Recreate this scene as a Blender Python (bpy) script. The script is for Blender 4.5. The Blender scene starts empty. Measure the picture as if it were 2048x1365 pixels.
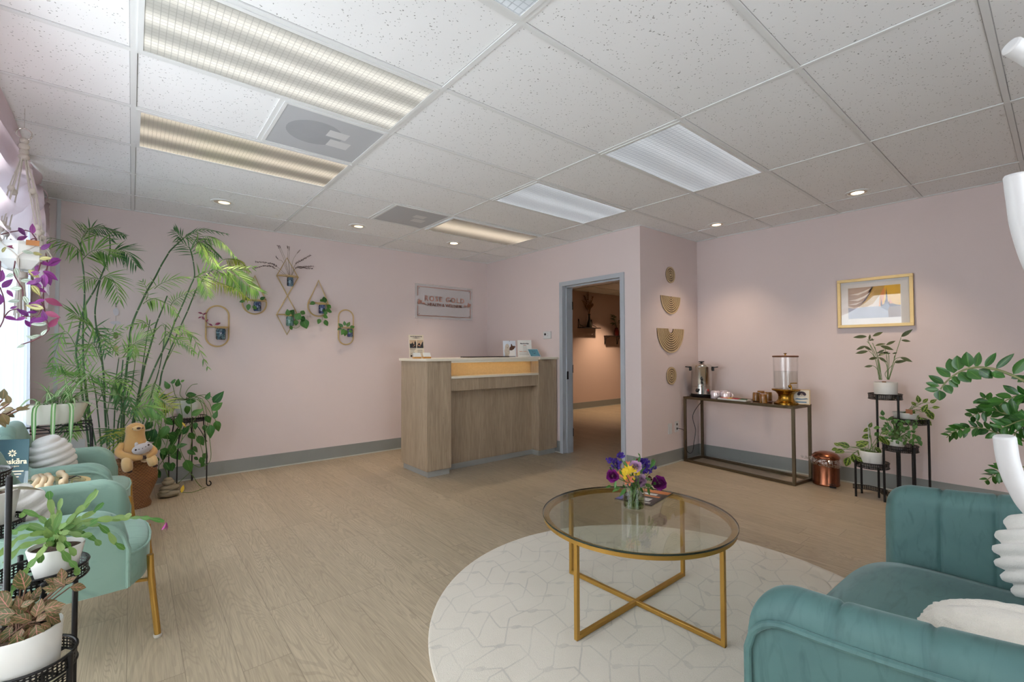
import bpy, math, random
from mathutils import Vector, Matrix, noise
PI = math.pi
sc = bpy.context.scene
COL = sc.collection
V = Vector
random.seed(7)

# ---------------------------------------------------------------- camera model
F_PX, YAW, PITCH, ROLL, CAM_H = 917.5, 0.879004, 0.023956, -0.003048, 1.265
def cam_axes():
    cy, sy, cp, sp = math.cos(YAW), math.sin(YAW), math.cos(PITCH), math.sin(PITCH)
    f = V((cy*cp, sy*cp, sp)); r = V((sy, -cy, 0)); u = r.cross(f)
    c, s = math.cos(ROLL), math.sin(ROLL)
    return r*c + u*s, u*c - r*s, f
CR, CU, CF = cam_axes()
CAMP = V((0, 0, CAM_H))
def at(px, py, axis, val):
    """world point where the sight line of a photo pixel meets the plane axis = val"""
    d = CF*F_PX + CR*(px-1024) + CU*(682.5-py)
    i = 'xyz'.index(axis)
    return CAMP + d*((val-CAMP[i])/d[i])
def atd(px, py, dep):
    return CAMP + (CF*F_PX + CR*(px-1024) + CU*(682.5-py))*(dep/F_PX)

cam_d = bpy.data.cameras.new('camera'); cam = bpy.data.objects.new('camera', cam_d); COL.objects.link(cam)
cam_d.sensor_width = 36; cam_d.lens = F_PX/2048*36; cam_d.clip_start = 0.02
cam.matrix_world = Matrix.Translation(CAMP) @ Matrix((CR, CU, -CF)).transposed().to_4x4()
sc.camera = cam

# ---------------------------------------------------------------- mesh builder
def rnd(a, b): return random.uniform(a, b)
def lerp(a, b, t): return a+(b-a)*t
def bez(pts, n):
    """smooth curve through control points (Catmull-Rom)"""
    P = [V(p) for p in pts]
    if len(P) == 2: return [P[0].lerp(P[1], i/n) for i in range(n+1)]
    out = []; m = len(P)-1
    for k in range(n+1):
        t = k/n*m; i = min(int(t), m-1); t -= i
        p1, p2 = P[i], P[i+1]; p0 = P[i-1] if i > 0 else p1*2-p2; p3 = P[i+2] if i+2 <= m else p2*2-p1
        out.append(0.5*((2*p1)+(p2-p0)*t+(2*p0-5*p1+4*p2-p3)*t*t+(3*p1-p0-3*p2+p3)*t**3))
    return out
class MB:
    def __init__(s): s.v = []; s.f = []; s.uv = {}; s.mi = {}; s.n = 0
    def face(s, idx, uv=None, mi=0):
        if uv: s.uv[len(s.f)] = uv
        if mi: s.mi[len(s.f)] = mi
        s.f.append(idx)
    def box(s, a, b, M=None, mi=0):
        x0, y0, z0 = a; x1, y1, z1 = b; k = len(s.v)
        for p in ((x0,y0,z0),(x1,y0,z0),(x1,y1,z0),(x0,y1,z0),(x0,y0,z1),(x1,y0,z1),(x1,y1,z1),(x0,y1,z1)):
            p = V(p); s.v.append(M @ p if M else p)
        for q in ((3,2,1,0),(4,5,6,7),(0,1,5,4),(1,2,6,5),(2,3,7,6),(3,0,4,7)): s.face([k+i for i in q], mi=mi)
        return s
    def beam(s, p, q, w, h=None, up=V((0,0,1)), mi=0):
        p, q = V(p), V(q); h = h or w; d = (q-p); L = d.length; d.normalize()
        if abs(d.dot(up)) > .98: up = V((1,0,0))
        r = d.cross(up).normalized(); u = r.cross(d)
        M = Matrix((r, d, u)).transposed().to_4x4(); M.translation = p
        return s.box((-w/2, 0, -h/2), (w/2, L, h/2), M, mi)
    def tube(s, pts, r, n=8, closed=False, caps=True, mi=0, flat=1.0):
        pts = [V(p) for p in pts]; m = len(pts); k0 = len(s.v)
        rr = r if isinstance(r, (list, tuple)) else [r]*m
        t0 = (pts[1]-pts[0]).normalized()
        a = V((0,0,1)) if abs(t0.z) < .9 else V((1,0,0)); nrm = t0.cross(a).normalized()
        for i, p in enumerate(pts):
            if closed: t = pts[(i+1) % m]-pts[i-1]
            else: t = pts[min(i+1, m-1)]-pts[max(i-1, 0)]
            if t.length < 1e-9: t = t0
            t.normalize(); nrm = (nrm-t*nrm.dot(t))
            if nrm.length < 1e-6: nrm = t.orthogonal()
            nrm.normalize(); b = t.cross(nrm)
            for j in range(n):
                an = 2*PI*j/n; s.v.append(p+(nrm*math.cos(an)+b*math.sin(an)*flat)*rr[i])
        for i in range(m if closed else m-1):
            i2 = (i+1) % m
            for j in range(n):
                j2 = (j+1) % n
                s.face([k0+i*n+j, k0+i*n+j2, k0+i2*n+j2, k0+i2*n+j], mi=mi)
        if caps and not closed:
            s.face([k0+j for j in range(n)][::-1], mi=mi); s.face([k0+(m-1)*n+j for j in range(n)], mi=mi)
        return s
    def lathe(s, prof, c=(0,0,0), n=32, sx=1, sy=1, rot=0, mi=0, mod=None, caps=True):
        c = V(c); k0 = len(s.v); m = len(prof); cr, sr = math.cos(rot), math.sin(rot)
        for i, (r, z) in enumerate(prof):
            for j in range(n):
                an = 2*PI*j/n; q = r*(mod(an, z) if mod else 1)
                x, y = q*math.cos(an)*sx, q*math.sin(an)*sy
                s.v.append(c+V((x*cr-y*sr, x*sr+y*cr, z)))
        for i in range(m-1):
            for j in range(n):
                j2 = (j+1) % n; s.face([k0+i*n+j, k0+i*n+j2, k0+(i+1)*n+j2, k0+(i+1)*n+j], mi=mi)
        if not caps: return s
        if prof[0][0] > 1e-3: s.face([k0+j for j in range(n)][::-1], mi=mi)
        if prof[-1][0] > 1e-3: s.face([k0+(m-1)*n+j for j in range(n)], mi=mi)
        return s
    def grid(s, fn, nu, nv, uvs=True, mi=0, wrapu=False):
        k0 = len(s.v)
        for i in range(nu+1):
            for j in range(nv+1): s.v.append(V(fn(i/nu, j/nv)))
        w = nv+1
        for i in range(nu):
            for j in range(nv):
                s.face([k0+i*w+j, k0+(i+1)*w+j, k0+(i+1)*w+j+1, k0+i*w+j+1],
                       [(i/nu, j/nv), ((i+1)/nu, j/nv), ((i+1)/nu, (j+1)/nv), (i/nu, (j+1)/nv)] if uvs else None, mi=mi)
        return s
    def ball(s, c, r, nu=14, nv=10, M=None, mi=0, fn=None):
        c = V(c); r = V((r, r, r)) if not isinstance(r, (tuple, list, Vector)) else V(r)
        k0 = len(s.v)
        for i in range(nv+1):
            th = PI*i/nv
            for j in range(nu):
                ph = 2*PI*j/nu; d = V((math.sin(th)*math.cos(ph), math.sin(th)*math.sin(ph), math.cos(th)))
                q = V((d.x*r.x, d.y*r.y, d.z*r.z))*(fn(d) if fn else 1)
                s.v.append(c+(M @ q if M else q))
        for i in range(nv):
            for j in range(nu):
                j2 = (j+1) % nu; s.face([k0+i*nu+j, k0+(i+1)*nu+j, k0+(i+1)*nu+j2, k0+i*nu+j2], mi=mi)
        return s
    def poly(s, pts, mi=0, uv=None):
        k = len(s.v); s.v += [V(p) for p in pts]; s.face(list(range(k, k+len(pts))), uv, mi); return s
    def prism(s, pts, d, mi=0):
        """polygon pts extruded by vector d"""
        k = len(s.v); n = len(pts); d = V(d)
        s.v += [V(p) for p in pts]; s.v += [V(p)+d for p in pts]
        s.face(list(range(k, k+n))[::-1], mi=mi); s.face(list(range(k+n, k+2*n)), mi=mi)
        for i in range(n): s.face([k+i, k+(i+1) % n, k+n+(i+1) % n, k+n+i], mi=mi)
        return s
    def leaf(s, base, d, nrm, L, W, bend=.25, seg=6, shape=.45, fold=.12, tipp=1.0, mi=0, wav=0, w0=.02):
        """one leaf with its own id in the uv, folded along the midrib"""
        d = V(d).normalized(); nrm = V(nrm); nrm = (nrm-d*nrm.dot(d))
        if nrm.length < 1e-4: nrm = d.orthogonal()
        nrm.normalize(); side = d.cross(nrm); s.n += 1; idn = s.n; k0 = len(s.v); base = V(base)
        for i in range(seg+1):
            t = i/seg
            if t <= shape: w = math.sin(t/shape*PI/2)**.75
            else: w = math.cos((t-shape)/(1-shape)*PI/2)**tipp
            w = max(w, w0)*W/2
            c = base+d*(L*t*(1-.15*bend*t))-nrm*(bend*L*t*t)
            up = nrm*(fold*w*2)
            if wav: up += nrm*wav*L*math.sin(t*14+idn)
            s.v += [c-side*w+up, c, c+side*w+up]
        for i in range(seg):
            a = k0+i*3; b = a+3; t0, t1 = i/seg*.98, (i+1)/seg*.98
            s.face([a, a+1, b+1, b], [(idn+t0, 0), (idn+t0, .5), (idn+t1, .5), (idn+t1, 0)], mi)
            s.face([a+1, a+2, b+2, b+1], [(idn+t0, .5), (idn+t0, 1), (idn+t1, 1), (idn+t1, .5)], mi)
        return s
ORG = {}
def mesh_from(mb, name, mats, org, smooth=True, angle=40):
    me = bpy.data.meshes.new(name)
    me.from_pydata([tuple(v-org) for v in mb.v], [], mb.f)
    for m in (mats if isinstance(mats, (list, tuple)) else [mats]): me.materials.append(m)
    if mb.uv:
        uvl = me.uv_layers.new(name='UVMap'); data = uvl.data
        for fi, p in enumerate(me.polygons):
            u = mb.uv.get(fi)
            if u:
                for li, q in zip(p.loop_indices, u): data[li].uv = q
    for fi, m in mb.mi.items(): me.polygons[fi].material_index = m
    if smooth:
        me.polygons.foreach_set('use_smooth', [True]*len(me.polygons))
        me.set_sharp_from_angle(angle=math.radians(angle))
    me.update(); return me
def thing(name, label, cat, loc=(0,0,0), group=None):
    o = bpy.data.objects.new(name, None); COL.objects.link(o); o.location = loc; o.empty_display_size = .05
    o['label'] = label; o['category'] = cat
    if group: o['group'] = group
    ORG[o.name] = V(loc); return o
def part(mb, name, mat, parent, smooth=True, bevel=0, label=None, kind=None, angle=40, solid=0):
    org = ORG[parent.name]
    me = mesh_from(mb, name, mat, org, smooth, angle)
    o = bpy.data.objects.new(name, me); COL.objects.link(o); o.parent = parent; ORG[o.name] = org
    if solid: m = o.modifiers.new('s', 'SOLIDIFY'); m.thickness = solid; m.offset = 0
    if bevel: m = o.modifiers.new('b', 'BEVEL'); m.width = bevel; m.segments = 2; m.limit_method = 'ANGLE'
    if label: o['label'] = label
    if kind: o['kind'] = kind
    return o
def solo(mb, name, mat, label, cat, loc=(0,0,0), group=None, smooth=True, bevel=0, angle=40, solid=0, kind=None):
    me = mesh_from(mb, name, mat, V(loc), smooth, angle)
    o = bpy.data.objects.new(name, me); COL.objects.link(o); o.location = loc; ORG[o.name] = V(loc)
    o['label'] = label; o['category'] = cat
    if group: o['group'] = group
    if kind: o['kind'] = kind
    if solid: m = o.modifiers.new('s', 'SOLIDIFY'); m.thickness = solid; m.offset = 0
    if bevel: m = o.modifiers.new('b', 'BEVEL'); m.width = bevel; m.segments = 2; m.limit_method = 'ANGLE'
    return o
def struct(mb, name, mat, parent=None, bevel=0, smooth=False):
    if parent: return part(mb, name, mat, parent, smooth, bevel)
    me = mesh_from(mb, name, mat, V((0,0,0)), smooth)
    o = bpy.data.objects.new(name, me); COL.objects.link(o); o['kind'] = 'structure'; ORG[o.name] = V((0,0,0))
    if bevel: m = o.modifiers.new('b', 'BEVEL'); m.width = bevel; m.segments = 2; m.limit_method = 'ANGLE'
    return o
def dup(root, loc, label=None, rotz=None, group=None):
    def cp(o, par):
        c = o.copy(); COL.objects.link(c)
        if par: c.parent = par
        for ch in list(o.children): cp(ch, c)
        return c
    r = cp(root, None); r.location = loc
    if rotz is not None: r.rotation_euler.z = rotz
    if label: r['label'] = label
    if group: r['group'] = group
    return r
def text_mb(mb, s, size, O, R, U, bold=0, ext=.0006, align='CENTER', mi=0, sp=1.0):
    """lettering added as raised solid shapes in the plane O, R (right), U (up)"""
    cu = bpy.data.curves.new('t', 'FONT'); cu.body = s; cu.size = size; cu.align_x = align; cu.offset = bold
    cu.extrude = ext; cu.space_character = sp; cu.resolution_u = 3
    o = bpy.data.objects.new('t', cu); COL.objects.link(o)
    dg = bpy.context.evaluated_depsgraph_get(); me = bpy.data.meshes.new_from_object(o.evaluated_get(dg))
    R, U, O = V(R).normalized(), V(U).normalized(), V(O); N = R.cross(U); k = len(mb.v)
    for v in me.vertices: mb.v.append(O+R*v.co.x+U*v.co.y+N*(v.co.z+ext))
    for p in me.polygons: mb.face([k+i for i in p.vertices], mi=mi)
    bpy.data.objects.remove(o); bpy.data.meshes.remove(me); bpy.data.curves.remove(cu)
    return mb
class Panel:
    """flat drawing on a real board: coordinates in metres on its face"""
    def __init__(s, O, R, U): s.O, s.R, s.U = V(O), V(R).normalized(), V(U).normalized(); s.N = s.R.cross(s.U)
    def p(s, x, y, d=0): return s.O+s.R*x+s.U*y+s.N*d
    def slab(s, mb, x0, y0, x1, y1, d0, d1, mi=0):
        pts = [s.p(x0,y0,d0), s.p(x1,y0,d0), s.p(x1,y1,d0), s.p(x0,y1,d0)]; return mb.prism(pts, s.N*(d1-d0), mi)
    def poly(s, mb, pts, d, th=.0004, mi=0): return mb.prism([s.p(x, y, d) for x, y in pts], s.N*th, mi)
    def disc(s, mb, x, y, r, d, th=.0004, mi=0, sx=1, n=20):
        return s.poly(mb, [(x+r*sx*math.cos(2*PI*i/n), y+r*math.sin(2*PI*i/n)) for i in range(n)], d, th, mi)

# ---------------------------------------------------------------- materials
def lin(c):
    return tuple(((x/255)/12.92 if x/255 <= .04045 else ((x/255+.055)/1.055)**2.4) for x in c)+(1,)
class NT:
    def __init__(s, name):
        s.m = bpy.data.materials.new(name); s.m.use_nodes = True; s.t = s.m.node_tree; s.t.nodes.clear()
        s.out = s.t.nodes.new('ShaderNodeOutputMaterial')
    def n(s, typ, **kw):
        x = s.t.nodes.new('ShaderNode'+typ)
        for k, v in kw.items():
            if hasattr(x, k) and not k[0].isupper(): setattr(x, k, v)
            else: x.inputs[k.replace('_', ' ')].default_value = v
        return x
    def l(s, a, b): s.t.links.new(a, b)
    def math(s, op, a, b=None, c=None, clamp=False):
        x = s.t.nodes.new('ShaderNodeMath'); x.operation = op; x.use_clamp = clamp
        for i, q in enumerate((a, b, c)):
            if q is None: continue
            if isinstance(q, (int, float)): x.inputs[i].default_value = q
            else: s.l(q, x.inputs[i])
        return x.outputs[0]
    def mix(s, fac, a, b, bl='MIX'):
        x = s.t.nodes.new('ShaderNodeMix'); x.data_type = 'RGBA'; x.blend_type = bl
        for i, q in ((0, fac), (6, a), (7, b)):
            if isinstance(q, (int, float)): x.inputs[i].default_value = q
            elif isinstance(q, tuple): x.inputs[i].default_value = q
            else: s.l(q, x.inputs[i])
        return x.outputs[2]
    def ramp(s, fac, stops):
        x = s.t.nodes.new('ShaderNodeValToRGB'); e = x.color_ramp.elements
        while len(e) < len(stops): e.new(.5)
        for q, (p, c) in zip(e, stops): q.position = p; q.color = c
        s.l(fac, x.inputs[0]); return x.outputs[0]
    def coord(s, which='Object', scale=(1,1,1), rot=(0,0,0)):
        t = s.t.nodes.new('ShaderNodeTexCoord'); m = s.t.nodes.new('ShaderNodeMapping')
        m.inputs['Scale'].default_value = scale; m.inputs['Rotation'].default_value = rot
        s.l(t.outputs[which], m.inputs['Vector']); return m.outputs[0]
    def noise(s, vec, scale, detail=3, dist=0, rough=.5, out='Fac'):
        x = s.t.nodes.new('ShaderNodeTexNoise'); x.inputs['Scale'].default_value = scale; x.inputs['Detail'].default_value = detail
        x.inputs['Distortion'].default_value = dist; x.inputs['Roughness'].default_value = rough
        s.l(vec, x.inputs['Vector']); return x.outputs[out]
    def bump(s, h, strength=.3, dist=.01):
        x = s.t.nodes.new('ShaderNodeBump'); x.inputs['Strength'].default_value = strength; x.inputs['Distance'].default_value = dist
        s.l(h, x.inputs['Height']); return x.outputs[0]
    def pbr(s, col=None, rough=.5, metal=0, normal=None, **kw):
        b = s.t.nodes.new('ShaderNodeBsdfPrincipled')
        if isinstance(col, tuple): b.inputs['Base Color'].default_value = col
        elif col is not None: s.l(col, b.inputs['Base Color'])
        if isinstance(rough, (int, float)): b.inputs['Roughness'].default_value = rough
        else: s.l(rough, b.inputs['Roughness'])
        b.inputs['Metallic'].default_value = metal
        if normal is not None: s.l(normal, b.inputs['Normal'])
        for k, v in kw.items(): b.inputs[k.replace('_', ' ')].default_value = v
        s.l(b.outputs[0], s.out.inputs[0]); s.b = b; return b
def simple(name, rgb, rough=.5, metal=0, var=.06, vscale=8, bump=0, bscale=200, bdist=.001, **kw):
    t = NT(name); co = t.coord()
    c = lin(rgb); n = t.noise(co, vscale, 3)
    dk = tuple(x*(1-var) for x in c[:3])+(1,); lt = tuple(min(1, x*(1+var)) for x in c[:3])+(1,)
    col = t.mix(n, dk, lt); nr = None
    if bump: nr = t.bump(t.noise(co, bscale, 2), bump, bdist)
    t.pbr(col, rough, metal, nr, **kw); return t.m
def leafmat(name, c1, c2, stripe=None, rib=None, veins=0, edge=None, trans=.25, under=None, rough=.42):
    """leaf surface from its own uv: x = id + length, y = across"""
    t = NT(name); tc = t.n('TexCoord'); sep = t.n('SeparateXYZ'); t.l(tc.outputs['UV'], sep.inputs[0])
    u, v = sep.outputs[0], sep.outputs[1]
    fl = t.math('FLOOR', u); fr = t.math('SUBTRACT', u, fl)
    wn = t.n('TexWhiteNoise', noise_dimensions='1D'); t.l(fl, wn.inputs['W'])
    col = t.mix(wn.outputs[0], lin(c1), lin(c2))
    ac = t.math('ABSOLUTE', t.math('SUBTRACT', v, .5))       # 0 at the rib, .5 at the edge
    if stripe: # (colour, inner, outer)
        m = t.math('MULTIPLY', t.math('GREATER_THAN', ac, stripe[1]), t.math('LESS_THAN', ac, stripe[2]))
        col = t.mix(m, col, lin(stripe[0]))
    if veins:
        ph = t.math('SINE', t.math('ADD', t.math('MULTIPLY', fr, veins), t.math('MULTIPLY', ac, -veins*.6)))
        m = t.math('MULTIPLY', t.math('GREATER_THAN', ph, .85 if rib else .7), .65); col = t.mix(m, col, lin(rib if rib else c2))
    if rib: col = t.mix(t.math('LESS_THAN', ac, .035), col, lin(rib))
    if edge: col = t.mix(t.math('GREATER_THAN', ac, .4), col, lin(edge))
    if under:
        g = t.n('NewGeometry'); col = t.mix(g.outputs['Backfacing'], col, lin(under))
    b = t.pbr(col, rough)
    tr = t.n('BsdfTranslucent'); t.l(col, tr.inputs['Color'])
    mx = t.n('MixShader'); mx.inputs[0].default_value = trans
    t.l(b.outputs[0], mx.inputs[1]); t.l(tr.outputs[0], mx.inputs[2]); t.l(mx.outputs[0], t.out.inputs[0])
    return t.m
def glassmat(name, rgb=(255,255,255), rough=.0, ior=1.45, tint=.0, thin=True):
    t = NT(name)
    if thin:   # thin clear sheet: passes light, mirrors at grazing angles
        tr = t.n('BsdfTransparent'); tr.inputs[0].default_value = lin(rgb)
        gl = t.n('BsdfGlossy'); gl.inputs['Roughness'].default_value = rough
        lw = t.n('LayerWeight'); mx = t.n('MixShader')
        fr = t.math('ADD', t.math('MULTIPLY', t.math('POWER', lw.outputs['Facing'], 5), .9), tint or .04)
        t.l(fr, mx.inputs[0]); t.l(tr.outputs[0], mx.inputs[1]); t.l(gl.outputs[0], mx.inputs[2]); t.l(mx.outputs[0], t.out.inputs[0])
    else:
        g = t.n('BsdfGlass'); g.inputs['Color'].default_value = lin(rgb); g.inputs['Roughness'].default_value = rough; g.inputs['IOR'].default_value = ior
        t.l(g.outputs[0], t.out.inputs[0])
    return t.m
def emit(name, rgb, s):
    t = NT(name); e = t.n('Emission'); e.inputs[0].default_value = lin(rgb); e.inputs[1].default_value = s; t.l(e.outputs[0], t.out.inputs[0]); return t.m
# ---------------------------------------------------------------- surfaces
def wall_mat(name, rgb):
    t = NT(name); co = t.coord()
    n = t.noise(co, 1.3, 2); c = lin(rgb)
    col = t.mix(n, tuple(x*.97 for x in c[:3])+(1,), tuple(min(1,x*1.03) for x in c[:3])+(1,))
    t.pbr(col, .72, 0, t.bump(t.noise(co, 260, 2), .12, .001)); return t.m
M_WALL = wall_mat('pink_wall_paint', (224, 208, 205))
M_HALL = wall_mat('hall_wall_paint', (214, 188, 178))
def floor_mat():
    t = NT('oak_vinyl_planks'); tc = t.n('TexCoord'); sep = t.n('SeparateXYZ'); t.l(tc.outputs['Object'], sep.inputs[0])
    x, y = sep.outputs[0], sep.outputs[1]
    xs = t.math('DIVIDE', x, .178); i = t.math('FLOOR', xs); fx = t.math('SUBTRACT', xs, i)
    w1 = t.n('TexWhiteNoise', noise_dimensions='1D'); t.l(i, w1.inputs['W'])
    ys = t.math('ADD', t.math('DIVIDE', y, 1.22), t.math('MULTIPLY', w1.outputs[0], 3.7)); j = t.math('FLOOR', ys); fy = t.math('SUBTRACT', ys, j)
    w2 = t.n('TexWhiteNoise', noise_dimensions='2D'); cv = t.n('CombineXYZ'); t.l(i, cv.inputs[0]); t.l(j, cv.inputs[1]); t.l(cv.outputs[0], w2.inputs['Vector'])
    rid = w2.outputs[0]; off = t.math('MULTIPLY', rid, 37.)
    cg = t.n('CombineXYZ'); t.l(t.math('ADD', x, off), cg.inputs[0]); t.l(t.math('MULTIPLY', y, .10), cg.inputs[1]); t.l(off, cg.inputs[2])
    n1 = t.noise(cg.outputs[0], 5.5, 2, .6)                       # broad figure
    rings = t.math('SINE', t.math('MULTIPLY', n1, 260.))         # cathedral grain lines
    cf = t.n('CombineXYZ'); t.l(t.math('ADD', x, off), cf.inputs[0]); t.l(t.math('MULTIPLY', y, .035), cf.inputs[1]); t.l(off, cf.inputs[2])
    n2 = t.noise(cf.outputs[0], 170, 3, .2)                        # fine streaks
    n3 = t.noise(cg.outputs[0], 3.2, 2)
    base = t.mix(t.math('ADD', t.math('MULTIPLY', rid, .3), t.math('MULTIPLY', n3, .7)), lin((164, 148, 124)), lin((200, 184, 158)))
    base = t.mix(t.math('MULTIPLY', t.math('GREATER_THAN', rings, .5), t.math('MULTIPLY', n3, .38)), base, lin((112, 97, 80)))
    base = t.mix(t.math('MULTIPLY', t.math('SUBTRACT', n2, .3), .95, clamp=True), base, lin((116, 101, 84)))
    ex = t.math('LESS_THAN', t.math('MINIMUM', fx, t.math('SUBTRACT', 1, fx)), .007)
    ey = t.math('LESS_THAN', t.math('MINIMUM', fy, t.math('SUBTRACT', 1, fy)), .0012)
    seam = t.math('MAXIMUM', ex, ey)
    base = t.mix(t.math('MULTIPLY', seam, .45), base, lin((84, 72, 60)))
    t.pbr(base, .42, 0, t.bump(t.math('SUBTRACT', t.math('MULTIPLY', n2, .4), seam), .12, .002)); return t.m
M_FLOOR = floor_mat()
def tile_mat():
    t = NT('acoustic_tile'); co = t.coord(scale=(1, 1, 1)); wv = t.noise(co, 18, 2)
    v = t.n('TexVoronoi'); v.inputs['Scale'].default_value = 62; v.inputs['Randomness'].default_value = 1
    nc = t.n('VectorMath', operation='ADD'); t.l(co, nc.inputs[0]); no = t.n('TexNoise'); no.inputs['Scale'].default_value = 40; t.l(co, no.inputs['Vector'])
    sc_ = t.n('VectorMath', operation='SCALE'); sc_.inputs['Scale'].default_value = .03; t.l(no.outputs['Color'], sc_.inputs[0]); t.l(sc_.outputs[0], nc.inputs[1]); t.l(nc.outputs[0], v.inputs['Vector'])
    hole = t.math('MULTIPLY', t.math('LESS_THAN', v.outputs['Distance'], .17), t.math('GREATER_THAN', wv, .44))
    col = t.mix(t.math('MULTIPLY', hole, .75), t.mix(t.noise(co, 2.2, 2), lin((236, 236, 236)), lin((243, 243, 243))), lin((112, 110, 106)))
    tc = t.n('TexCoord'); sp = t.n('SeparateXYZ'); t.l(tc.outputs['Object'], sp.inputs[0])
    def reveal_shade(a, o, p):
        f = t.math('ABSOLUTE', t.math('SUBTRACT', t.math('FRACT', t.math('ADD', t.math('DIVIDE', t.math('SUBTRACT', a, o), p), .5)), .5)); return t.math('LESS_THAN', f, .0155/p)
    shade_mask = t.math('MAXIMUM', reveal_shade(sp.outputs[0], -.011, 1.2192), reveal_shade(sp.outputs[1], .786, .6096))
    col = t.mix(t.math('MULTIPLY', shade_mask, .6), col, lin((120, 118, 116)))  # shadow line of the tile reveal beside each tee, painted into the colour
    t.pbr(col, .85, 0, t.bump(hole, -.2, .002)); return t.m
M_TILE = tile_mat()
M_TBAR = simple('tee_bar_white_enamel', (226, 227, 226), .4, 0, .02)
M_TRIM = simple('blue_grey_door_paint', (180, 185, 192), .35, 0, .03)
M_BASE = simple('grey_vinyl_skirting', (142, 145, 142), .4, 0, .05)
M_BASE2 = simple('pale_skirting_toe', (196, 196, 188), .5, 0, .05)
M_WHITE = simple('white_plastic', (212, 212, 212), .35, 0, .02)
M_BLACKM = simple('black_powder_coated_metal', (26, 25, 26), .42, .3, .1, 30)
M_GOLD = simple('brushed_gold_metal', (186, 146, 74), .32, .85, .08, 30)
M_GOLDM = simple('matte_gold_paint', (208, 178, 124), .45, .2, .05, 30)
M_BRASS = simple('aged_brass', (176, 132, 52), .25, .95, .12, 20)
M_BRONZE = simple('weathered_bronze_steel', (98, 84, 64), .42, .7, .22, 14)
M_CHROME = simple('polished_steel', (205, 200, 192), .12, 1, .03, 10)
M_COPPER = simple('copper_steel', (150, 92, 66), .24, .9, .08, 10)
M_POT = simple('white_ceramic', (226, 224, 217), .38, 0, .02, 4)
M_POTC = simple('cream_plastic_pot', (222, 214, 196), .45, 0, .03, 4)
M_SOIL = simple('potting_soil', (70, 50, 34), .95, 0, .5, 90, .8, 120, .01)
M_GLASS = glassmat('clear_glass')
M_GLASSG = glassmat('greenish_table_glass', (244, 247, 241), tint=.05)
M_GLEDGE = simple('dark_green_glass_edge', (38, 50, 40), .12, 0, .1, 10)
M_WATER = glassmat('water', (250, 252, 251), tint=.015)
M_CARD = simple('white_card', (232, 230, 224), .6, 0, .02)
M_INK = simple('black_ink', (30, 28, 30), .6)
M_INKG = simple('grey_ink', (128, 122, 120), .6)
M_ROSE = simple('rose_gold_leaf', (178, 132, 120), .35, .5, .1, 20)

# ---------------------------------------------------------------- room shell
H = 2.611; YA = 5.60; XB = 4.15; YD = 2.87; XC = 5.33; XL = -.66; YS = -1.7
GX0, GY0, T2 = -.011, .786, .6096
E = 10.4; HY = 6.86
struct(MB().box((XL-.1, YS-.1, -.1), (E, HY+.1, 0)), 'floor', M_FLOOR)
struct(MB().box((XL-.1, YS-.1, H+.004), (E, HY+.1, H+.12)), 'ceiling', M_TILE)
struct(MB().box((-.495, YA, 0), (XB+.0, YA+.14, H)).box((XL-.16, YA-.002+.002, 0), (-.495, YA+.14, H)), 'wall_back', M_WALL)
# wall with the doorway (faces the windows)
DY0, DY1, DH = 3.122, 4.004, 2.088
struct(MB().box((XB, DY1, 0), (XB+.13, YA+.14, H)).box((XB, YD, 0), (XB+.13, DY0, H)).box((XB, DY0, DH), (XB+.13, DY1, H)), 'wall_door', M_WALL)
struct(MB().box((XB+.13, YD, 0), (XC+.14, YD+.13, H)), 'wall_recess', M_WALL)
struct(MB().box((XC, YS, 0), (XC+.14, YD, H)), 'wall_right', M_WALL)
FX0, FX1, FZ0, FZ1 = -.3, 1.6, .45, 2.3
struct(MB().box((XL-.16, YS-.14, 0), (FX0, YS, H)).box((FX1, YS-.14, 0), (XC+.14, YS, H)).box((FX0, YS-.14, 0), (FX1, YS, FZ0)).box((FX0, YS-.14, FZ1), (FX1, YS, H)), 'wall_front', M_WALL)
w = MB()
for x in (FX0+.03, (FX0+FX1)/2, FX1-.03): w.box((x-.03, YS-.09, FZ0), (x+.03, YS-.04, FZ1))
for z in (FZ0+.03, FZ1-.03): w.box((FX0, YS-.09, z-.03), (FX1, YS-.04, z+.03))
struct(w, 'window_3', M_TBAR)  # unseen window added behind the camera for frontal fill light
# window wall on the left: piers and low sill under two wide openings
wl = MB(); W0, W1, W2, W3 = .9, 1.75, 1.95, 5.02; SZ, TZ = .14, 2.42
wl.box((XL-.16, YS, 0), (XL, W0, H)).box((XL-.16, W1, 0), (XL, W2, H)).box((XL-.16, W3, 0), (XL, YA, H))
for a, b in ((W0, W1), (W2, W3)): wl.box((XL-.16, a, 0), (XL, b, SZ)).box((XL-.16, a, TZ), (XL, b, H))
struct(wl, 'wall_left', M_WALL)
for k, (a, b) in enumerate(((W2, W3), (W0, W1))):
    w = MB(); fx = XL-.1
    for y in (a+.025, (a+b)/2, b-.025): w.box((fx-.025, y-.025, SZ), (fx+.025, y+.025, TZ))
    for z in (SZ+.025, TZ-.025): w.box((fx-.025, a+.05, z-.025), (fx+.025, b-.05, z+.025))
    o = struct(w, 'window_%d' % (k+1), M_TBAR)
    struct(MB().box((fx-.004, a+.05, SZ+.05), (fx+.004, b-.05, TZ-.05)), 'window_pane', M_GLASS, o)
# hallway beyond the door
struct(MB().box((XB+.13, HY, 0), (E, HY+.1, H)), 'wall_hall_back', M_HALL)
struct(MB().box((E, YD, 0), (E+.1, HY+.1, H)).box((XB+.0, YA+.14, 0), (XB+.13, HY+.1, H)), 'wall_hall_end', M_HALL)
struct(MB().box((XC+.14, YD, 0), (E, YD+.1, H)), 'wall_hall_side', M_HALL)
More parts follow.
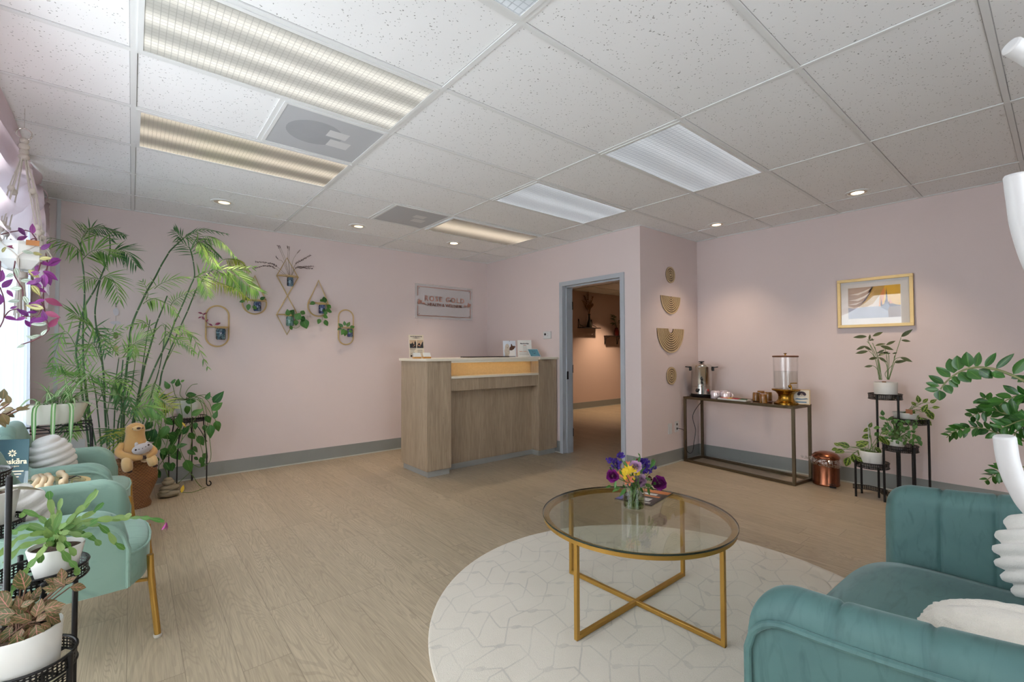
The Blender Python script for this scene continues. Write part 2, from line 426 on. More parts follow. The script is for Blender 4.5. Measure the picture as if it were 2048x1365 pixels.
# skirting: grey strip with a small pale toe
def skirt(name, pts, side):
    b = MB(); c = MB()
    for (x0, y0), (x1, y1) in pts:
        b.box((min(x0,x1)-(side[0] < 0)*.008, min(y0,y1)-(side[1] < 0)*.008, 0), (max(x0,x1)+(side[0] > 0)*.008, max(y0,y1)+(side[1] > 0)*.008, .145))
        c.box((min(x0,x1)-(side[0] < 0)*.016, min(y0,y1)-(side[1] < 0)*.016, 0), (max(x0,x1)+(side[0] > 0)*.016, max(y0,y1)+(side[1] > 0)*.016, .012))
    o = struct(b, name, M_BASE); struct(c, 'skirting_toe', M_BASE2, o)
skirt('baseboard_back', [((XL, YA), (XB, YA))], (0,-1))
skirt('baseboard_door', [((XB, DY1+.06), (XB, YA)), ((XB, YD), (XB, DY0-.06))], (-1,0))
skirt('baseboard_recess', [((XB, YD), (XC, YD))], (0,-1))
skirt('baseboard_right', [((XC, YS), (XC, YD-.008))], (-1,0))
skirt('baseboard_hall', [((XB+.13, HY), (E, HY))], (0,-1))
struct(MB().box((-.52, YA-.012, .0), (-.495, YA, H)).box((XL, W3+.0, TZ), (XL+.02, YA, TZ+.03)), 'trim_1', simple('pale_corner_bead', (206, 206, 208), .4))  # pale corner bead
# T-bar grid: long runners along y, cross tees along x
for nm, w, rng in (('trim_2', .024, 0), ('trim_3', .024, 1)):
    g = MB()
    if rng == 0:
        for i in range(-1, 9):
            x = GX0+i*2*T2
            if x < XL: continue
            y1 = YA if x < XB else (YD if x < XC else HY)
            if x > XC: continue
            g.box((x-w/2, YS, H-.002), (x+w/2, y1, H+.004))
        for x in (GX0+1*T2, GX0+3*T2):  # short stubs beside the two air grilles
            r = 4 if x < 1 else 6
            if x > 1: r = 5
            g.box((x-w/2, GY0+(3 if x < 1 else 5)*T2, H-.002), (x+w/2, GY0+(4 if x < 1 else 6)*T2, H+.004))
    else:
        for j in range(-4, 9):
            y = GY0+j*T2
            if y < YS or y > YA: continue
            g.box((XL, y-w/2, H-.0015), (XB if y > YD else XC, y+w/2, H+.004))
    struct(g, nm, M_TBAR)
g = MB()
for a, b in (((XL, YA-.02), (XB, YA)), ((XB-.02, YD), (XB, YA)), ((XB, YD-.02), (XC, YD)), ((XC-.02, YS), (XC, YD))):
    g.box((a[0], a[1], H-.0025), (b[0], b[1], H+.004))
struct(g, 'trim_4', M_TBAR)
# hallway grid
g = MB()
for i in range(4, 9): g.box((GX0+i*2*T2-.012, YD+.13, H-.002), (GX0+i*2*T2+.012, HY, H+.004))
for j in range(4, 11): g.box((XB+.13, GY0+j*T2-.012, H-.0015), (E, GY0+j*T2+.012, H+.004))
struct(g, 'trim_5', M_TBAR)

# metal door frame with stepped jambs
d = MB(); X0, X1 = XB-.02, XB+.15
d.box((X0, DY1-.002, 0), (X1, DY1+.05, DH+.05)).box((X0, DY0-.05, 0), (X1, DY0+.002, DH+.05)).box((X0, DY0, DH-.002), (X1, DY1, DH+.05))
st = MB(); st.box((XB+.045, DY1-.018, 0), (XB+.15, DY1, DH)).box((XB+.045, DY0, 0), (XB+.15, DY0+.018, DH)).box((XB+.045, DY0, DH-.018), (XB+.15, DY1, DH))
o = struct(d, 'door_1', M_TRIM, bevel=.002); struct(st, 'door_stop', M_TRIM, o)
dl = MB().box((XB+.16, DY1+.03, .01), (XB+.2, DY1+.9, DH-.02)); lf = struct(dl, 'door_2', simple('off_white_door', (200, 196, 186), .45), bevel=.002)
hn = MB()
for z in (.25, 1.05, 1.85): hn.tube([(XB+.152, DY1-.014, z-.05), (XB+.152, DY1-.014, z+.05)], .008, 8)
struct(hn, 'door_hinge', M_BLACKM, lf); struct(MB().box((XB+.04, DY1-.0205, .92), (XB+.07, DY1-.018, 1.02)), 'strike_plate', M_BLACKM, o)

# ---------------------------------------------------------------- ceiling fittings
def lens_mat(name, dark, warm, s0, s1, nst, pitch=.016, axis='y', wpos=None):
    """lit plastic lens: fine prism grid over the tubes glowing behind it"""
    t = NT(name); tc = t.n('TexCoord'); sep = t.n('SeparateXYZ'); t.l(tc.outputs['Object'], sep.inputs[0]); x, y = sep.outputs[0], sep.outputs[1]
    gx = t.math('ABSOLUTE', t.math('SINE', t.math('MULTIPLY', x, PI/pitch))); gy = t.math('ABSOLUTE', t.math('SINE', t.math('MULTIPLY', y, PI/pitch)))
    grid = t.math('MINIMUM', gx, gy); gr = t.math('LESS_THAN', grid, .22)
    tube = t.math('ADD', t.math('MULTIPLY', t.math('COSINE', t.math('MULTIPLY', y, 2*PI*nst/.56)), .5), .5)
    tube = t.math('POWER', tube, 1.5)
    st = t.math('ADD', s0, t.math('MULTIPLY', tube, s1)); st = t.math('MULTIPLY', st, t.math('SUBTRACT', 1, t.math('MULTIPLY', gr, .5)))
    e = t.n('Emission'); e.inputs[0].default_value = lin(warm); t.l(st, e.inputs[1])
    p = t.pbr(lin(dark), .25); a = t.n('AddShader'); t.l(p.outputs[0], a.inputs[0]); t.l(e.outputs[0], a.inputs[1]); t.l(a.outputs[0], t.out.inputs[0])
    return t.m
L_MAIN = lens_mat('lens_lit_white', (150, 150, 146), (255, 252, 240), .12, .26, 3, .024)
L_WARM = lens_mat('lens_dim_warm', (135, 130, 122), (255, 240, 215), .06, .28, 2, .02)
L_COOL = lens_mat('lens_lit_cool', (140, 145, 148), (240, 248, 255), .17, .08, 2, .03)
L_DIM = lens_mat('lens_dim_one_tube', (130, 126, 120), (255, 236, 208), .06, .32, 1, .02)
def troffer(i0, j, lab, mat, inset=.02, drop=0):
    x0, y0 = GX0+i0*2*T2, GY0+j*T2; x1, y1 = x0+2*T2, y0+T2
    t = thing('ceiling_light', lab, 'ceiling light', ((x0+x1)/2, (y0+y1)/2, H), 'ceiling light panels')
    f = MB(); z0, z1 = H-.006-drop, H+.004
    a = .012; b = .012+inset
    for p, q in (((x0+a, y0+a), (x1-a, y0+b)), ((x0+a, y1-b), (x1-a, y1-a)), ((x0+a, y0+b), (x0+b, y1-b)), ((x1-b, y0+b), (x1-a, y1-b))):
        f.box((p[0], p[1], z0), (q[0], q[1], z1))
    part(f, 'frame', M_TBAR, t, False)
    part(MB().box((x0+b, y0+b, H-.003-drop), (x1-b, y1-b, H+.003)), 'lens', mat, t, False)
troffer(0, 2, 'wide bright troffer light with glowing tubes, nearest the plant corner and longest in view', L_MAIN)
troffer(0, 4, 'dim warm troffer light behind the round air diffuser, ending above the palm', L_WARM)
troffer(0, 0, 'troffer light cut off by the top edge with only its corner in view', L_COOL)
troffer(2, 1, 'large square looking light with a fine grid lens, nearest the framed picture', L_COOL)
troffer(2, 3, 'cool white light panel in the middle of the ceiling before the doorway', L_COOL)
troffer(2, 5, 'dim light panel with one warm tube above the desk end and doorway', L_DIM, drop=.01)
def grille_mat():
    t = NT('perforated_grille'); tc = t.n('TexCoord'); v = t.n('TexVoronoi', feature='F1'); v.inputs['Randomness'].default_value = 0; v.inputs['Scale'].default_value = 110
    t.l(tc.outputs['Object'], v.inputs['Vector']); h = t.math('LESS_THAN', v.outputs['Distance'], .32)
    t.pbr(t.mix(t.math('MULTIPLY', h, .8), lin((186, 188, 191)), lin((78, 80, 84))), .5); return t.m
M_GRILLE = grille_mat()
def grille(ix, j, lab, r):
    x0, y0 = GX0+ix*T2, GY0+j*T2; x1, y1 = x0+T2, y0+T2; cx, cy = (x0+x1)/2, (y0+y1)/2
    t = thing('air_grille', lab, 'air vent', (cx, cy, H))
    part(MB().box((x0+.03, y0+.03, H-.004), (x1-.03, y1-.03, H+.003)), 'perforated_plate', M_GRILLE, t, False)
    f = MB()
    for p, q in (((x0+.012, y0+.012), (x1-.012, y0+.03)), ((x0+.012, y1-.03), (x1-.012, y1-.012)), ((x0+.012, y0+.03), (x0+.03, y1-.03)), ((x1-.03, y0+.03), (x1-.012, y1-.03))):
        f.box((p[0], p[1], H-.007), (q[0], q[1], H+.003))
    part(f, 'frame', M_TBAR, t, False)
    if r: part(MB().lathe([(.0001, -.0048), (.16, -.0046), (.16, -.0042)], (cx-.06, cy-.02, H), 32, caps=False), 'duct_disc', simple('duct_grey', (166, 168, 172), .6), t)
    lb = MB().box((cx-.0, cy-.12, H-.0051), (cx+.12, cy-.03, H-.0049)).box((cx+.04, cy+.0, H-.0051), (cx+.17, cy+.1, H-.0049))
    part(lb, 'backing_patch', simple('pale_patch', (214, 214, 214), .6), t, False)
grille(1, 3, 'grey perforated square air grille between the two long lights over the plants', True)
grille(3, 5, 'small grey square air grille beside the dim light nearer the desk', False)
def downlight(x, y, lab, power, bright, halfshade=False):
    t = thing('downlight', lab, 'ceiling light', (x, y, H), 'round recessed lights')
    part(MB().lathe([(.068, .004), (.068, -.001), (.072, -.004), (.088, -.003), (.09, .004)], (x, y, H), 36), 'trim_ring', M_TBAR, t)
    part(MB().lathe([(.068, -.0005), (.055, -.0015), (.0001, -.002)], (x, y, H), 32), 'reflector', simple('reflector_cone', (206, 190, 170), .35), t)
    m = emit('warm_bulb_%d' % int(bright*10), (255, 226, 184), bright)
    part(MB().lathe([(.0001, -.0055), (.03, -.005), (.044, -.0025), (.046, -.001)], (x+(.012 if halfshade else 0), y, H), 28), 'bulb', m, t)
    if power:
        l = bpy.data.lights.new('downlight_lamp', 'SPOT'); l.energy = power; l.color = (1, .78, .56); l.spot_size = math.radians(95); l.spot_blend = .8; l.shadow_soft_size = .05
        lo = bpy.data.objects.new('lamp', l); COL.objects.link(lo); lo.parent = t; lo.location = (0, 0, -.02)
downlight(.606, 4.78, 'round recessed ceiling light over the palm, first from the window', 20, 1.0, True)
downlight(1.834, 4.79, 'round recessed ceiling light over the gold diamond planter, second from the window', 20, 1.0, True)
downlight(3.046, 4.795, 'bright round recessed ceiling light above the desk sign', 26, 5)
downlight(4.766, 2.342, 'round recessed ceiling light above the hot drinks urn', 20, 1.4)
downlight(4.735, 1.104, 'bright round recessed ceiling light before the framed picture', 26, 5)
t = thing('hall_downlight', 'round warm recessed light on the hallway ceiling seen through the doorway', 'ceiling light', (8.2, 6.1, H))
part(MB().lathe([(.06, .002), (.07, -.003), (.09, .002)], (8.2, 6.1, H), 28), 'trim_ring', M_TBAR, t)
part(MB().lathe([(.0001, -.004), (.04, -.003), (.06, -.001)], (8.2, 6.1, H), 28), 'bulb', emit('hall_bulb', (255, 214, 160), 4), t)
l = bpy.data.lights.new('hall_lamp', 'SPOT'); l.energy = 95; l.color = (1, .72, .48); l.spot_size = math.radians(100); l.spot_blend = .7; l.shadow_soft_size = .05
lo = bpy.data.objects.new('lamp', l); COL.objects.link(lo); lo.parent = t; lo.location = (0, 0, -.02)

# ---------------------------------------------------------------- world and exposure
w = bpy.data.worlds.new('sky'); sc.world = w; w.use_nodes = True
w.node_tree.nodes['Background'].inputs[0].default_value = (.87, .94, 1, 1); w.node_tree.nodes['Background'].inputs[1].default_value = 3.0
sc.view_settings.view_transform = 'Standard'; sc.view_settings.look = 'None'; sc.view_settings.gamma = 1; sc.view_settings.use_curve_mapping = False
sc.view_settings.exposure = 1.04
sc.cycles.use_denoising = True; sc.cycles.max_bounces = 6; sc.cycles.diffuse_bounces = 3; sc.cycles.glossy_bounces = 3; sc.cycles.transparent_max_bounces = 10; sc.cycles.use_adaptive_sampling = True; sc.cycles.adaptive_threshold = .1; sc.cycles.adaptive_min_samples = 12; sc.cycles.sample_clamp_indirect = 6; sc.cycles.caustics_reflective = False; sc.cycles.caustics_refractive = False

# ---------------------------------------------------------------- curtains
def sheer(name, rgb, tr=.12, trl=.55):
    t = NT(name); co = t.coord(); b = t.n('BsdfDiffuse'); b.inputs[0].default_value = lin(rgb)
    x = t.n('BsdfTranslucent'); x.inputs[0].default_value = lin(rgb); p = t.n('BsdfTransparent')
    m1 = t.n('MixShader'); m1.inputs[0].default_value = trl; t.l(b.outputs[0], m1.inputs[1]); t.l(x.outputs[0], m1.inputs[2])
    m2 = t.n('MixShader'); m2.inputs[0].default_value = tr; t.l(m1.outputs[0], m2.inputs[1]); t.l(p.outputs[0], m2.inputs[2]); t.l(m2.outputs[0], t.out.inputs[0]); return t.m
M_SHEER = sheer('white_sheer', (166, 173, 182), .04, .66); M_PSHEER = sheer('pink_sheer', (226, 208, 211), .08, .5)
def hang(y0, y1, z0, z1, nf, amp, x=-.60, flare=0):
    def fn(u, v):
        y = lerp(y0, y1, u); z = lerp(z1, z0, v); a = amp*(.4+.6*v)
        return (x+a*math.sin(u*nf*2*PI+.5*math.sin(v*2+u*9)), y+flare*v*(u-.5)*2+.01*math.sin(v*5+u*30), z)
    return MB().grid(fn, int(nf*10), 10)
solo(hang(3.35, 4.98, .04, 2.4, 13, .026, flare=.05), 'sheer_curtain', M_SHEER, 'white sheer floor length curtain before the window beside the spider plant', 'curtain', angle=180)  # covers the visible end only; unseen panes left bare for more daylight
def swag(name, y0, y1, ztop, drop, xa, lab, tail=0, nf=5):
    def fn(u, v):
        y = lerp(y0, y1, u); sag = math.sin(PI*min(1, max(0, u)))**.7
        if tail > 0: sag = u**1.5
        if tail < 0: sag = (1-u)**1.5
        d = (.12+drop*sag)*v
        return (xa+.035*math.sin(v*nf*2*PI+u*3)*(.3+.7*sag)+.05*v*sag, y, ztop-d)
    return solo(MB().grid(fn, 30, 30), name, M_PSHEER, lab, 'curtain', group='pink curtain swags', angle=180)
swag('pink_swag', 2.3, 4.58, 2.6, .62, -.56, 'pink sheer swag draped along the ceiling behind the hanging macrame planter', nf=4)
swag('pink_swag', 4.6, 5.12, 2.6, .78, -.57, 'pink sheer swag lobe draped just right of the macrame cords', nf=4)
swag('pink_swag', 5.14, 5.56, 2.58, .85, -.57, 'pink sheer curtain tail falling in the corner at the end of the pink wall', tail=-1, nf=3)
# ---------------------------------------------------------------- upholstered seating
def velvet(name, rgb, lo):
    t = NT(name); co = t.coord(scale=(1,1,1)); n = t.noise(co, 5.5, 4, 1.2); n2 = t.noise(t.coord(scale=(1, 4, 1)), 7, 4, 1.6)
    col = t.mix(n, lin(lo), lin(rgb)); col = t.mix(t.math('MULTIPLY', t.math('SUBTRACT', n2, .52, clamp=True), 2.6, clamp=True), col, lin(tuple(x*.86 for x in lo)))
    t.pbr(col, .62, 0, t.bump(t.noise(co, 500, 1), .08, .001), Sheen_Weight=.35, Sheen_Roughness=.35, Sheen_Tint=lin((225, 245, 245))); return t.m
M_TEAL = velvet('teal_velvet', (92, 128, 124), (70, 106, 106))
M_AQUA = velvet('aqua_velvet', (144, 174, 156), (128, 158, 144))
def u_path(w, d, r, n=90):
    """open-front U seen from above, starts at front left (x=-w/2,y=0) runs back (+y is the back) returns (pts, normals outward)"""
    seg = []; a = d-r; L1 = a; L2 = PI/2*r; L3 = w-2*r; T = 2*L1+2*L2+L3; out = []
    for i in range(n+1):
        s = T*i/n
        if s <= L1: p = (-w/2, s); q = (-1, 0)
        elif s <= L1+L2: an = (s-L1)/r; p = (-w/2+r-r*math.cos(an), a+r*math.sin(an)); q = (-math.cos(an), math.sin(an))
        elif s <= L1+L2+L3: p = (-w/2+r+(s-L1-L2), d); q = (0, 1)
        elif s <= L1+2*L2+L3: an = (s-L1-L2-L3)/r; p = (w/2-r+r*math.sin(an), a+r*math.cos(an)); q = (math.sin(an), math.cos(an))
        else: p = (w/2, a-(s-L1-2*L2-L3)); q = (1, 0)
        out.append((s, p, q))
    return out, T
def tub_shell(w, d, r, th, z0, hf, hb, rc, seams=(), flare=.02, n=90, k=10, backpow=2.0, lean=0):
    """wrap-around arms and back, rounded over the top; returns shell, piping curve"""
    path, T = u_path(w, d, r, n); mb = MB(); rows = []; pipe = []
    for s, p, q in path:
        e = min(s, T-s)                                   # distance from the front end
        t = min(1, e/(T/2)); h = hf+(hb-hf)*((.5-.5*math.cos(PI*t))**(backpow/2) if backpow else (lambda q: q*q*(3-2*q))(min(1, max(0, (t-.46)/.38))))
        if e < rc: h = (h-rc)+math.sqrt(max(0, rc*rc-(rc-e)**2))
        P_, Q = V((p[0], p[1], 0)), V((q[0], q[1], 0)); prof = []
        tt = th*(1 if e > .05 else .55+.45*math.sin(e/.05*PI/2))
        lf = lambda z: Q*((z-z0)*flare+ (lean*(max(0, z-z0))*max(0, q[1])))
        g = sum(math.exp(-((s-c)/.006)**2) for c in seams if abs(s-c) < .03)*.007
        prof.append(P_+lf(z0)+V((0,0,z0))); 
        for zz in (.35, .7, 1): z = lerp(z0, h-tt/2, zz); prof.append(P_+lf(z)+V((0,0,z)))
        for j in range(1, k):
            an = PI*j/k; z = h-tt/2+math.sin(an)*(tt/2-g); prof.append(P_-Q*(tt/2-(tt/2-g*.5)*math.cos(an))+lf(z)+V((0,0,z)))
        for zz in (1, .8, .6, .4, .2, 0): z = lerp(z0, h-tt/2, zz); prof.append(P_-Q*(tt-g)+lf(z)+V((0,0,z)))
        rows.append(prof); z = h-th*.55 if e > .004 else h-th*.5; pipe.append(P_+Q*.004+lf(z)+V((0,0,z)))
    m = len(rows[0]); k0 = 0
    for rw in rows: mb.v += rw
    for i in range(len(rows)-1):
        for j in range(m-1): a = i*m+j; mb.face([a, a+1, a+m+1, a+m])
        mb.face([i*m+m-1, i*m, (i+1)*m, (i+1)*m+m-1])
    mb.face(list(range(m))[::-1]); mb.face([(len(rows)-1)*m+j for j in range(m)])
    a, b = pipe[0], pipe[-1]; pipe = [V((a.x, a.y, z0+.01)), V((a.x, a.y, lerp(z0, a.z, .5)))]+pipe+[V((b.x, b.y, lerp(z0, b.z, .5))), V((b.x, b.y, z0+.01))]
    return mb, pipe
def seat_block(w, d0, d1, z0, z1, rc, crown=.02, n=64, front_bulge=.05, re=.04):
    """plump seat: plan with rounded front corners (front = low y); returns mesh, rim curve"""
    plan = []
    for i in range(n):
        an = 2*PI*i/n; c, s_ = math.cos(an), math.sin(an); ex = .35
        x = (w/2)*math.copysign(abs(c)**ex, c); y = (d0+d1)/2+(d1-d0)/2*math.copysign(abs(s_)**ex, s_)
        if s_ < 0: y -= front_bulge*(1-(x/(w/2))**2)
        plan.append((x, y))
    cx, cy = 0, (d0+d1)/2; mb = MB(); rows = []
    prof = [(.90, z0), (.97, z0+.02), (1.0, z0+.06), (1.0, z1-re), (.992, z1-re*.4), (.965, z1), (.8, z1+crown*.5), (.5, z1+crown*.85), (.2, z1+crown), (.001, z1+crown)]
    for f, z in prof:
        for x, y in plan: mb.v.append(V((cx+(x-cx)*f, cy+(y-cy)*f, z)))
    for i in range(len(prof)-1):
        for j in range(n): j2 = (j+1) % n; mb.face([i*n+j, i*n+j2, (i+1)*n+j2, (i+1)*n+j])
    mb.face(list(range(n))[::-1])
    return mb, [V((cx+(x-cx)*1.0, cy+(y-cy)*1.0, z1-re*.35)) for x, y in plan]
def place_mb(mb, M):
    mb.v = [M @ v for v in mb.v]; return mb
def armchair(loc, label):
    # local: front = -y ; the chair then faces +x
    M = Matrix.Translation(V(loc)) @ Matrix.Rotation(PI/2, 4, 'Z')
    t = thing('armchair', label, 'armchair', loc, 'aqua armchairs by the window')
    sh, pipe = tub_shell(.68, .50, .2, .085, .275, .615, .85, .13, flare=.035, n=90, backpow=0)
    part(place_mb(sh, M), 'shell', M_AQUA, t, angle=60)
    part(MB().tube([M @ p for p in pipe], .009, 8), 'piping', M_AQUA, t)
    st, rim = seat_block(.54, -.05, .42, .235, .405, .1, front_bulge=.03)
    part(place_mb(st, M), 'seat', M_AQUA, t, angle=60)
    part(MB().tube([M @ p for p in rim], .006, 8, closed=True), 'seat_piping', M_AQUA, t)
    for sx in (-1, 1):
        for fr in (0, 1):
            pass
            if fr == 0: pts = [(sx*.235, -.075, .36), (sx*.235, -.08, .25), (sx*.27, -.105, .012)]
            else: pts = [(sx*.24, .38, .29), (sx*.26, .46, .012)]
            lg = MB().tube([M @ V(p) for p in pts], [.013]*len(pts) if fr == 0 else [.013, .011], 12)
            if fr == 0: lg.beam(M @ V((sx*.235, -.08, .25)), M @ V((sx*.17, .02, .24)), .012)
            lo = part(lg, 'leg', M_GOLD, t)
            e = V(pts[-1]); part(MB().lathe([(.014, .0), (.016, .004), (.016, .014), (.0001, .014)], M @ V((e.x, e.y, .0)), 14), 'foot_cap', simple('clear_foot', (196, 190, 178), .3), lo)
    return t
armchair((-.075, 4.03, 0), 'aqua velvet tub armchair behind the glass side table, near the wicker basket')
armchair((0.0, 2.88, 0), 'aqua velvet tub armchair nearest the camera, beside the black plant stand')

def sofa():
    t = thing('loveseat', 'teal velvet loveseat with channel tufted arms and back at the right edge', 'sofa', (1.89, .5, 0))
    M = Matrix.Translation(V((1.89, .515, 0))) @ Matrix.Rotation(PI, 4, 'Z')
    w, d, r = 1.38, .86, .3; T = 2*(d-r)+PI*r+w-2*r
    seams = [T/2+i*.155 for i in range(-11, 12)]
    sh, pipe = tub_shell(w, d, r, .125, .14, .695, .86, .095, seams=[c for c in seams if .08 < c < T-.08], flare=.05, n=640, k=12)
    part(place_mb(sh, M), 'shell', M_TEAL, t, angle=60)
    pp = MB().tube([M @ p for p in pipe[:3]+pipe[3:-3:3]+pipe[-3:]], .009, 8)
    part(pp, 'piping', M_TEAL, t)
    st, rim = seat_block(1.15, -.03, .74, .17, .40, .1, crown=.045, front_bulge=.03, re=.06)
    part(place_mb(st, M), 'seat', M_TEAL, t, angle=60)
    for sx in (-1, 1):
        for y in (.05, .78): part(MB().tube([M @ V((sx*.66, y, .15)), M @ V((sx*.69, y, .0))], [.02, .013], 12), 'leg', M_GOLD, t)
sofa()
def ribbed(name, c, r, M, mat, label, cat, ribs=7, axis=2, depth=.12, noisy=0, fl=.7):
    def fn(d):
        a = (d.x, d.y, d.z)[axis]; q = 1-depth*abs(math.cos(a*ribs*PI/2))**5
        if noisy: q *= 1+noisy*noise.noise(d*14)+noisy*.6*noise.noise(d*41)
        return q
    return solo(MB().ball(c, r, 72, 90, M, fn=fn), name, mat, label, cat, loc=c, angle=180)
def plush(name, rgb, sc_=350, st=.5, bd=.004):
    t = NT(name); co = t.coord(); t.pbr(t.mix(t.noise(co, 30, 3), lin(tuple(x*.94 for x in rgb)), lin(rgb)), .9, 0, t.bump(t.noise(co, sc_, 3), st, bd), Sheen_Weight=.5, Sheen_Roughness=.5); return t.m
M_PLUSHW = plush('white_plush', (238, 235, 228)); M_FUR = plush('cream_faux_fur', (244, 236, 222), 420, .7, .004)
ribbed('ribbed_cushion', (2.12, -.035, .64), (.11, .2, .19), Matrix.Rotation(.25, 3, 'Y') @ Matrix.Rotation(-.35, 3, 'X'), M_PLUSHW, 'white ribbed cushion leaning in the far corner of the teal loveseat', 'cushion', ribs=9, depth=.1)
ribbed('fur_cushion', (1.5, .03, .60), (.16, .22, .10), Matrix.Rotation(.12, 3, 'Y'), M_FUR, 'cream faux fur cushion lying by the near arm of the teal loveseat', 'cushion', ribs=3, axis=0, depth=.10, noisy=.022)
ribbed('ribbed_cushion', (-.37, 4.03, .60), (.11, .20, .165), Matrix.Rotation(-.25, 3, 'Y'), M_PLUSHW, 'white ribbed plush cushion on the aqua armchair behind the side table', 'cushion', ribs=8, depth=.09)
ribbed('ribbed_cushion', (-.36, 2.86, .56), (.11, .19, .15), Matrix.Rotation(-.3, 3, 'Y'), M_PLUSHW, 'cream plush cushion on the near aqua armchair, mostly behind the cactus plant', 'cushion', ribs=6, depth=.1)

# ---------------------------------------------------------------- round tables
def rod_frame(mb, p, q, w=.016): return mb.beam(p, q, w)
def coffee():
    c = V((1.945, 1.385, 0)); t = thing('coffee_table', 'round glass coffee table with gold crossed frame standing on the cream rug', 'table', c)
    F = [V((1.507, 1.382, 0)), V((1.95, .951, 0)), V((2.384, 1.389, 0)), V((1.929, 1.808, 0))]; z = .012
    for p in F:
        q = c+(p-c)*1.0; part(MB().beam(q+V((0,0,z)), q+V((0,0,.43)), .019, up=(c-p).normalized()), 'leg', M_GOLDT, t, bevel=.002)
    part(MB().beam(F[0]+V((0,0,z+.011)), F[2]+V((0,0,z+.011)), .019, .021), 'crossbar', M_GOLDT, t, bevel=.002)
    part(MB().beam(F[1]+V((0,0,z+.0115)), F[3]+V((0,0,z+.0115)), .019, .021), 'crossbar', M_GOLDT, t, bevel=.002)
    rg = MB(); pr = [(.432, .430), (.457, .430), (.457, .448), (.432, .448), (.432, .430)]
    rg.lathe(pr, c, 96); rg.f = [f for f in rg.f if len(f) == 4]; part(rg, 'rim', M_GOLDT, t)
    g = MB().lathe([(.0001, .450), (.462, .450)], c, 96, caps=False); g.lathe([(.0001, .4585), (.462, .4585)], c, 96, caps=False)
    part(g, 'glass_top', M_GLASSG, t, angle=30)
    e = MB().lathe([(.462, .450), (.4635, .452), (.4635, .457), (.462, .4585)], c, 96); e.f = [f for f in e.f if len(f) == 4]; part(e, 'glass_edge', M_GLEDGE, t)
    for an in (20, 110, 200, 290): a = math.radians(an+5); part(MB().lathe([(.009, .4485), (.009, .4502), (.0001, .4502)], c+V((.444*math.cos(a), .444*math.sin(a), 0)), 14), 'glass_pad', M_GLASS, t)
M_GOLDT = simple('satin_gold_frame', (184, 142, 66), .38, .6, .06, 20)
coffee()
def rug():
    t = NT('cream_trellis_rug'); co = t.coord(); nz = t.noise(co, 3.5, 2, out='Color')
    sc_ = t.n('VectorMath', operation='SCALE'); sc_.inputs['Scale'].default_value = .05; t.l(nz, sc_.inputs[0]); ad = t.n('VectorMath', operation='ADD'); t.l(co, ad.inputs[0]); t.l(sc_.outputs[0], ad.inputs[1])
    sp = t.n('SeparateXYZ'); t.l(ad.outputs[0], sp.inputs[0]); x, y = sp.outputs[0], sp.outputs[1]
    th = math.radians(20); u = t.math('ADD', t.math('MULTIPLY', x, math.cos(th)), t.math('MULTIPLY', y, math.sin(th))); v = t.math('SUBTRACT', t.math('MULTIPLY', y, math.cos(th)), t.math('MULTIPLY', x, math.sin(th)))
    def lines(a, p, wd):
        f = t.math('FRACT', t.math('DIVIDE', a, p)); return t.math('LESS_THAN', t.math('ABSOLUTE', t.math('SUBTRACT', f, .5)), wd)
    zig = t.math('MULTIPLY', t.math('PINGPONG', v, .13), .62)
    l1 = lines(t.math('ADD', u, zig), .155, .028); l2 = lines(t.math('ADD', v, t.math('MULTIPLY', t.math('PINGPONG', u, .19), .35)), .118, .030)
    # small blots where diamonds meet
    fu = t.math('SUBTRACT', t.math('FRACT', t.math('DIVIDE', t.math('ADD', u, zig), .155)), .5); fv = t.math('SUBTRACT', t.math('FRACT', t.math('DIVIDE', v, .236)), .5)
    bl = t.math('LESS_THAN', t.math('ADD', t.math('MULTIPLY', fu, fu), t.math('MULTIPLY', t.math('MULTIPLY', fv, fv), 2.2)), .014)
    wear = t.noise(co, 4, 3); w2 = t.noise(co, 60, 2)
    m = t.math('MULTIPLY', t.math('MAXIMUM', l1, t.math('MAXIMUM', l2, bl)), t.math('MULTIPLY', t.math('SUBTRACT', wear, .22, clamp=True), t.math('ADD', w2, .35)), clamp=True)
    col = t.mix(t.math('MULTIPLY', m, 1.05, clamp=True), t.mix(wear, lin((224, 216, 202)), lin((214, 205, 190))), lin((158, 154, 148)))
    t.pbr(col, .95, 0, t.bump(t.noise(co, 420, 2), .5, .004), Sheen_Weight=.2)
    R = 1.135; b = MB().lathe([(R, .0), (R+.004, .004), (R, .009), (R-.012, .0105)], (2.0, 1.235, 0), 128).lathe([(R-.012, .0105), (.0001, .0107)], (2.0, 1.235, 0), 128)
    o = solo(b, 'round_rug', t.m, 'round cream rug with faded grey trellis pattern under the coffee table', 'rug', (2.0, 1.235, 0), angle=30)
rug()
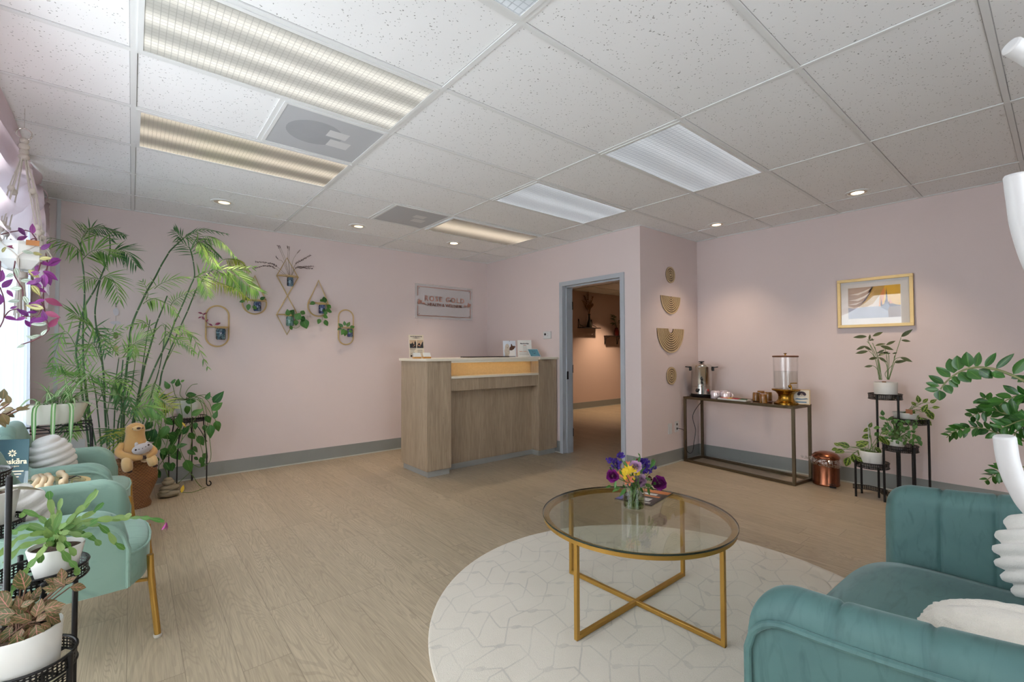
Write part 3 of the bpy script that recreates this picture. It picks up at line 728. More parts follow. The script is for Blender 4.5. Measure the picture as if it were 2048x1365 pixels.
def side_table():
    c = V((-.385, 3.44, 0)); t = thing('side_table', 'round glass side table with gold rim between the two aqua armchairs', 'table', c)
    R = .22; zt = .57
    rg = MB().lathe([(R-.02, zt-.022), (R, zt-.022), (R, zt), (R-.02, zt), (R-.02, zt-.022)], c, 64); rg.f = [f for f in rg.f if len(f) == 4]; part(rg, 'rim', M_GOLDM, t)
    part(MB().lathe([(.0001, zt-.004), (R-.019, zt-.004)], c, 64, caps=False).lathe([(.0001, zt+.001), (R-.019, zt+.001)], c, 64, caps=False), 'glass_top', M_GLASSG, t)
    for a in (45, 135, 225, 315): a = math.radians(a); part(MB().beam(c+V((.185*math.cos(a), .185*math.sin(a), .0)), c+V((.19*math.cos(a), .19*math.sin(a), zt-.02)), .014), 'leg', M_GOLDM, t)
    rg = MB().lathe([(.175, .12), (.19, .12), (.19, .132), (.175, .132), (.175, .12)], c, 48); rg.f = [f for f in rg.f if len(f) == 4]; part(rg, 'lower_ring', M_GOLDM, t)
    zz = zt+.0015
    # teal brochure in a clear holder
    b = thing('brochure_holder', 'teal brochure standing in a clear acrylic holder on the glass side table', 'brochure', (-.48, 3.42, zz))
    R_ = V((.80, -.45, 0)).normalized(); U_ = V((.0, .12, 1)).normalized(); O = V((-.53, 3.46, zz+.02)); P = Panel(O, R_, U_)
    br = MB(); P.slab(br, 0, .015, .15, .235, 0, .002); P2 = P
    o = part(br, 'brochure', simple('teal_card', (18, 58, 64), .5), b)
    tx = MB(); text_mb(tx, 'samskāra', .036, P.p(.075, .112, .0025), R_, U_, .0006); text_mb(tx, 'wellness space', .011, P.p(.078, .097, .0025), R_, U_)
    for i, (a0, a1) in enumerate(((.03, .13), (.035, .12), (.04, .11))): P.slab(tx, a0, .072-.014*i, a1, .077-.014*i, .002, .0026)
    cx_, cy_ = .078, .165
    for i in range(8): 
        a = i*PI/4; P.poly(tx, [(cx_+.005*math.cos(a), cy_+.005*math.sin(a)), (cx_+.014*math.cos(a+.3), cy_+.014*math.sin(a+.3)), (cx_+.02*math.cos(a), cy_+.02*math.sin(a)), (cx_+.014*math.cos(a-.3), cy_+.014*math.sin(a-.3))], .002, .0006)
    part(tx, 'lettering', simple('gold_print', (226, 206, 170), .5), o)
    h = MB(); P.slab(h, -.006, 0, .156, .09, -.006, -.0045); P.slab(h, -.006, 0, .156, .075, .008, .0095); P.slab(h, -.006, 0, -.0045, .075, -.006, .0095); P.slab(h, .1545, 0, .156, .075, -.006, .0095); P.slab(h, -.006, -.004, .156, 0, -.006, .03)
    part(h, 'holder', M_GLASS, b, False)
    # carved wooden massage tools
    mw = simple('pale_turned_wood', (222, 196, 158), .5, 0, .08, 20)
    for k, (p, q, bend) in enumerate((((59, 983), (70, 957), .03), ((76, 983), (76, 955), .03), ((92, 980), (90, 953), .025), ((124, 969), (117, 947), .01))):
        a, c2 = at(*p, 'z', zz+.018), at(*q, 'z', zz+.018); c2.z += .004; md = (a+c2)/2+V((.022, -.01, bend*.6))
        pts = bez([a, md, c2], 14); rr = [.0165 if i in (0, 1, 13, 14) else (.02 if i in (2, 12) else .0125) for i in range(15)]; rr[0] = rr[-1] = .008
        solo(MB().tube(pts, rr, 12), 'massage_tool', mw, ['curved pale wooden massage tool lying furthest left beside the brochure holder', 'curved pale wooden massage tool, second from the brochure holder', 'curved pale wooden massage tool, third from the brochure holder', 'small straight pale wooden massage tool standing alone near the gold rim'][k], 'massage tool', loc=a, group='wooden tools on the side table')
    g = MB().tube([V((-.3, 3.56, zz+.004)), V((-.23, 3.55, zz+.006)), V((-.21, 3.51, zz+.004))], .0025, 6)
    g.tube([V((-.23, 3.55, zz+.006)), V((-.26, 3.5, zz+.004)), V((-.29, 3.52, zz+.004))], .0025, 6)
    solo(g, 'wire_glasses', M_BLACKM, 'thin dark wire spectacles lying on the side table near its gold rim', 'glasses', loc=(-.25, 3.53, zz))
side_table()

# ---------------------------------------------------------------- reception desk
def lam_mat():
    t = NT('grey_oak_laminate'); tc = t.n('TexCoord'); mp = t.n('Mapping'); mp.inputs['Scale'].default_value = (1, 1, .045); t.l(tc.outputs['Object'], mp.inputs[0])
    n1 = t.noise(mp.outputs[0], 9, 3, .6); n2 = t.noise(mp.outputs[0], 110, 3, .3)
    mp2 = t.n('Mapping'); mp2.inputs['Scale'].default_value = (1, 1, .3); t.l(tc.outputs['Object'], mp2.inputs[0]); kn = t.noise(mp2.outputs[0], 30, 2)
    col = t.mix(n1, lin((156, 136, 112)), lin((196, 176, 150))); col = t.mix(t.math('MULTIPLY', t.math('SUBTRACT', n2, .35, clamp=True), 1.3), col, lin((116, 98, 82)))
    col = t.mix(t.math('MULTIPLY', t.math('GREATER_THAN', kn, .72), .3), col, lin((110, 92, 76)))
    t.pbr(col, .5, 0, t.bump(n2, .05, .001)); return t.m
M_LAM = lam_mat(); M_PLINTH = simple('brushed_aluminium_plinth', (176, 178, 176), .38, .35, .05, 20); M_TOP = simple('cream_solid_surface', (232, 224, 206), .35, 0, .02)
def desk():
    t = thing('reception_desk', 'tall grey oak reception desk with cream top and lit ledge beside the doorway', 'desk', (3.2, 4.4, 0))
    yb, yp, yr = 4.68, 4.105, 4.235; xa, xb, xc, xd = 2.29, 2.575, 3.82, 4.13; hz = 1.172
    part(MB().box((xa, yp, .062), (xb, yb, hz)), 'left_pillar', M_LAM, t, False, .002)
    part(MB().box((xc, yp, .062), (xd, yb, hz)), 'right_pillar', M_LAM, t, False, .002)
    part(MB().box((xb, yr, .062), (xc, yr+.03, .99)), 'front_panel', M_LAM, t, False)
    part(MB().box((xb, yp+.012, .855), (xc, yp+.03, .985)), 'apron', M_LAM, t, False, .001)
    part(MB().box((xb, yp-.005, .985), (xc, yr+.06, 1.01)), 'ledge', M_TOP, t, False, .004)
    part(MB().box((xb, yr+.02, 1.01), (xc, yr+.045, hz)), 'upper_panel', simple('warm_oak_laminate', (206, 178, 132), .5, 0, .12, 40), t, False)
    tp = MB().box((xa-.02, yp-.02, hz), (xb+.0, yb+.02, hz+.028)).box((xb, yp+.0, hz), (xc, yb+.02, hz+.028)).box((xc, yp-.02, hz), (xd+.012, yb+.02, hz+.028))
    part(tp, 'counter_top', M_TOP, t, False, .004)
    pl = MB().box((xa+.02, yp+.02, 0), (xb-.01, yb-.02, .062)).box((xb-.01, yr+.01, 0), (xc+.01, yr+.05, .062)).box((xc+.01, yp+.02, 0), (xd-.02, yb-.02, .062))
    part(pl, 'plinth', M_PLINTH, t, False)
    part(MB().box((xb, yp+.004, hz-.02), (xc, yp+.016, hz)), 'lamp_fascia', M_TOP, t, False, .001)  # fascia added in front of the strip lamp to hide it
    # strip lamp under the counter washes the ledge
    part(MB().box((xb+.02, yp+.03, hz-.008), (xc-.02, yp+.045, hz-.0005)), 'ledge_lamp', emit("ledge_strip", (255, 214, 150), 2.6), t, False)
    return hz+.028
DZ = desk()
def counter_items():
    z = DZ+.0005
    # flyer on an acrylic stand
    O = at(819, 712, 'y', 4.36); O.z = z+.004; t = thing('flyer', 'cream pilates flyer with two photos standing at the left end of the counter', 'flyer', O)
    R_ = V((1, -.12, 0)).normalized(); U_ = V((0, .1, 1)).normalized(); P = Panel(O, R_, U_); W_, H_ = .165, .245
    b = MB(); P.slab(b, 0, 0, W_, H_, 0, .002); bo = part(b, 'sheet', simple('cream_paper', (232, 216, 192), .6), t, False)
    tx = MB(); text_mb(tx, 'PILATES SEMI PRIVATES', .0125, P.p(W_/2, H_-.022, .0022), R_, U_, .0006); P.poly(tx, [(.03, H_-.033), (.08, H_-.029), (.135, H_-.033), (.08, H_-.037)], .002)
    for i in range(5): P.slab(tx, .01, .082-.012*i, .06-.006*(i % 2), .085-.012*i, .002, .0024)
    for i in range(3): P.slab(tx, .09, .082-.012*i, .145, .085-.012*i, .002, .0024)
    P.slab(tx, .008, .092, .07, .097, .002, .0024); P.poly(tx, [(.01, .012), (.03, .01), (.032, .03), (.014, .034)], .002)
    part(tx, 'print', simple('brown_ink', (60, 46, 42), .6), bo, False)
    ph = MB(); P.slab(ph, .008, .105, .079, .19, .002, .0024); P.slab(ph, .086, .105, .157, .19, .002, .0024); part(ph, 'photo_ground', simple('photo_beige', (206, 172, 136), .6), bo, False)
    fg = MB()
    for sx, pts in ((.008, [(0, 0), (.071, 0), (.07, .06), (.06, .078), (.052, .06), (.05, .035), (.035, .05), (.03, .068), (.024, .05), (.012, .045), (0, .05)]), (.086, [(0, 0), (.071, 0), (.071, .068), (.062, .066), (.05, .04), (.04, .03), (.03, .056), (.014, .045), (.002, .02)])):
        P.poly(fg, [(sx+a, .105+c) for a, c in pts], .0024)
    part(fg, 'photo_figures', simple('dark_clothes', (44, 42, 44), .6), bo, False)
    sk = MB(); P.poly(sk, [(.04, .118), (.066, .132), (.068, .14), (.045, .126)], .0028); P.poly(sk, [(.098, .13), (.125, .124), (.127, .132), (.1, .138)], .0028); P.disc(sk, .034, .172, .005, .0028); P.disc(sk, .116, .164, .006, .0028); part(sk, 'photo_skin', simple('skin_tone_print', (214, 150, 116), .6), bo, False)
    part(MB().box((O.x-.005, O.y-.03, z), (O.x+W_+.005, O.y+.05, z+.004)), 'stand', M_GLASS, t, False)
    # two card holders
    for k, px in enumerate((828, 848)):
        o = at(px, 715, 'y', 4.23); o.z = z; c = thing('card_holder', ('small wooden business card holder directly before the pilates flyer', 'small wooden business card holder right of the other one, clear of the flyer')[k], 'card holder', o, 'wooden card holders on the counter')
        part(MB().box((o.x, o.y, z), (o.x+.085, o.y+.035, z+.018)), 'wooden_base', simple('honey_wood', (196, 140, 68), .5), c, False, .002)
        P3 = Panel(o+V((.002, .012, .012)), (1,0,0), (0,.5,.9)); m = MB(); P3.slab(m, 0, 0, .081, .048, 0, .012); part(m, 'cards', M_CARD, c, False)
    # laptop edge / keyboard tray dark line on top
    a = at(930, 713, 'y', 4.5); solo(MB().box((a.x, 4.42, z), (3.62, 4.6, z+.012)), 'laptop', simple('dark_grey_shell', (52, 50, 52), .4), 'closed dark laptop lying flat on the counter before the animal photo', 'laptop', (a.x, 4.42, z), bevel=.003)
    # animal photo board
    O = at(1007, 711, 'y', 4.45); O.z = z; t = thing('photo_board', 'pale blue photo board of a cream puppy and a spotted puppy on the counter', 'photo', O)
    R_ = V((1, -.35, 0)).normalized(); U_ = V((0.03, .1, 1)).normalized(); P = Panel(O, R_, U_)
    b = MB(); P.slab(b, 0, 0, .165, .205, 0, .004); part(b, 'board', simple('pale_blue_print', (214, 222, 234), .5), t, False)
    m = MB(); P.poly(m, [(.02, .012), (.07, .012), (.085, .06), (.08, .095), (.085, .13), (.075, .155), (.06, .168), (.04, .165), (.025, .14), (.022, .11), (.012, .08)], .004); part(m, 'cream_puppy_print', simple('print_beige', (196, 184, 170), .7, 0, .3, 60), t, False)
    m = MB(); P.poly(m, [(.075, .015), (.155, .015), (.16, .07), (.145, .105), (.1, .11), (.085, .07)], .004); part(m, 'white_fur_print', simple('print_white', (232, 230, 228), .7), t, False)
    m = MB(); P.poly(m, [(.08, .085), (.115, .085), (.14, .1), (.163, .13), (.15, .142), (.125, .14), (.115, .165), (.105, .165), (.1, .135), (.085, .12)], .0045); P.disc(m, .055, .118, .005, .0045); P.disc(m, .1, .118, .004, .005); P.disc(m, .085, .2, .004, .0045); P.slab(m, .03, .005, .155, .01, .004, .0045); part(m, 'brown_patch_print', simple('print_brown', (92, 60, 46), .7), t, False)
    # memberships sheet
    O = at(1036, 711, 'y', 4.40); O.z = z; t = thing('price_sheet', 'white memberships sheet between the puppy photo and the tablet', 'sign', O); P = Panel(O, R_, U_)
    b = MB(); P.slab(b, 0, 0, .19, .215, 0, .003); part(b, 'sheet', M_CARD, t, False)
    m = MB(); text_mb(m, 'Memberships', .022, P.p(.095, .165, .0032), R_, U_, .0006)
    part(m, 'heading', M_INK, t, False)
    m = MB()
    for i in range(7): P.slab(m, .07 if i < 4 else .02, .14-.018*i, .125 if i < 4 else .17, .143-.018*i, .003, .0034)
    part(m, 'small_print', M_INKG, t, False)
    m = MB(); P.slab(m, .08, .147, .115, .153, .003, .0034); P.slab(m, .02, .068, .06, .074, .003, .0034); P.slab(m, .075, .068, .115, .074, .003, .0034); part(m, 'orange_headings', simple('terracotta_ink', (206, 132, 104), .6), t, False)
    # tablet
    O = at(1061, 711, 'y', 4.25); O.z = z+.002; t = thing('tablet', 'small white tablet with a teal screen leaning at the right end of the counter', 'tablet', O)
    R_ = V((1, -.15, 0)).normalized(); U_ = V((-.12, .55, 1)).normalized(); P = Panel(O, R_, U_)
    b = MB(); P.slab(b, 0, 0, .165, .118, -.008, 0); part(b, 'body', M_WHITE, t, False, .003)
    m = MB(); P.slab(m, .012, .012, .153, .108, 0, .0006); part(m, 'screen', simple('teal_screen', (104, 160, 176), .25), t, False)
    m = MB(); dk = [(.06, .08), (.066, .086), (.072, .079), (.093, .079), (.099, .086), (.105, .08), (.1, .066), (.1, .055), (.09, .045), (.075, .045), (.065, .055), (.065, .066)]
    for i in range(len(dk)): m.beam(P.p(*dk[i], .0012), P.p(*dk[(i+1) % len(dk)], .0012), .002)
    P.disc(m, .0825, .05, .006, .0008); P.slab(m, .02, .018, .03, .024, .0006, .001); P.slab(m, .135, .018, .146, .022, .0006, .001)
    part(m, 'logo', simple('navy_print', (22, 52, 66), .5), t, False)
    part(MB().beam(P.p(.08, .06, -.012), V((P.p(.08, .06, -.012).x, P.p(.08, .06, -.012).y+.05, z+.004)), .03, .004), 'prop', M_WHITE, t, False)
counter_items()
# wall sign
def sign():
    x0, x1, z0, z1 = 2.932, 3.868, 1.727, 2.2; t = thing('wall_sign', 'clear acrylic wellness sign with rose gold lettering on the wall behind the desk', 'sign', ((x0+x1)/2, YA-.01, (z0+z1)/2))
    P = Panel((x0, YA-.012, z0), (1,0,0), (0,0,1)); W_, H_ = x1-x0, z1-z0
    b = MB(); P.slab(b, 0, 0, W_, H_, -.002, .004); 
    t2 = NT('acrylic_clear'); d = t2.n('BsdfTransparent'); p = t2.pbr(lin((240, 236, 238)), .55); mx = t2.n('MixShader'); mx.inputs[0].default_value = .35; t2.l(d.outputs[0], mx.inputs[1]); t2.l(p.outputs[0], mx.inputs[2]); t2.l(mx.outputs[0], t2.out.inputs[0])
    part(b, 'acrylic_sheet', t2.m, t, False)
    m = MB(); i_ = .035; th = .009
    P.slab(m, i_, H_-i_-th, W_-i_, H_-i_, .004, .0055); P.slab(m, i_, i_, W_-i_, i_+th, .004, .0055)
    for xx in (i_, W_-i_-th): P.slab(m, xx, i_, xx+th, i_+.135, .004, .0055); P.slab(m, xx, H_-i_-.13, xx+th, H_-i_, .004, .0055)
    part(m, 'border', M_ROSE, t, False)
    m = MB(); cc = (W_/2)
    # slab-serif capitals: heavy letters with small feet
    text_mb(m, 'ROSE GOLD', .098, P.p(cc, .247, .004), (1,0,0), (0,0,1), .002, .001, sp=1.3)
    part(m, 'large_lettering', M_ROSE, t, False)
    m = MB(); text_mb(m, 'HEALTH & WELLNESS', .058, P.p(cc, .178, .004), (1,0,0), (0,0,1), .0015, .001); part(m, 'small_lettering', simple('dark_rose_metal', (134, 92, 82), .3, .6), t, False)
    m = MB()
    for sg, cx_ in ((1, .085), (-1, W_-.085)):
        for k in range(9): a = k*2.4; r_ = .008+.0045*k; P.disc(m, cx_-sg*.02+r_*.7*math.cos(a), .225+r_*.7*math.sin(a), .011, .004, .0006+.0001*k)
        m.beam(P.p(cx_, .215, .005), P.p(cx_+sg*.085, .192, .005), .004)
        for q in (.02, .04): P.poly(m, [(cx_+sg*q, .21), (cx_+sg*(q+.012), .225), (cx_+sg*(q+.03), .208)], .004, .001); P.poly(m, [(cx_+sg*q, .207), (cx_+sg*(q+.012), .19), (cx_+sg*(q+.03), .202)], .004, .001)
    part(m, 'rose_emblem', M_ROSE, t, False)
    m = MB()
    for x, y in ((.06, .06), (W_-.06, .06), (.06, H_-.06), (W_-.06, H_-.06)): P.disc(m, x, y, .005, -.002, .009)
    part(m, 'screw', M_INK, t, False)
sign()
def thermostat():
    t = thing('thermostat', 'small white square thermostat on the wall above the counter beside the doorway', 'thermostat', (XB, 4.275, 1.49)); P = Panel((XB, 4.345, 1.435), (0,-1,0), (0,0,1))
    b = MB(); P.slab(b, 0, 0, .135, .095, 0, .024); part(b, 'housing', M_WHITE, t, False, .006); m = MB(); P.slab(m, .02, .045, .055, .07, .024, .0245); P.slab(m, .085, .06, .09, .068, .024, .0245); P.slab(m, .085, .035, .09, .043, .024, .0245); part(m, 'display', M_INK, t, False)
thermostat()
for k, (y, hz_) in enumerate(((2.87, 0), (2.87, 0))):
    x0 = (4.648, 4.79)[k]; z0 = (.335, .345)[k]
    t = thing(('blank_wall_plate', 'power_outlet')[k], ('blank white wall plate low on the recess wall, left of the socket', 'white wall socket with the urn cord plugged in behind the console leg')[k], 'wall plate', (x0+.035, YD, z0))
    P = Panel((x0, YD, z0), (1,0,0), (0,0,1)); b = MB(); P.slab(b, 0, 0, .072, .118, 0, .007); part(b, 'plate', M_WHITE, t, False, .002)
    if k:
        m = MB(); P.disc(m, .036, .085, .014, .007, .0008); P.disc(m, .036, .035, .014, .007, .0008); part(m, 'socket', M_INK, t, False)
# low box plates behind the plants
for k, (px, py) in enumerate(((152, 895), (175, 885))):
    if k: continue
    a = at(px, py, 'y', YA); t = thing('power_outlet', 'white wall socket low behind the spider plant stand', 'wall plate', a)
    P = Panel(a+V((-.06, 0, -.05)), (1,0,0), (0,0,1)); b = MB(); P.slab(b, 0, 0, .12, .118, 0, .007); part(b, 'plate', M_WHITE, t, False, .002); m = MB(); P.disc(m, .06, .06, .02, .007, .003); part(m, 'plug', M_WHITE, t, False)
# ---------------------------------------------------------------- leaf surfaces
G_PALM = leafmat('palm_leaflet', (82, 136, 60), (150, 190, 100), rib=None, trans=.3)
G_PALMD = leafmat('dark_palm_leaflet', (48, 98, 52), (84, 134, 72), trans=.2)
G_PALMY = leafmat('yellowing_palm_leaflet', (126, 144, 44), (176, 180, 78), trans=.3)
G_POTH = leafmat('pothos_leaf', (34, 92, 38), (78, 132, 54), rib=(90, 146, 70), trans=.2)
G_SPID = leafmat('spider_plant_leaf', (100, 156, 80), (130, 178, 104), stripe=((226, 232, 196), -.1, .17), trans=.3)
G_TRAD = leafmat('silver_striped_leaf', (128, 148, 124), (160, 176, 150), stripe=((212, 220, 206), .12, .34), under=(122, 44, 120), trans=.12)
G_TRAP = leafmat('purple_leaf', (112, 40, 118), (150, 62, 140), rib=(90, 30, 90), trans=.3)
G_TRAR = leafmat('red_violet_leaf', (134, 48, 84), (150, 70, 100), trans=.25)
G_TRAY = leafmat('olive_striped_leaf', (150, 142, 78), (172, 164, 104), stripe=((206, 200, 140), .1, .3), trans=.2)
G_CACT = leafmat('segment_cactus_leaf', (66, 118, 42), (140, 164, 92), rib=(120, 150, 84), trans=.15)
G_FITT = leafmat('red_veined_leaf', (78, 84, 42), (122, 102, 66), rib=(190, 126, 112), veins=26, trans=.15, under=(120, 130, 60))
G_PRAY = leafmat('prayer_plant_leaf', (112, 146, 50), (142, 172, 66), stripe=((48, 74, 30), .10, .36), rib=(168, 188, 82), veins=24, trans=.15)
G_CTEN = leafmat('fishbone_leaf', (74, 88, 50), (100, 106, 62), rib=(44, 56, 34), veins=26, under=(84, 34, 40), trans=.15)
G_ZZ = leafmat('glossy_zz_leaf', (30, 82, 24), (62, 114, 38), rib=(86, 132, 54), trans=.1, rough=.28)
G_FERN = leafmat('small_green_leaf', (62, 112, 48), (100, 146, 72), trans=.2)
G_GREY = leafmat('dark_bronze_leaf', (88, 84, 58), (128, 112, 74), rib=(150, 120, 90), trans=.12, under=(110, 80, 74))
M_CANE = None
def cane_mat():
    t = NT('green_cane'); co = t.coord(); sp = t.n('SeparateXYZ'); t.l(co, sp.inputs[0]); f = t.math('FRACT', t.math('MULTIPLY', t.math('ADD', sp.outputs[2], t.math('MULTIPLY', sp.outputs[0], .37)), 6.5))
    ring = t.math('LESS_THAN', f, .05); col = t.mix(ring, t.mix(t.noise(co, 6, 2), lin((44, 80, 46)), lin((72, 112, 62))), lin((176, 182, 150))); t.pbr(col, .4); return t.m
M_CANE = cane_mat()
M_STEMG = simple('green_stem', (96, 128, 62), .5, 0, .15, 20); M_STEMB = simple('brown_stem', (110, 78, 58), .6, 0, .15, 20); M_STEMP = simple('purple_brown_stem', (112, 62, 68), .5, 0, .15, 20)

# ---------------------------------------------------------------- areca / bamboo palm
def frond(mb, st, pts, n, L, W, N=None, hang=.3, bend=.3, start=.15, one=0, spread=1.0, r=.0035):
    """one feather frond: pts = rachis control points; leaflets in pairs"""
    c = bez(pts, 18); st.tube(c, [lerp(r, r*.35, i/18) for i in range(19)], 5)
    N = V(N or (rnd(-.3, .3), -1, rnd(0, .5))).normalized()
    for k in range(n):
        t = lerp(start, .99, k/(n-1)); i = min(17, int(t*18)); f = t*18-i; p = c[i].lerp(c[i+1], f); T = (c[i+1]-c[i]).normalized()
        S = T.cross(N)
        if S.length < .1: continue
        S.normalize(); prof = .87*math.sin(PI*(.12+.80*t))**.6; fwd = lerp(.55, 1.9, t**1.5)
        for sg in (-1, 1):
            if one and sg != one and random.random() < .75: continue
            d = S*sg*spread+T*fwd+V((0, 0, -hang))+N*rnd(-.15, .3)+V((rnd(-.08, .08), rnd(-.08, .08), rnd(-.08, .08)))
            mb.leaf(p, d, N+V((0, 0, .4)), L*prof*rnd(.85, 1.1), W*rnd(.7, .95), bend*rnd(.5, 1.4), 5, .35, .1, 1.3)
def palm():
    t = thing('bamboo_palm', 'tall green bamboo palm with many canes standing in the corner behind the far armchair', 'plant', (-.12, 5.22, 0))
    cx, cy = -.12, 5.22
    part(MB().lathe([(.13, 0), (.15, .02), (.185, .30), (.19, .31), (.175, .31), (.165, .28)], (cx, cy, 0), 36, caps=False).lathe([(.0001, .27), (.17, .27)], (cx, cy, 0), 36, caps=False), 'pot', M_POTC, t)
    part(MB().lathe([(.0001, .285), (.168, .275)], (cx, cy, 0), 30, caps=False), 'soil', M_SOIL, t)
    S = [  # canes: photo outline, plane depth
     ([(178,895),(166,800),(157,736),(152,705),(158,659),(168,617),(192,575),(213,526),(220,500),(219,470)], 5.18, .0085),
     ([(184,895),(172,790),(168,745),(166,700),(166,660),(167.5,620),(169,590),(167.5,550),(163,510),(161,485)], 5.28, .0085),
     ([(215,895),(210,820),(208,760),(203,715),(197,672),(192,650),(190,625),(192,605),(196,580),(201,560)], 5.2, .0085),
     ([(246,895),(249,800),(253,740),(258,697),(261,663),(269,636),(284,603),(295,581),(311,554),(322,532),(334,512),(341,501),(358,485),(368,476)], 5.22, .0095),
     ([(262,895),(275,800),(288,738),(295,712),(306,674),(312,650),(324,620),(334.6,592)], 5.3, .0095),
     ([(258,895),(272,820),(298,762),(311,732),(324,705),(339,674),(349,646),(366,608),(380,575),(388,557),(389,544),(386,520),(381,501),(378,494)], 5.12, .008),
     ([(270,895),(300,830),(318,777),(324,745),(339,704),(363,649),(377,618),(391,583),(403,563),(414,551),(428,537)], 5.28, .008),
     ([(203,895),(196,830),(190,780),(180,745)], 5.1, .006), ([(228,895),(230,810),(232,760),(238,715)], 5.32, .006), ([(240,895),(243,830),(243,760),(246,720)], 5.05, .008),
     ([(268,890),(276,810),(282,760),(290,700),(300,640)], 5.34, .006), ([(280,895),(300,800),(318,740),(327,690),(332,650)], 5.36, .006), ([(222,895),(216,840),(205,790),(196,750)], 5.38, .005),
     ([(236,895),(238,840),(262,780),(268,740)], 5.14, .007), ([(192,895),(183,845),(176,800),(172,765)], 5.12, .006)]
    ends = []
    for pts, y, r in S:
        P = [at(a, b, 'y', y) for a, b in pts]; base = P[0]
        root = V((cx+max(-.13, min(.13, (base.x-cx)*.6)), cy+rnd(-.08, .08), .27)); P = [root]+P[1:] if (P[0].z < .45) else P
        c = bez(P, 40); part(MB().tube(c, [lerp(r*.9, r*.55, i/40) for i in range(41)], 8), 'cane', M_CANE, t); ends.append((c, y))
    def F(pts, y0, y1, n=13, L=.16, W=.013, mat=G_PALM, **kw):
        m = len(pts)-1; P = [at(a, b, 'y', lerp(y0, y1, i/m)) for i, (a, b) in enumerate(pts)]
        mb, st = MB(), MB(); frond(mb, st, P, n, L, W, **kw); k0 = len(mb.v)
        mb.v += st.v; base = len(mb.f)
        for f in st.f: mb.f.append([q+k0 for q in f]); mb.mi[len(mb.f)-1] = 1
        part(mb, 'frond', [mat, M_STEMG], t, angle=80)
    F([(168,512),(150,492),(128,482),(72,470)], 5.28, 5.0, 11, .22, .012, one=0, hang=1.1, spread=.5)
    F([(162,490),(165,475),(172,460)], 5.25, 5.15, 8, .17, .012, hang=-.2, spread=1)
    F([(167,475),(180,458),(205,458),(248,470)], 5.2, 5.1, 16, .12, .012, G_PALMD, hang=.3)
    F([(163,522),(180,505),(200,500),(222,512)], 5.25, 5.0, 12, .24, .018, hang=.1)
    F([(220,508),(232,502),(250,502),(272,530)], 5.18, 5.0, 14, .20, .014, G_PALMD, hang=.4)
    F([(219,470),(219,480),(222,462),(246,472)], 5.2, 5.1, 9, .1, .012, G_PALMD)
    F([(201,560),(212,552),(228,563),(238,600)], 5.2, 5.0, 14, .21, .013, hang=.2)
    F([(201,560),(190,556),(178,560),(166,572)], 5.2, 5.1, 8, .15, .01)
    F([(366,477),(378,471),(406,460),(452,468)], 5.22, 5.0, 13, .09, .010, G_PALMD, hang=.2, spread=.5)
    F([(372,478),(388,476),(417,473),(443,483),(471,514)], 5.22, 4.95, 17, .13, .012, G_PALM, hang=1.0, start=.4, one=1, spread=.8)
    F([(380,480),(403,481),(418,494),(436,512)], 5.2, 5.1, 14, .15, .013, G_PALMD, hang=.5)
    F([(386,515),(380,498),(362,484)], 5.12, 5.05, 7, .17, .012, G_PALMD)
    F([(381,501),(395,486),(402,490),(412,520)], 5.12, 5.0, 12, .15, .013, G_PALM, hang=.6)
    F([(392,492),(410,500),(424,517),(434,533)], 5.15, 5.0, 12, .14, .013, G_PALM, hang=.5)
    F([(366,477),(358,470),(350,462)], 5.2, 5.15, 6, .12, .014, G_PALMD)
    F([(428,537),(445,521),(463,518),(477,521),(498,541)], 5.28, 5.1, 15, .13, .013, G_PALMY, hang=1.0, start=.35)
    F([(390,556),(405,547),(430,540),(462,540),(505,536)], 5.12, 4.95, 12, .16, .014, G_PALM, hang=.3)
    F([(428,537),(450,536),(471,548),(495,568),(515,581)], 5.28, 4.95, 20, .25, .018, G_PALM, hang=.5, start=.3)
    F([(428,538),(440,545),(462,556),(476,580)], 5.28, 5.0, 12, .2, .014, G_PALM, hang=.9)
    F([(402,564),(423,561),(449,569),(472,578),(495,596)], 5.2, 4.95, 16, .15, .013, G_PALMY, hang=1.2)
    F([(388,554),(400,555),(409,569),(415,590)], 5.12, 4.95, 13, .17, .013, G_PALM, hang=.3)
    F([(341,612),(348,602),(366,591),(394,581)], 5.28, 5.1, 12, .09, .010, G_PALM)
    F([(309,578),(320,569),(342,560),(372,556)], 5.22, 5.1, 9, .15, .010, G_PALM, spread=.6)
    F([(286,608),(298,600),(312,598),(341,611),(354,628)], 5.22, 5.0, 15, .15, .013, G_PALM, hang=1.0, one=1)
    F([(292,600),(296,590),(292,575),(286,565)], 5.22, 5.2, 6, .1, .010)
    F([(194,662),(184,655),(176,649),(160,634),(143,626)], 5.2, 4.95, 12, .20, .014, G_PALM, hang=.1, spread=1)
    F([(195,664),(212,682),(232,706)], 5.2, 5.0, 8, .1, .010); F([(236,712),(222,690),(219,668),(240,657)], 5.32, 5.1, 9, .13, .010)
    F([(306,672),(297,650),(284,646),(256,655)], 5.3, 5.1, 8, .10, .014, G_PALM, hang=.4)
    F([(306,668),(325,650),(336,672),(365,683),(388,706)], 5.3, 5.0, 13, .12, .013, G_PALM, hang=.3, start=.4)
    F([(318,690),(338,665),(352,656),(380,668)], 5.2, 5.0, 9, .12, .013, G_PALM, start=.4)
    F([(245,716),(262,694),(278,682),(300,674)], 5.14, 4.95, 13, .16, .012, G_PALM, hang=-.3)
    F([(268,745),(272,700),(268,690),(264,712)], 5.14, 4.95, 11, .16, .014, G_PALM, hang=.8)
    F([(180,745),(170,752),(140,755),(112,742)], 5.1, 4.85, 12, .16, .012); F([(180,745),(160,735),(130,730),(104,742)], 5.1, 4.9, 12, .16, .010); F([(176,800),(170,770),(190,752),(228,775)], 5.12, 4.9, 13, .17, .013)
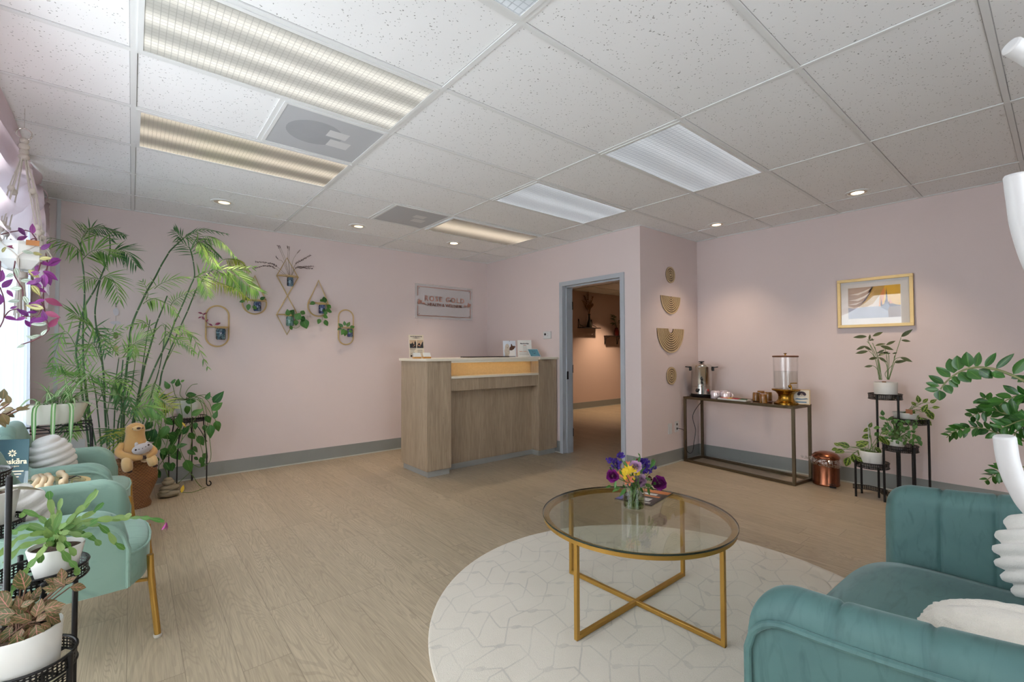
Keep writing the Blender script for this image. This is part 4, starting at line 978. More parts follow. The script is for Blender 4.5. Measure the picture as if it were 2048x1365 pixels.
    F([(262,852),(256,862),(250,872),(246,892)], 5.0, 4.86, 12, .24, .015, G_PALMY, hang=.1, N=(.1, -1, .2)); F([(252,830),(276,818),(300,814),(322,832)], 4.98, 4.84, 15, .17, .016, G_PALM, hang=1.0, one=0)
    F([(304,800),(318,800),(330,806),(344,816)], 5.0, 4.86, 9, .16, .013, G_PALMY, hang=-.2); F([(312,760),(305,775),(303,790),(308,806)], 5.1, 4.9, 11, .17, .012)
    F([(182,850),(160,830),(148,845),(146,872)], 5.1, 4.85, 11, .17, .016, G_PALM); F([(178,830),(160,822),(140,836),(128,862)], 5.0, 4.85, 10, .16, .010, G_PALMD)
    random.seed(21)
    for k in range(11):   # the thick of young fronds round the canes
        c, y = random.choice(ends[:15]); p = c[random.randint(6, 20)]; a = rnd(0, 2*PI); le = rnd(.2, .4); hz = rnd(.05, .3)
        q = p+V((math.cos(a)*le*.5, -abs(math.sin(a))*le*.45, hz)); e = p+V((math.cos(a)*le, -abs(math.sin(a))*le*.8-.03, rnd(-.12, .2)))
        q.y = min(q.y, 5.5); e.x = max(e.x, -.5); q.x = max(q.x, -.52)
        mb, st = MB(), MB(); frond(mb, st, [p, q, e], random.randint(9, 13), rnd(.13, .19), rnd(.010, .014), hang=rnd(-.1, .6)); k0 = len(mb.v); mb.v += st.v
        for f in st.f: mb.f.append([i+k0 for i in f]); mb.mi[len(mb.f)-1] = 1
        part(mb, 'frond', [random.choice((G_PALM, G_PALM, G_PALMD)), M_STEMG], t, angle=80)
palm()

# ---------------------------------------------------------------- small helpers for potted plants
def spherepos(a, e): return V((math.cos(a)*math.cos(e), math.sin(a)*math.cos(e), math.sin(e)))
def pxleaf(mb, px, py, ln, ang, ax, val, wr=.45, bend=.15, dep=0, seg=6, shape=.4, **kw):
    """leaf seen at a photo pixel: ln in pixels, ang in degrees on the picture, true size at its own distance"""
    p = at(px, py, ax, val); a = math.radians(ang); q = at(px+ln*math.cos(a), py-ln*math.sin(a), ax, val); L = (q-p).length
    to = (CAMP-p).normalized(); d = (q-p)+to*L*rnd(-.35, .35); N = to+V((rnd(-.35, .35), rnd(-.35, .35), rnd(0, .5))); p = p+to*(dep or rnd(0, .05))
    mb.leaf(p, d, N, L, L*wr, bend, seg, shape, **kw)
def pot_round(t, c, r0, r1, h, mat, soil=.85, name='pot', sx=1, sy=1, rot=0, lip=.006, mod=None):
    part(MB().lathe([(r0*.9, 0), (r0, .006), (lerp(r0, r1, .5), h*.5), (r1, h-.004), (r1-.002, h), (r1-lip, h), (r1-lip-.001, h*soil-.004)], c, 44, sx, sy, rot, mod=mod, caps=False).lathe([(.0001, .001), (r0*.9, 0)], c, 44, sx, sy, rot, caps=False), name, mat, t)
    part(MB().lathe([(.0001, h*soil+.004), (r1-lip, h*soil)], c, 30, sx, sy, rot, caps=False), 'soil', M_SOIL, t)

# ---------------------------------------------------------------- pothos on a wire stand
def pothos():
    c = V((.425, 5.36, 0)); s = thing('wire_plant_stand', 'black wrought wire plant stand with scroll feet under the trailing pothos', 'plant stand', c); zt = .655
    rg = MB()
    for z, r in ((zt, .15), (zt-.035, .15)): rg.tube([c+V((r*math.cos(2*PI*i/32), r*math.sin(2*PI*i/32), z)) for i in range(32)], .004, 6, closed=True)
    for i in range(40): a = 2*PI*i/40; rg.tube([c+V((.15*math.cos(a), .15*math.sin(a), zt-.035)), c+V((.15*math.cos(a), .15*math.sin(a), zt))], .002, 4)
    for i in range(7): y = -.12+.04*i; hw = math.sqrt(.15**2-y*y); rg.beam(c+V((-hw, y, zt-.035)), c+V((hw, y, zt-.035)), .004)
    part(rg, 'basket_ring', M_BLACKM, s)
    for fx, fy in ((.562, 5.235), (.469, 5.52), (.285, 5.50), (.33, 5.19)):
        d = V((fx-c.x, fy-c.y, 0)); d.normalize(); b = V((fx, fy, 0)); tp = c+d*.15; sc_pts = [V((tp.x, tp.y, zt)), V((tp.x, tp.y, zt-.06)), b+V((0,0,.3)), b+V((0,0,.06))-d*.0]
        for i in range(9): a = PI*1.0+i*PI*1.45/8; sc_pts.append(b+d*(.022+.022*math.cos(a))+V((0,0,.026+.022*math.sin(a))))
        part(MB().tube(sc_pts, .0055, 8), 'leg', M_BLACKM, s)
        part(MB().tube(bez([b+V((0,0,.42)), (b+c)/2+V((0,0,.56-c.z*0)), V((c.x, c.y, zt-.045))], 10), .0035, 6), 'brace', M_BLACKM, s)
    t = thing('trailing_pothos', 'trailing green pothos in a pale pot, vines reaching the floor right of the palm', 'plant', (c.x, c.y, zt+.001))
    pot_round(t, V((c.x, c.y-.0, zt+.003)), .085, .128, .165, M_POT, rot=.1)
    random.seed(5); vn = MB(); lf = MB(); top = zt+.165
    def vine(pts, y, rr=.0028):
        P = [V((c.x+rnd(-.08, .08), c.y+rnd(-.06, .06), top-.01))]+[at(a, b, 'y', y+rnd(-.03, .03)) for a, b in pts]; cc = bez(P, 26); vn.tube(cc, rr, 5); return cc
    vines = [vine(v, y) for v, y in (
        ([(400,792),(418,805),(425,825),(434,850)], 5.3), ([(408,790),(430,800),(440,812)], 5.25), ([(395,795),(410,840),(412,900),(410,940)], 5.2), ([(405,800),(418,870),(421,920),(400,935),(380,925)], 5.2),
        ([(350,795),(330,800),(322,850),(310,900),(318,930),(313,948)], 5.15), ([(345,795),(325,790),(310,820),(300,880)], 5.15), ([(352,800),(330,830),(335,880),(325,915),(338,962),(338,990)], 5.1), ([(380,792),(382,850),(360,890),(372,925),(380,945)], 5.15),
        ([(360,800),(365,850),(340,900),(320,930)], 5.12), ([(350,790),(345,770),(340,765)], 5.35), ([(360,790),(362,770),(350,760)], 5.35), ([(372,790),(382,772),(395,768)], 5.35), ([(395,800),(405,815),(395,830),(385,850),(395,880)], 5.18),
        ([(400,800),(422,830),(415,860),(400,880),(408,915)], 5.2), ([(350,800),(320,815),(318,860),(330,890)], 5.2), ([(345,830),(365,870),(350,905),(332,915)], 5.1), ([(378,925),(388,955),(400,972),(416,984)], 5.2))]
    # last long runner lying on the floor
    vn.tube(bez([at(380, 945, 'y', 5.15), at(350, 975, 'z', .03), at(360, 984, 'z', .004), at(385, 985, 'z', .004), at(412, 975, 'z', .004)], 20), .0025, 5)
    part(vn, 'vine', M_STEMG, t)
    L = [(371,804,24,5),(372,812,22,-70),(384,832,28,35),(426,806,32,45),(424,822,30,40),(432,842,24,-75),(422,850,28,-95),(428,838,18,70),(396,872,24,-60),(372,920,30,-70),(374,902,20,-20),(352,895,24,20),(338,890,26,-50),(340,905,28,-30),(305,905,34,60),(320,900,28,-20),(300,910,26,-80),(306,940,28,-50),(318,860,34,-40),(310,858,30,-110),(336,868,30,-20),(325,872,34,-160),(345,870,26,-80),(300,862,30,-120),(338,778,18,120),(353,774,18,70),(344,768,12,60),(320,790,20,-30),(318,800,20,-60),(405,908,18,-40),(400,915,20,-60),(408,925,14,-120),(388,915,12,-30),(332,958,16,-20),(352,836,26,-60),(328,838,26,-30),(336,852,30,-120),(372,792,26,10),(412,800,18,60),(365,870,24,60),(355,858,22,-70),(378,866,22,-50),(340,820,20,200),(322,826,24,220),(312,880,22,-70),(330,925,22,-60),(346,925,20,-100),(361,845,20,100),(408,850,18,-70),(300,895,24,-60),(392,845,16,-100),(384,895,20,-30),(412,832,20,-60),(316,915,20,-120),(298,880,22,-150),(302,930,24,-90),(345,905,30,-20),(362,765,10,40),(306,845,28,-140),(330,900,26,-110)]
    for a in L: pxleaf(lf, a[0], a[1], a[2], a[3], 'y', rnd(5.1, 5.28), .56, .3, shape=.3)
    part(lf, 'leaf_cluster', G_POTH, t, angle=80)
    yl = MB(); pxleaf(yl, 364, 845, 14, -50, 'y', 5.1, .25); part(yl, 'yellowed_leaf', simple('yellow_leaf', (206, 178, 66), .6), t)
    a = at(363, 987, 'z', 0); solo(MB().leaf(a+V((0,0,.002)), (.08, .1, .35), (0, -1, .3), .07, .028, -.1), 'fallen_leaf', simple('bright_yellow', (226, 192, 50), .55), 'curled yellow fallen leaf on the floor beside the stone cairn', 'leaf', loc=a)
pothos()
def cairn():
    a = V((.265, 5.06, 0)); t = thing('stone_cairn', 'small stack of grey brown stones on the floor before the pothos stand', 'stones', a); m = simple('sandstone', (142, 130, 108), .9, 0, .14, 22, .5, 60, .004)
    for x, y, z, r in ((0, 0, .033, (.078, .055, .036)), (.005, 0, .083, (.07, .05, .03)), (-.02, 0, .058, (.05, .055, .02)), (-.005, 0, .128, (.045, .04, .028)), (-.005, 0, .152, (.032, .03, .018))):
        part(MB().ball(a+V((x, y, z)), r, 26, 16, fn=lambda d: 1+.09*noise.noise(d*2.2+V((x*90, z*50, 3)))+.04*noise.noise(d*6)), 'stone', m, t)
cairn()

# ---------------------------------------------------------------- wicker basket with the plush sloth
def basket():
    c = V((.0, 5.02, 0)); c = V((.03, 4.93, 0)); t = NT('wicker'); co = t.coord(); sp = t.n('SeparateXYZ'); t.l(co, sp.inputs[0]); an = t.math('ARCTAN2', sp.outputs[1], sp.outputs[0])
    w1 = t.math('SINE', t.math('MULTIPLY', sp.outputs[2], 520.)); w2 = t.math('SINE', t.math('ADD', t.math('MULTIPLY', an, 34.), t.math('MULTIPLY', t.math('FLOOR', t.math('MULTIPLY', sp.outputs[2], 82.8)), PI)))
    h = t.math('ADD', t.math('MULTIPLY', w1, .6), t.math('MULTIPLY', w2, .5)); n = t.noise(co, 25, 3)
    col = t.mix(t.math('MULTIPLY', t.math('ADD', h, 1.1), .45, clamp=True), lin((92, 52, 26)), t.mix(n, lin((164, 104, 58)), lin((190, 132, 80)))); t.pbr(col, .55, 0, t.bump(h, .8, .006))
    o = thing('wicker_basket', 'brown woven wicker urn basket on the floor beside the far aqua armchair', 'basket', c)
    part(MB().lathe([(.11, 0), (.115, .02), (.10, .06), (.12, .12), (.152, .2), (.155, .26), (.135, .34), (.115, .38), (.12, .40), (.108, .40), (.10, .37), (.12, .33), (.135, .26)], c, 64, caps=False).lathe([(.0001, .02), (.11, 0)], c, 30, caps=False), 'woven_body', t.m, o)
    # sloth
    s = thing('plush_sloth', 'tan plush sloth toy sitting in the wicker basket mouth holding a grey kitten toy', 'plush toy', (c.x, c.y, .40)); m = plush('tan_plush', (208, 160, 96), 300, .6, .003); ml = plush('light_tan_plush', (222, 184, 128), 300, .6, .003); dk = simple('dark_nose', (62, 40, 32), .6)
    b = MB(); X, Y = c.x-.0, c.y-.06
    P = [(.40, .085), (.44, .095), (.50, .088), (.56, .068), (.60, .062), (.64, .064), (.67, .058), (.69, .03)]
    bm = MB().lathe([(.0001, .385)]+[(r, z) for z, r in P]+[(.0001, .697)], (X, Y, 0), 32, 1, .8); part(bm, 'body', m, s)
    part(MB().ball((X+.012, Y-.056, .655), (.034, .014, .02), 16, 10), 'face_patch', ml, s)
    part(MB().ball((X+.02, Y-.072, .657), (.014, .010, .009), 12, 8), 'nose', dk, s)
    for q in (-.014, .045): part(MB().ball((X+q, Y-.064+abs(q-.02)*.15, .655), (.007, .006, .005), 10, 8), 'eye', dk, s)
    for pts, r in (([(X-.075, Y, .53), (X-.10, Y-.045, .47), (X-.03, Y-.1, .435), (X+.05, Y-.12, .425)], .028), ([(X+.08, Y-.02, .5), (X+.12, Y-.07, .46), (X+.095, Y-.115, .435), (X+.07, Y-.12, .425)], .026)):
        cc = bez(pts, 14); part(MB().tube(cc, [r]*12+[r*.9, r*.8, r*.5], 14), 'arm', m, s)
        e = cc[-1]; part(MB().ball(e, (.016, .012, .016), 12, 8), 'paw', dk, s)
    for pts in ([(X-.04, Y-.06, .41), (X-.05, Y-.12, .40), (X-.04, Y-.135, .33)], [(X+.06, Y-.06, .41), (X+.1, Y-.11, .41), (X+.12, Y-.13, .35)]):
        cc = bez(pts, 12); part(MB().tube(cc, [.036]*10+[.034, .03, .02], 14), 'leg', ml, s)
        e = cc[-1]+V((.008, -.008, 0)); part(MB().ball(e, (.018, .012, .012), 12, 8), 'foot_pad', dk, s)
    g = thing('grey_plush_kitten', 'small grey plush kitten toy held by the tan sloth', 'plush toy', (X+.05, Y-.1, .45)); gm = plush('grey_plush', (196, 186, 184), 300, .5, .003)
    kx, ky, kz = X+.045, Y-.115, .497; R = Matrix.Rotation(-.25, 3, 'Y')
    part(MB().ball((kx, ky, kz), (.068, .042, .042), 26, 18, R), 'body', gm, g)
    for q in (-.038, .03): part(MB().ball((kx+q, ky, kz+.038-q*.0), (.013, .01, .018), 12, 8), 'ear', gm, g)
    f = MB()
    for q, z_ in ((-.022, .004), (.0, .008), (.02, .018)): part(MB().ball((kx+q, ky-.041, kz+z_), .0035, 8, 6), 'eye' if q else 'nose', dk, g)
    for q, z_ in ((-.042, .0), (.038, .03)):
        part(MB().ball((kx+q, ky-.034, kz+z_), (.007, .004, .008), 10, 6), 'cheek_stripe', dk, g)
basket()

# ---------------------------------------------------------------- spider plant
def spider():
    c = V((-.44, 4.83, 0)); s = thing('wire_plant_stand', 'low black wire plant stand with arches under the spider plant', 'plant stand', c); zt = .735
    m = MB(); a, b = .205, .1
    def rect(z, ins=0): return [c+V((x*(a-ins), y*(b-ins), z)) for x, y in ((-1,-1), (1,-1), (1,1), (-1,1))]
    for z in (zt, zt-.05):
        m.tube([p for p in rect(z)], .0045, 6, closed=True)
    for k in (-.1, .1):
        m.tube([c+V((k+.09*math.cos(PI*i/10), -b, zt-.05+.045*math.sin(PI*i/10))) for i in range(11)], .0035, 6)
    for i in range(5): m.beam(c+V((-.16+.08*i, -b, zt)), c+V((-.16+.08*i, b, zt)), .005)
    part(m, 'top_frame', M_BLACKM, s)
    for x, y in ((-1,-1), (1,-1), (1,1), (-1,1)): part(MB().tube([c+V((x*(a-.02), y*(b-.01), zt)), c+V((x*(a+.0), y*b, zt-.03)), c+V((x*(a+.02), y*(b+.01), 0))], .005, 8), 'leg', M_BLACKM, s)
    t = thing('spider_plant', 'striped spider plant in a wide cream oval pot before the sheer curtain', 'plant', (c.x, c.y, zt+.005))
    pot_round(t, c+V((0, 0, zt+.0055)), .14, .19, .15, M_POTC, sx=1, sy=.52)
    random.seed(11); lf = MB(); top = V((c.x, c.y, zt+.145))
    for k in range(42):
        a_ = rnd(0, 2*PI); e = rnd(.5, 1.25); d = spherepos(a_, e); L = rnd(.26, .42)
        if c.x+d.x*L < -.56: d.x = abs(d.x)*.3
        lf.leaf(top+V((rnd(-.1, .1), rnd(-.03, .03), 0)), d, V((0,0,1))-d*.5, L, rnd(.013, .02), rnd(.5, .95), 9, .25, .15, 1)
    part(lf, 'leaf_cluster', G_SPID, t, angle=80)
    hg = MB()
    for x0, x1, z1 in ((-.06, -.09, -.30), (.01, .005, -.33), (.075, .1, -.30)):
        P = bez([top+V((x0*.7, 0, 0)), top+V((x0*.9, -.07, .018)), top+V((x1, -.12, -.01)), top+V((x1, -.14, z1*.6)), top+V((x1, -.14, z1))], 16)
        hg.n += 1; k0 = len(hg.v); R_ = V((1, -.1, 0)).normalized()
        for i, p in enumerate(P):
            w_ = .013*(1 if i < 11 else max(.05, (16-i)/5)); hg.v += [p-R_*w_, p+V((0, .004, 0)), p+R_*w_]
        for i in range(16):
            q = k0+i*3
            hg.face([q, q+1, q+4, q+3], [(hg.n, 0), (hg.n, .5), (hg.n+.5, .5), (hg.n+.5, 0)]); hg.face([q+1, q+2, q+5, q+4], [(hg.n, .5), (hg.n, 1), (hg.n+.5, 1), (hg.n+.5, .5)])
    part(hg, 'hanging_leaf', G_SPID, t, angle=80, kind=None)
spider()

# ---------------------------------------------------------------- hanging macrame planter
def macrame():
    X, Y = -.47, 3.62; c = V((X, Y, 0)); M_CORD = simple('cotton_cord', (206, 196, 184), .9, 0, .1, 60, .5, 300, .003)
    t = thing('macrame_hanger', 'cream macrame plant hanger on a wire hook from the ceiling at the left', 'plant hanger', (X, Y, H))
    zr = 2.47; part(MB().tube([(X, Y, H), (X, Y, zr+.032)], .0012, 6), 'ceiling_wire', M_CHROME, t)
    part(MB().tube([V((X+.03*math.cos(2*PI*i/24), Y, zr+.03*math.sin(2*PI*i/24))) for i in range(24)], .003, 8, closed=True), 'ring', M_CHROME, t)
    zp = 1.775; k1, k2, k3 = 2.15, 1.95, 1.86; R = .105
    kn = MB()
    for z, r in ((zr-.04, .02), (zr-.07, .024), (zr-.1, .02), (zr-.13, .024)): kn.ball((X, Y, z), (r, r*.8, .02), 12, 8)
    part(kn, 'knotted_crown', M_CORD, t)
    for q in range(4):
        a = PI/4+q*PI/2; d = V((math.cos(a), math.sin(a), 0))
        for off in (-.008, .008):
            sd = V((-d.y, d.x, 0))*off
            P = [V((X, Y, zr-.03)), V((X, Y, zr-.14))+d*.012+sd*.5, V((X, Y, k1))+d*.055+sd*1.6, V((X, Y, k2))+d*.092+sd, V((X, Y, k3))+d*.108+sd*.6]
            part(MB().tube(bez(P, 20), .0032, 6), 'cord', M_CORD, t)
        for z, f in ((k1, .055), (k2, .092), (k2-.03, .098), (k3, .108)): part(MB().ball(V((X, Y, z))+d*f, (.015, .015, .018), 10, 8), 'knot', M_CORD, t)
        for sg in (-1, 1):
            a2 = a+sg*PI/4; d2 = V((math.cos(a2), math.sin(a2), 0)); P = [V((X, Y, k3))+d*.108, V((X, Y, zp+.05))+(d+d2).normalized()*.118, V((X, Y, zp-.0))+d2*.118]
            part(MB().tube(bez(P+[V((X, Y, zp-.045))+d2*.075, V((X, Y, zp-.075))], 16), .003, 6), 'net_cord', M_CORD, t)
    b = MB()
    for i in range(16): a = 2*PI*i/16; r = rnd(.004, .024); b.tube(bez([V((X+r*.5*math.cos(a), Y+r*.5*math.sin(a), zp-.075)), V((X+r*math.cos(a), Y+r*math.sin(a), zp-.2)), V((X+r*1.3*math.cos(a), Y+r*1.3*math.sin(a), zp-rnd(.29, .33)))], 6), .0035, 5)
    part(b, 'tassel', M_CORD, t); part(MB().lathe([(.024, zp-.1), (.028, zp-.085), (.024, zp-.065)], c, 16), 'wrapped_knot', M_CORD, t)
    p = thing('hanging_spiderwort', 'purple and silver trailing spiderwort in a white faceted pot hanging in the macrame', 'plant', (X, Y, zp-.06))
    part(MB().lathe([(.06, zp-.055), (.108, zp-.01), (.108, zp+.07), (.098, zp+.09), (.092, zp+.09), (.09, zp+.06), (.0001, zp+.06)], c, 8, caps=False).lathe([(.0001, zp-.055), (.06, zp-.055)], c, 8, caps=False), 'pot', M_POT, p, False)
    part(MB().lathe([(.0001, zp+.07), (.094, zp+.066)], c, 16, caps=False), 'soil', M_SOIL, p)
    random.seed(3); yv = Y-.06; vn = MB()
    def vine(pts, y): vn.tube(bez([at(a, b, 'y', y) for a, b in pts], 26), .0028, 5)
    vine([(0,470),(30,463),(60,463),(76,488),(82,520),(76,545),(72,570),(84,605),(93,640),(97,662),(70,680),(42,690)], yv); vine([(70,480),(88,500),(95,530),(88,560),(87,600),(90,625),(97,660)], yv+.03)
    vine([(30,480),(33,500),(30,525),(28,548),(40,570),(45,578),(47,600),(52,605)], yv-.03); vine([(0,575),(8,600),(8,635),(0,655)], yv); vine([(8,635),(20,622),(38,618)], yv); vine([(84,618),(72,632),(45,633)], yv)
    vine([(10,490),(2,510),(0,560)], yv); vine([(20,478),(40,490),(52,500),(62,480),(75,478)], yv)
    part(vn, 'vine', M_STEMP, p)
    LV = dict(p=MB(), s=MB(), y=MB(), r=MB())
    for a in ((37,455,18,-50,'p'),(66,468,16,95,'p'),(34,480,18,20,'p'),(36,496,18,170,'r'),(44,503,20,-8,'s'),(82,500,18,35,'p'),(12,517,18,-20,'s'),(64,506,17,-10,'y'),(78,518,22,5,'y'),(94,532,26,25,'p'),(78,524,20,-15,'p'),(76,530,14,-100,'p'),(57,540,24,-38,'y'),(86,542,28,-30,'p'),(80,545,22,190,'p'),(90,548,22,-95,'p'),(92,545,22,-70,'p'),(30,536,15,-70,'s'),(29,548,16,200,'s'),(40,562,24,0,'s'),(4,576,22,40,'p'),(44,577,22,182,'s'),(14,580,15,-50,'p'),(63,570,22,-50,'y'),(84,574,24,160,'p'),(70,576,20,-20,'p'),(40,603,22,178,'s'),(89,598,32,-20,'r'),(85,612,28,168,'p'),(88,618,32,168,'y'),(47,592,16,-60,'s'),(8,634,24,-12,'p'),(58,632,22,150,'p'),(52,636,20,190,'p'),(75,625,18,178,'p'),(90,624,26,-20,'r'),(92,638,26,190,'p'),(94,648,26,180,'s'),(98,655,22,45,'r'),(92,642,18,110,'p'),(70,634,14,-120,'p'),(60,676,18,15,'s'),(70,678,16,160,'s'),(82,672,14,50,'s'),(1,610,22,100,'p'),(0,565,20,80,'p'),(20,618,12,20,'p'),(100,520,16,10,'p'),(50,690,14,200,'s'),(4,505,16,40,'y'),(84,556,22,210,'p'),(72,562,18,200,'p'),(90,600,18,190,'p'),(60,655,16,120,'p')):
        pxleaf(LV[a[4]], a[0], a[1], a[2]*1.3, a[3], 'y', yv+rnd(-.05, .03), .44, .15, shape=.38)
    for k, m in zip('psyr', (G_TRAP, G_TRAD, G_TRAY, G_TRAR)): part(LV[k], 'leaf_cluster', m, p, angle=80)
    a = at(68, 487, 'y', Y-.1); part(MB().box((a.x-.03, a.y, a.z-.012), (a.x+.02, a.y+.004, a.z+.016)), 'wooden_tag', simple('cork_tag', (176, 116, 66), .7), p, False)
macrame()
# agate slices hung on the back wall
def agate():
    t = thing('agate_wall_hanging', 'string of agate slices hanging on the pink wall behind the palm canes', 'wall hanging', at(232, 606, 'y', YA-.01)); m = simple('pale_agate', (206, 200, 206), .3, 0, .1, 30); m2 = simple('amber_agate', (202, 180, 128), .3, 0, .15, 30); m3 = simple('olive_agate', (120, 118, 72), .4, 0, .15, 30)
    part(MB().tube([at(232, 606, 'y', YA-.012), at(231.5, 708, 'y', YA-.012)], .0012, 5), 'string', M_INKG, t)
    hk = MB()
    for i in range(3): hk.ball(at(232, 607+i*3, 'y', YA-.012), .006, 8, 6)
    part(hk, 'bead', M_INKG, t)
    for (px, py, w_, h_), mm in (((232, 624, .022, .038), m), ((231, 646, .038, .018), m), ((231.5, 671, .02, .034), m3), ((231.5, 698, .021, .028), m2)):
        p = at(px, py, 'y', YA-.014); pts = [p+V((w_*math.cos(2*PI*i/11)*rnd(.8, 1.1), 0, h_*math.sin(2*PI*i/11)*rnd(.85, 1.1))) for i in range(11)]; part(MB().prism(pts, (0, .006, 0)), 'agate_slice', mm, t, False)
agate()
# ---------------------------------------------------------------- tiered black plant stands
def perf_mat():
    t = NT('pierced_black_metal'); tc = t.n('TexCoord'); sp = t.n('SeparateXYZ'); t.l(tc.outputs['UV'], sp.inputs[0])
    a = t.math('SINE', t.math('MULTIPLY', sp.outputs[0], 2*PI*30)); b = t.math('SINE', t.math('MULTIPLY', sp.outputs[1], 2*PI*2.0))
    h = t.math('GREATER_THAN', t.math('ABSOLUTE', t.math('MULTIPLY', a, b)), .6)
    edge = t.math('LESS_THAN', t.math('ABSOLUTE', t.math('SUBTRACT', sp.outputs[1], .5)), .44); h = t.math('MULTIPLY', h, edge)
    p = t.pbr(lin((28, 27, 28)), .42, .3); tr = t.n('BsdfTransparent'); m = t.n('MixShader'); t.l(h, m.inputs[0]); t.l(p.outputs[0], m.inputs[1]); t.l(tr.outputs[0], m.inputs[2]); t.l(m.outputs[0], t.out.inputs[0]); return t.m
M_PERF = perf_mat()
def tray(t, c, r, rh=.042):
    m = MB().grid(lambda u, v: (c.x+r*math.cos(2*PI*u), c.y+r*math.sin(2*PI*u), c.z+rh*v), 64, 1); o = part(m, 'pierced_tray', M_PERF, t, angle=180)
    e = MB()
    for z, rr in ((0, .004), (rh, .0045)): e.tube([c+V((r*math.cos(2*PI*i/48), r*math.sin(2*PI*i/48), z)) for i in range(48)], rr, 6, closed=True)
    e.lathe([(.0001, .002), (r*.55, .002)], c, 40, caps=False)
    for i in range(8): a = 2*PI*i/8; e.beam(c+V((.5*r*math.cos(a), .5*r*math.sin(a), .001)), c+V((r*math.cos(a), r*math.sin(a), .001)), .01, .003)
    part(e, 'tray_rim', M_BLACKM, t)
def stand(label, trays, legs, bands, loc):
    t = thing('tiered_plant_stand', label, 'plant stand', loc)
    for c, r in trays: tray(t, V(c), r)
    for (x, y, z) in legs:
        part(MB().tube([V((x, y, 0)), V((x, y, z))], .0085, 10).ball((x, y, z), (.0085, .0085, .004), 10, 6), 'leg', M_BLACKM, t)
    for (p, q, z) in bands:
        p, q = V((*p, z)), V((*q, z)); L = (q-p).length; mid = (p+q)/2; sd = V((-(q-p).y, (q-p).x, 0)).normalized()*.055
        m = MB().grid(lambda u, v: p.lerp(q, u)+sd*4*u*(1-u)*.9+V((0, 0, .034*v)), 20, 1); m.uv = {k: [(a*.33, b) for a, b in u] for k, u in m.uv.items()}; part(m, 'pierced_band', M_PERF, t, angle=180)
        part(MB().tube([p.lerp(q, i/12)+sd*4*(i/12)*(1-i/12)*.9+V((0,0,zz)) for i in range(13)], .0035, 6) if (zz := .034) else None, 'band_rim', M_BLACKM, t)
        part(MB().tube([p.lerp(q, i/12)+sd*4*(i/12)*(1-i/12)*.9 for i in range(13)], .0035, 6), 'band_rim', M_BLACKM, t)
    return t
R = .118
A_, B_, C_, D_ = V((5.09, 1.02, .845)), V((5.13, .87, .645)), V((4.98, .905, .43)), V((4.94, 1.09, .265))
def ring_legs(c, r, angs): return [(c.x+r*math.cos(math.radians(a)), c.y+r*math.sin(math.radians(a)), c.z+.042) for a in angs]
stand('black tiered plant stand with four round trays against the right wall below the picture', [(A_, R), (B_, R), (C_, R), (D_, R)],
      ring_legs(A_, R+.006, (165, 235)) + ring_legs(B_, R+.006, (275, 150)) + ring_legs(C_, R+.006, (130, 235, 330)) + ring_legs(D_, R+.006, (125, 50, 232)),
      [((4.86, 1.21), (4.85, .97), .07), ((4.86, .80), (4.89, 1.02), .06)], (5.0, 1.0, 0))
# ctenanthe on the top tray
def pxstem(mb, pts, ax, val, r=.0025): mb.tube(bez([at(a, b, ax, val) for a, b in pts], 12), r, 5)
def ctenanthe():
    c = A_+V((0, -.005, .004)); t = thing('fishbone_plant', 'tall plant with long dark patterned leaves in a white pot below the picture', 'plant', c); random.seed(2)
    pot_round(t, c+V((0,0,.002)), .08, .084, .14, M_POT); st, lf = MB(), MB(); X = c.x; f = lambda x, y: (1690+x*.11, 650+y*.11)
    for pts in ([(620,1000),(560,650),(430,310),(420,260)], [(640,1000),(580,620),(480,400),(400,300)], [(630,1000),(600,600),(500,330)], [(650,1000),(620,700),(540,400)], [(640,1000),(540,600),(420,460)], [(670,1000),(640,780),(600,580)], [(790,1000),(880,680),(940,480),(1020,230)], [(795,1000),(890,660),(1000,590)], [(780,1000),(770,700),(740,480),(720,420)], [(785,1000),(800,640),(790,520)], [(660,1000),(580,800),(510,745)], [(770,990),(760,740),(650,600)], [(800,1000),(900,700),(960,640)], [(775,1000),(730,880),(870,720),(900,560)]):
        pxstem(st, [f(*p) for p in pts], 'x', X+rnd(-.04, .04), .0022)
    for b, q in (((400,215),(150,220)), ((500,210),(700,125)), ((440,280),(460,170)), ((480,240),(520,300)), ((380,385),(200,450)), ((340,385),(490,465)), ((420,480),(190,515)), ((550,380),(740,335)), ((745,370),(920,285)), ((640,385),(890,450)), ((590,520),(720,450)), ((600,570),(790,470)), ((590,600),(390,630)), ((610,590),(770,680)), ((510,745),(345,765)), ((1020,220),(1235,75)), ((1020,280),(1200,300)), ((950,510),(840,525)), ((1000,590),(1235,670)), ((900,690),(1130,645)), ((430,290),(535,260)), ((620,500),(560,520)), ((830,520),(720,520))):
        (bx, by), (qx, qy) = f(*b), f(*q); pxleaf(lf, bx, by, math.hypot(qx-bx, qy-by), math.degrees(math.atan2(by-qy, qx-bx)), 'x', X+rnd(-.04, .04), .32, .18, shape=.45)
    part(st, 'stems', M_STEMG, t, kind=None); part(lf, 'leaf_cluster', G_CTEN, t, angle=80)
    a = at(1768, 757, 'x', X-.02); part(MB().box((a.x-.002, a.y-.014, c.z+.1), (a.x+.002, a.y+.014, c.z+.15)), 'wooden_tag', simple('kraft_tag', (150, 110, 78), .7), t, False)
ctenanthe()
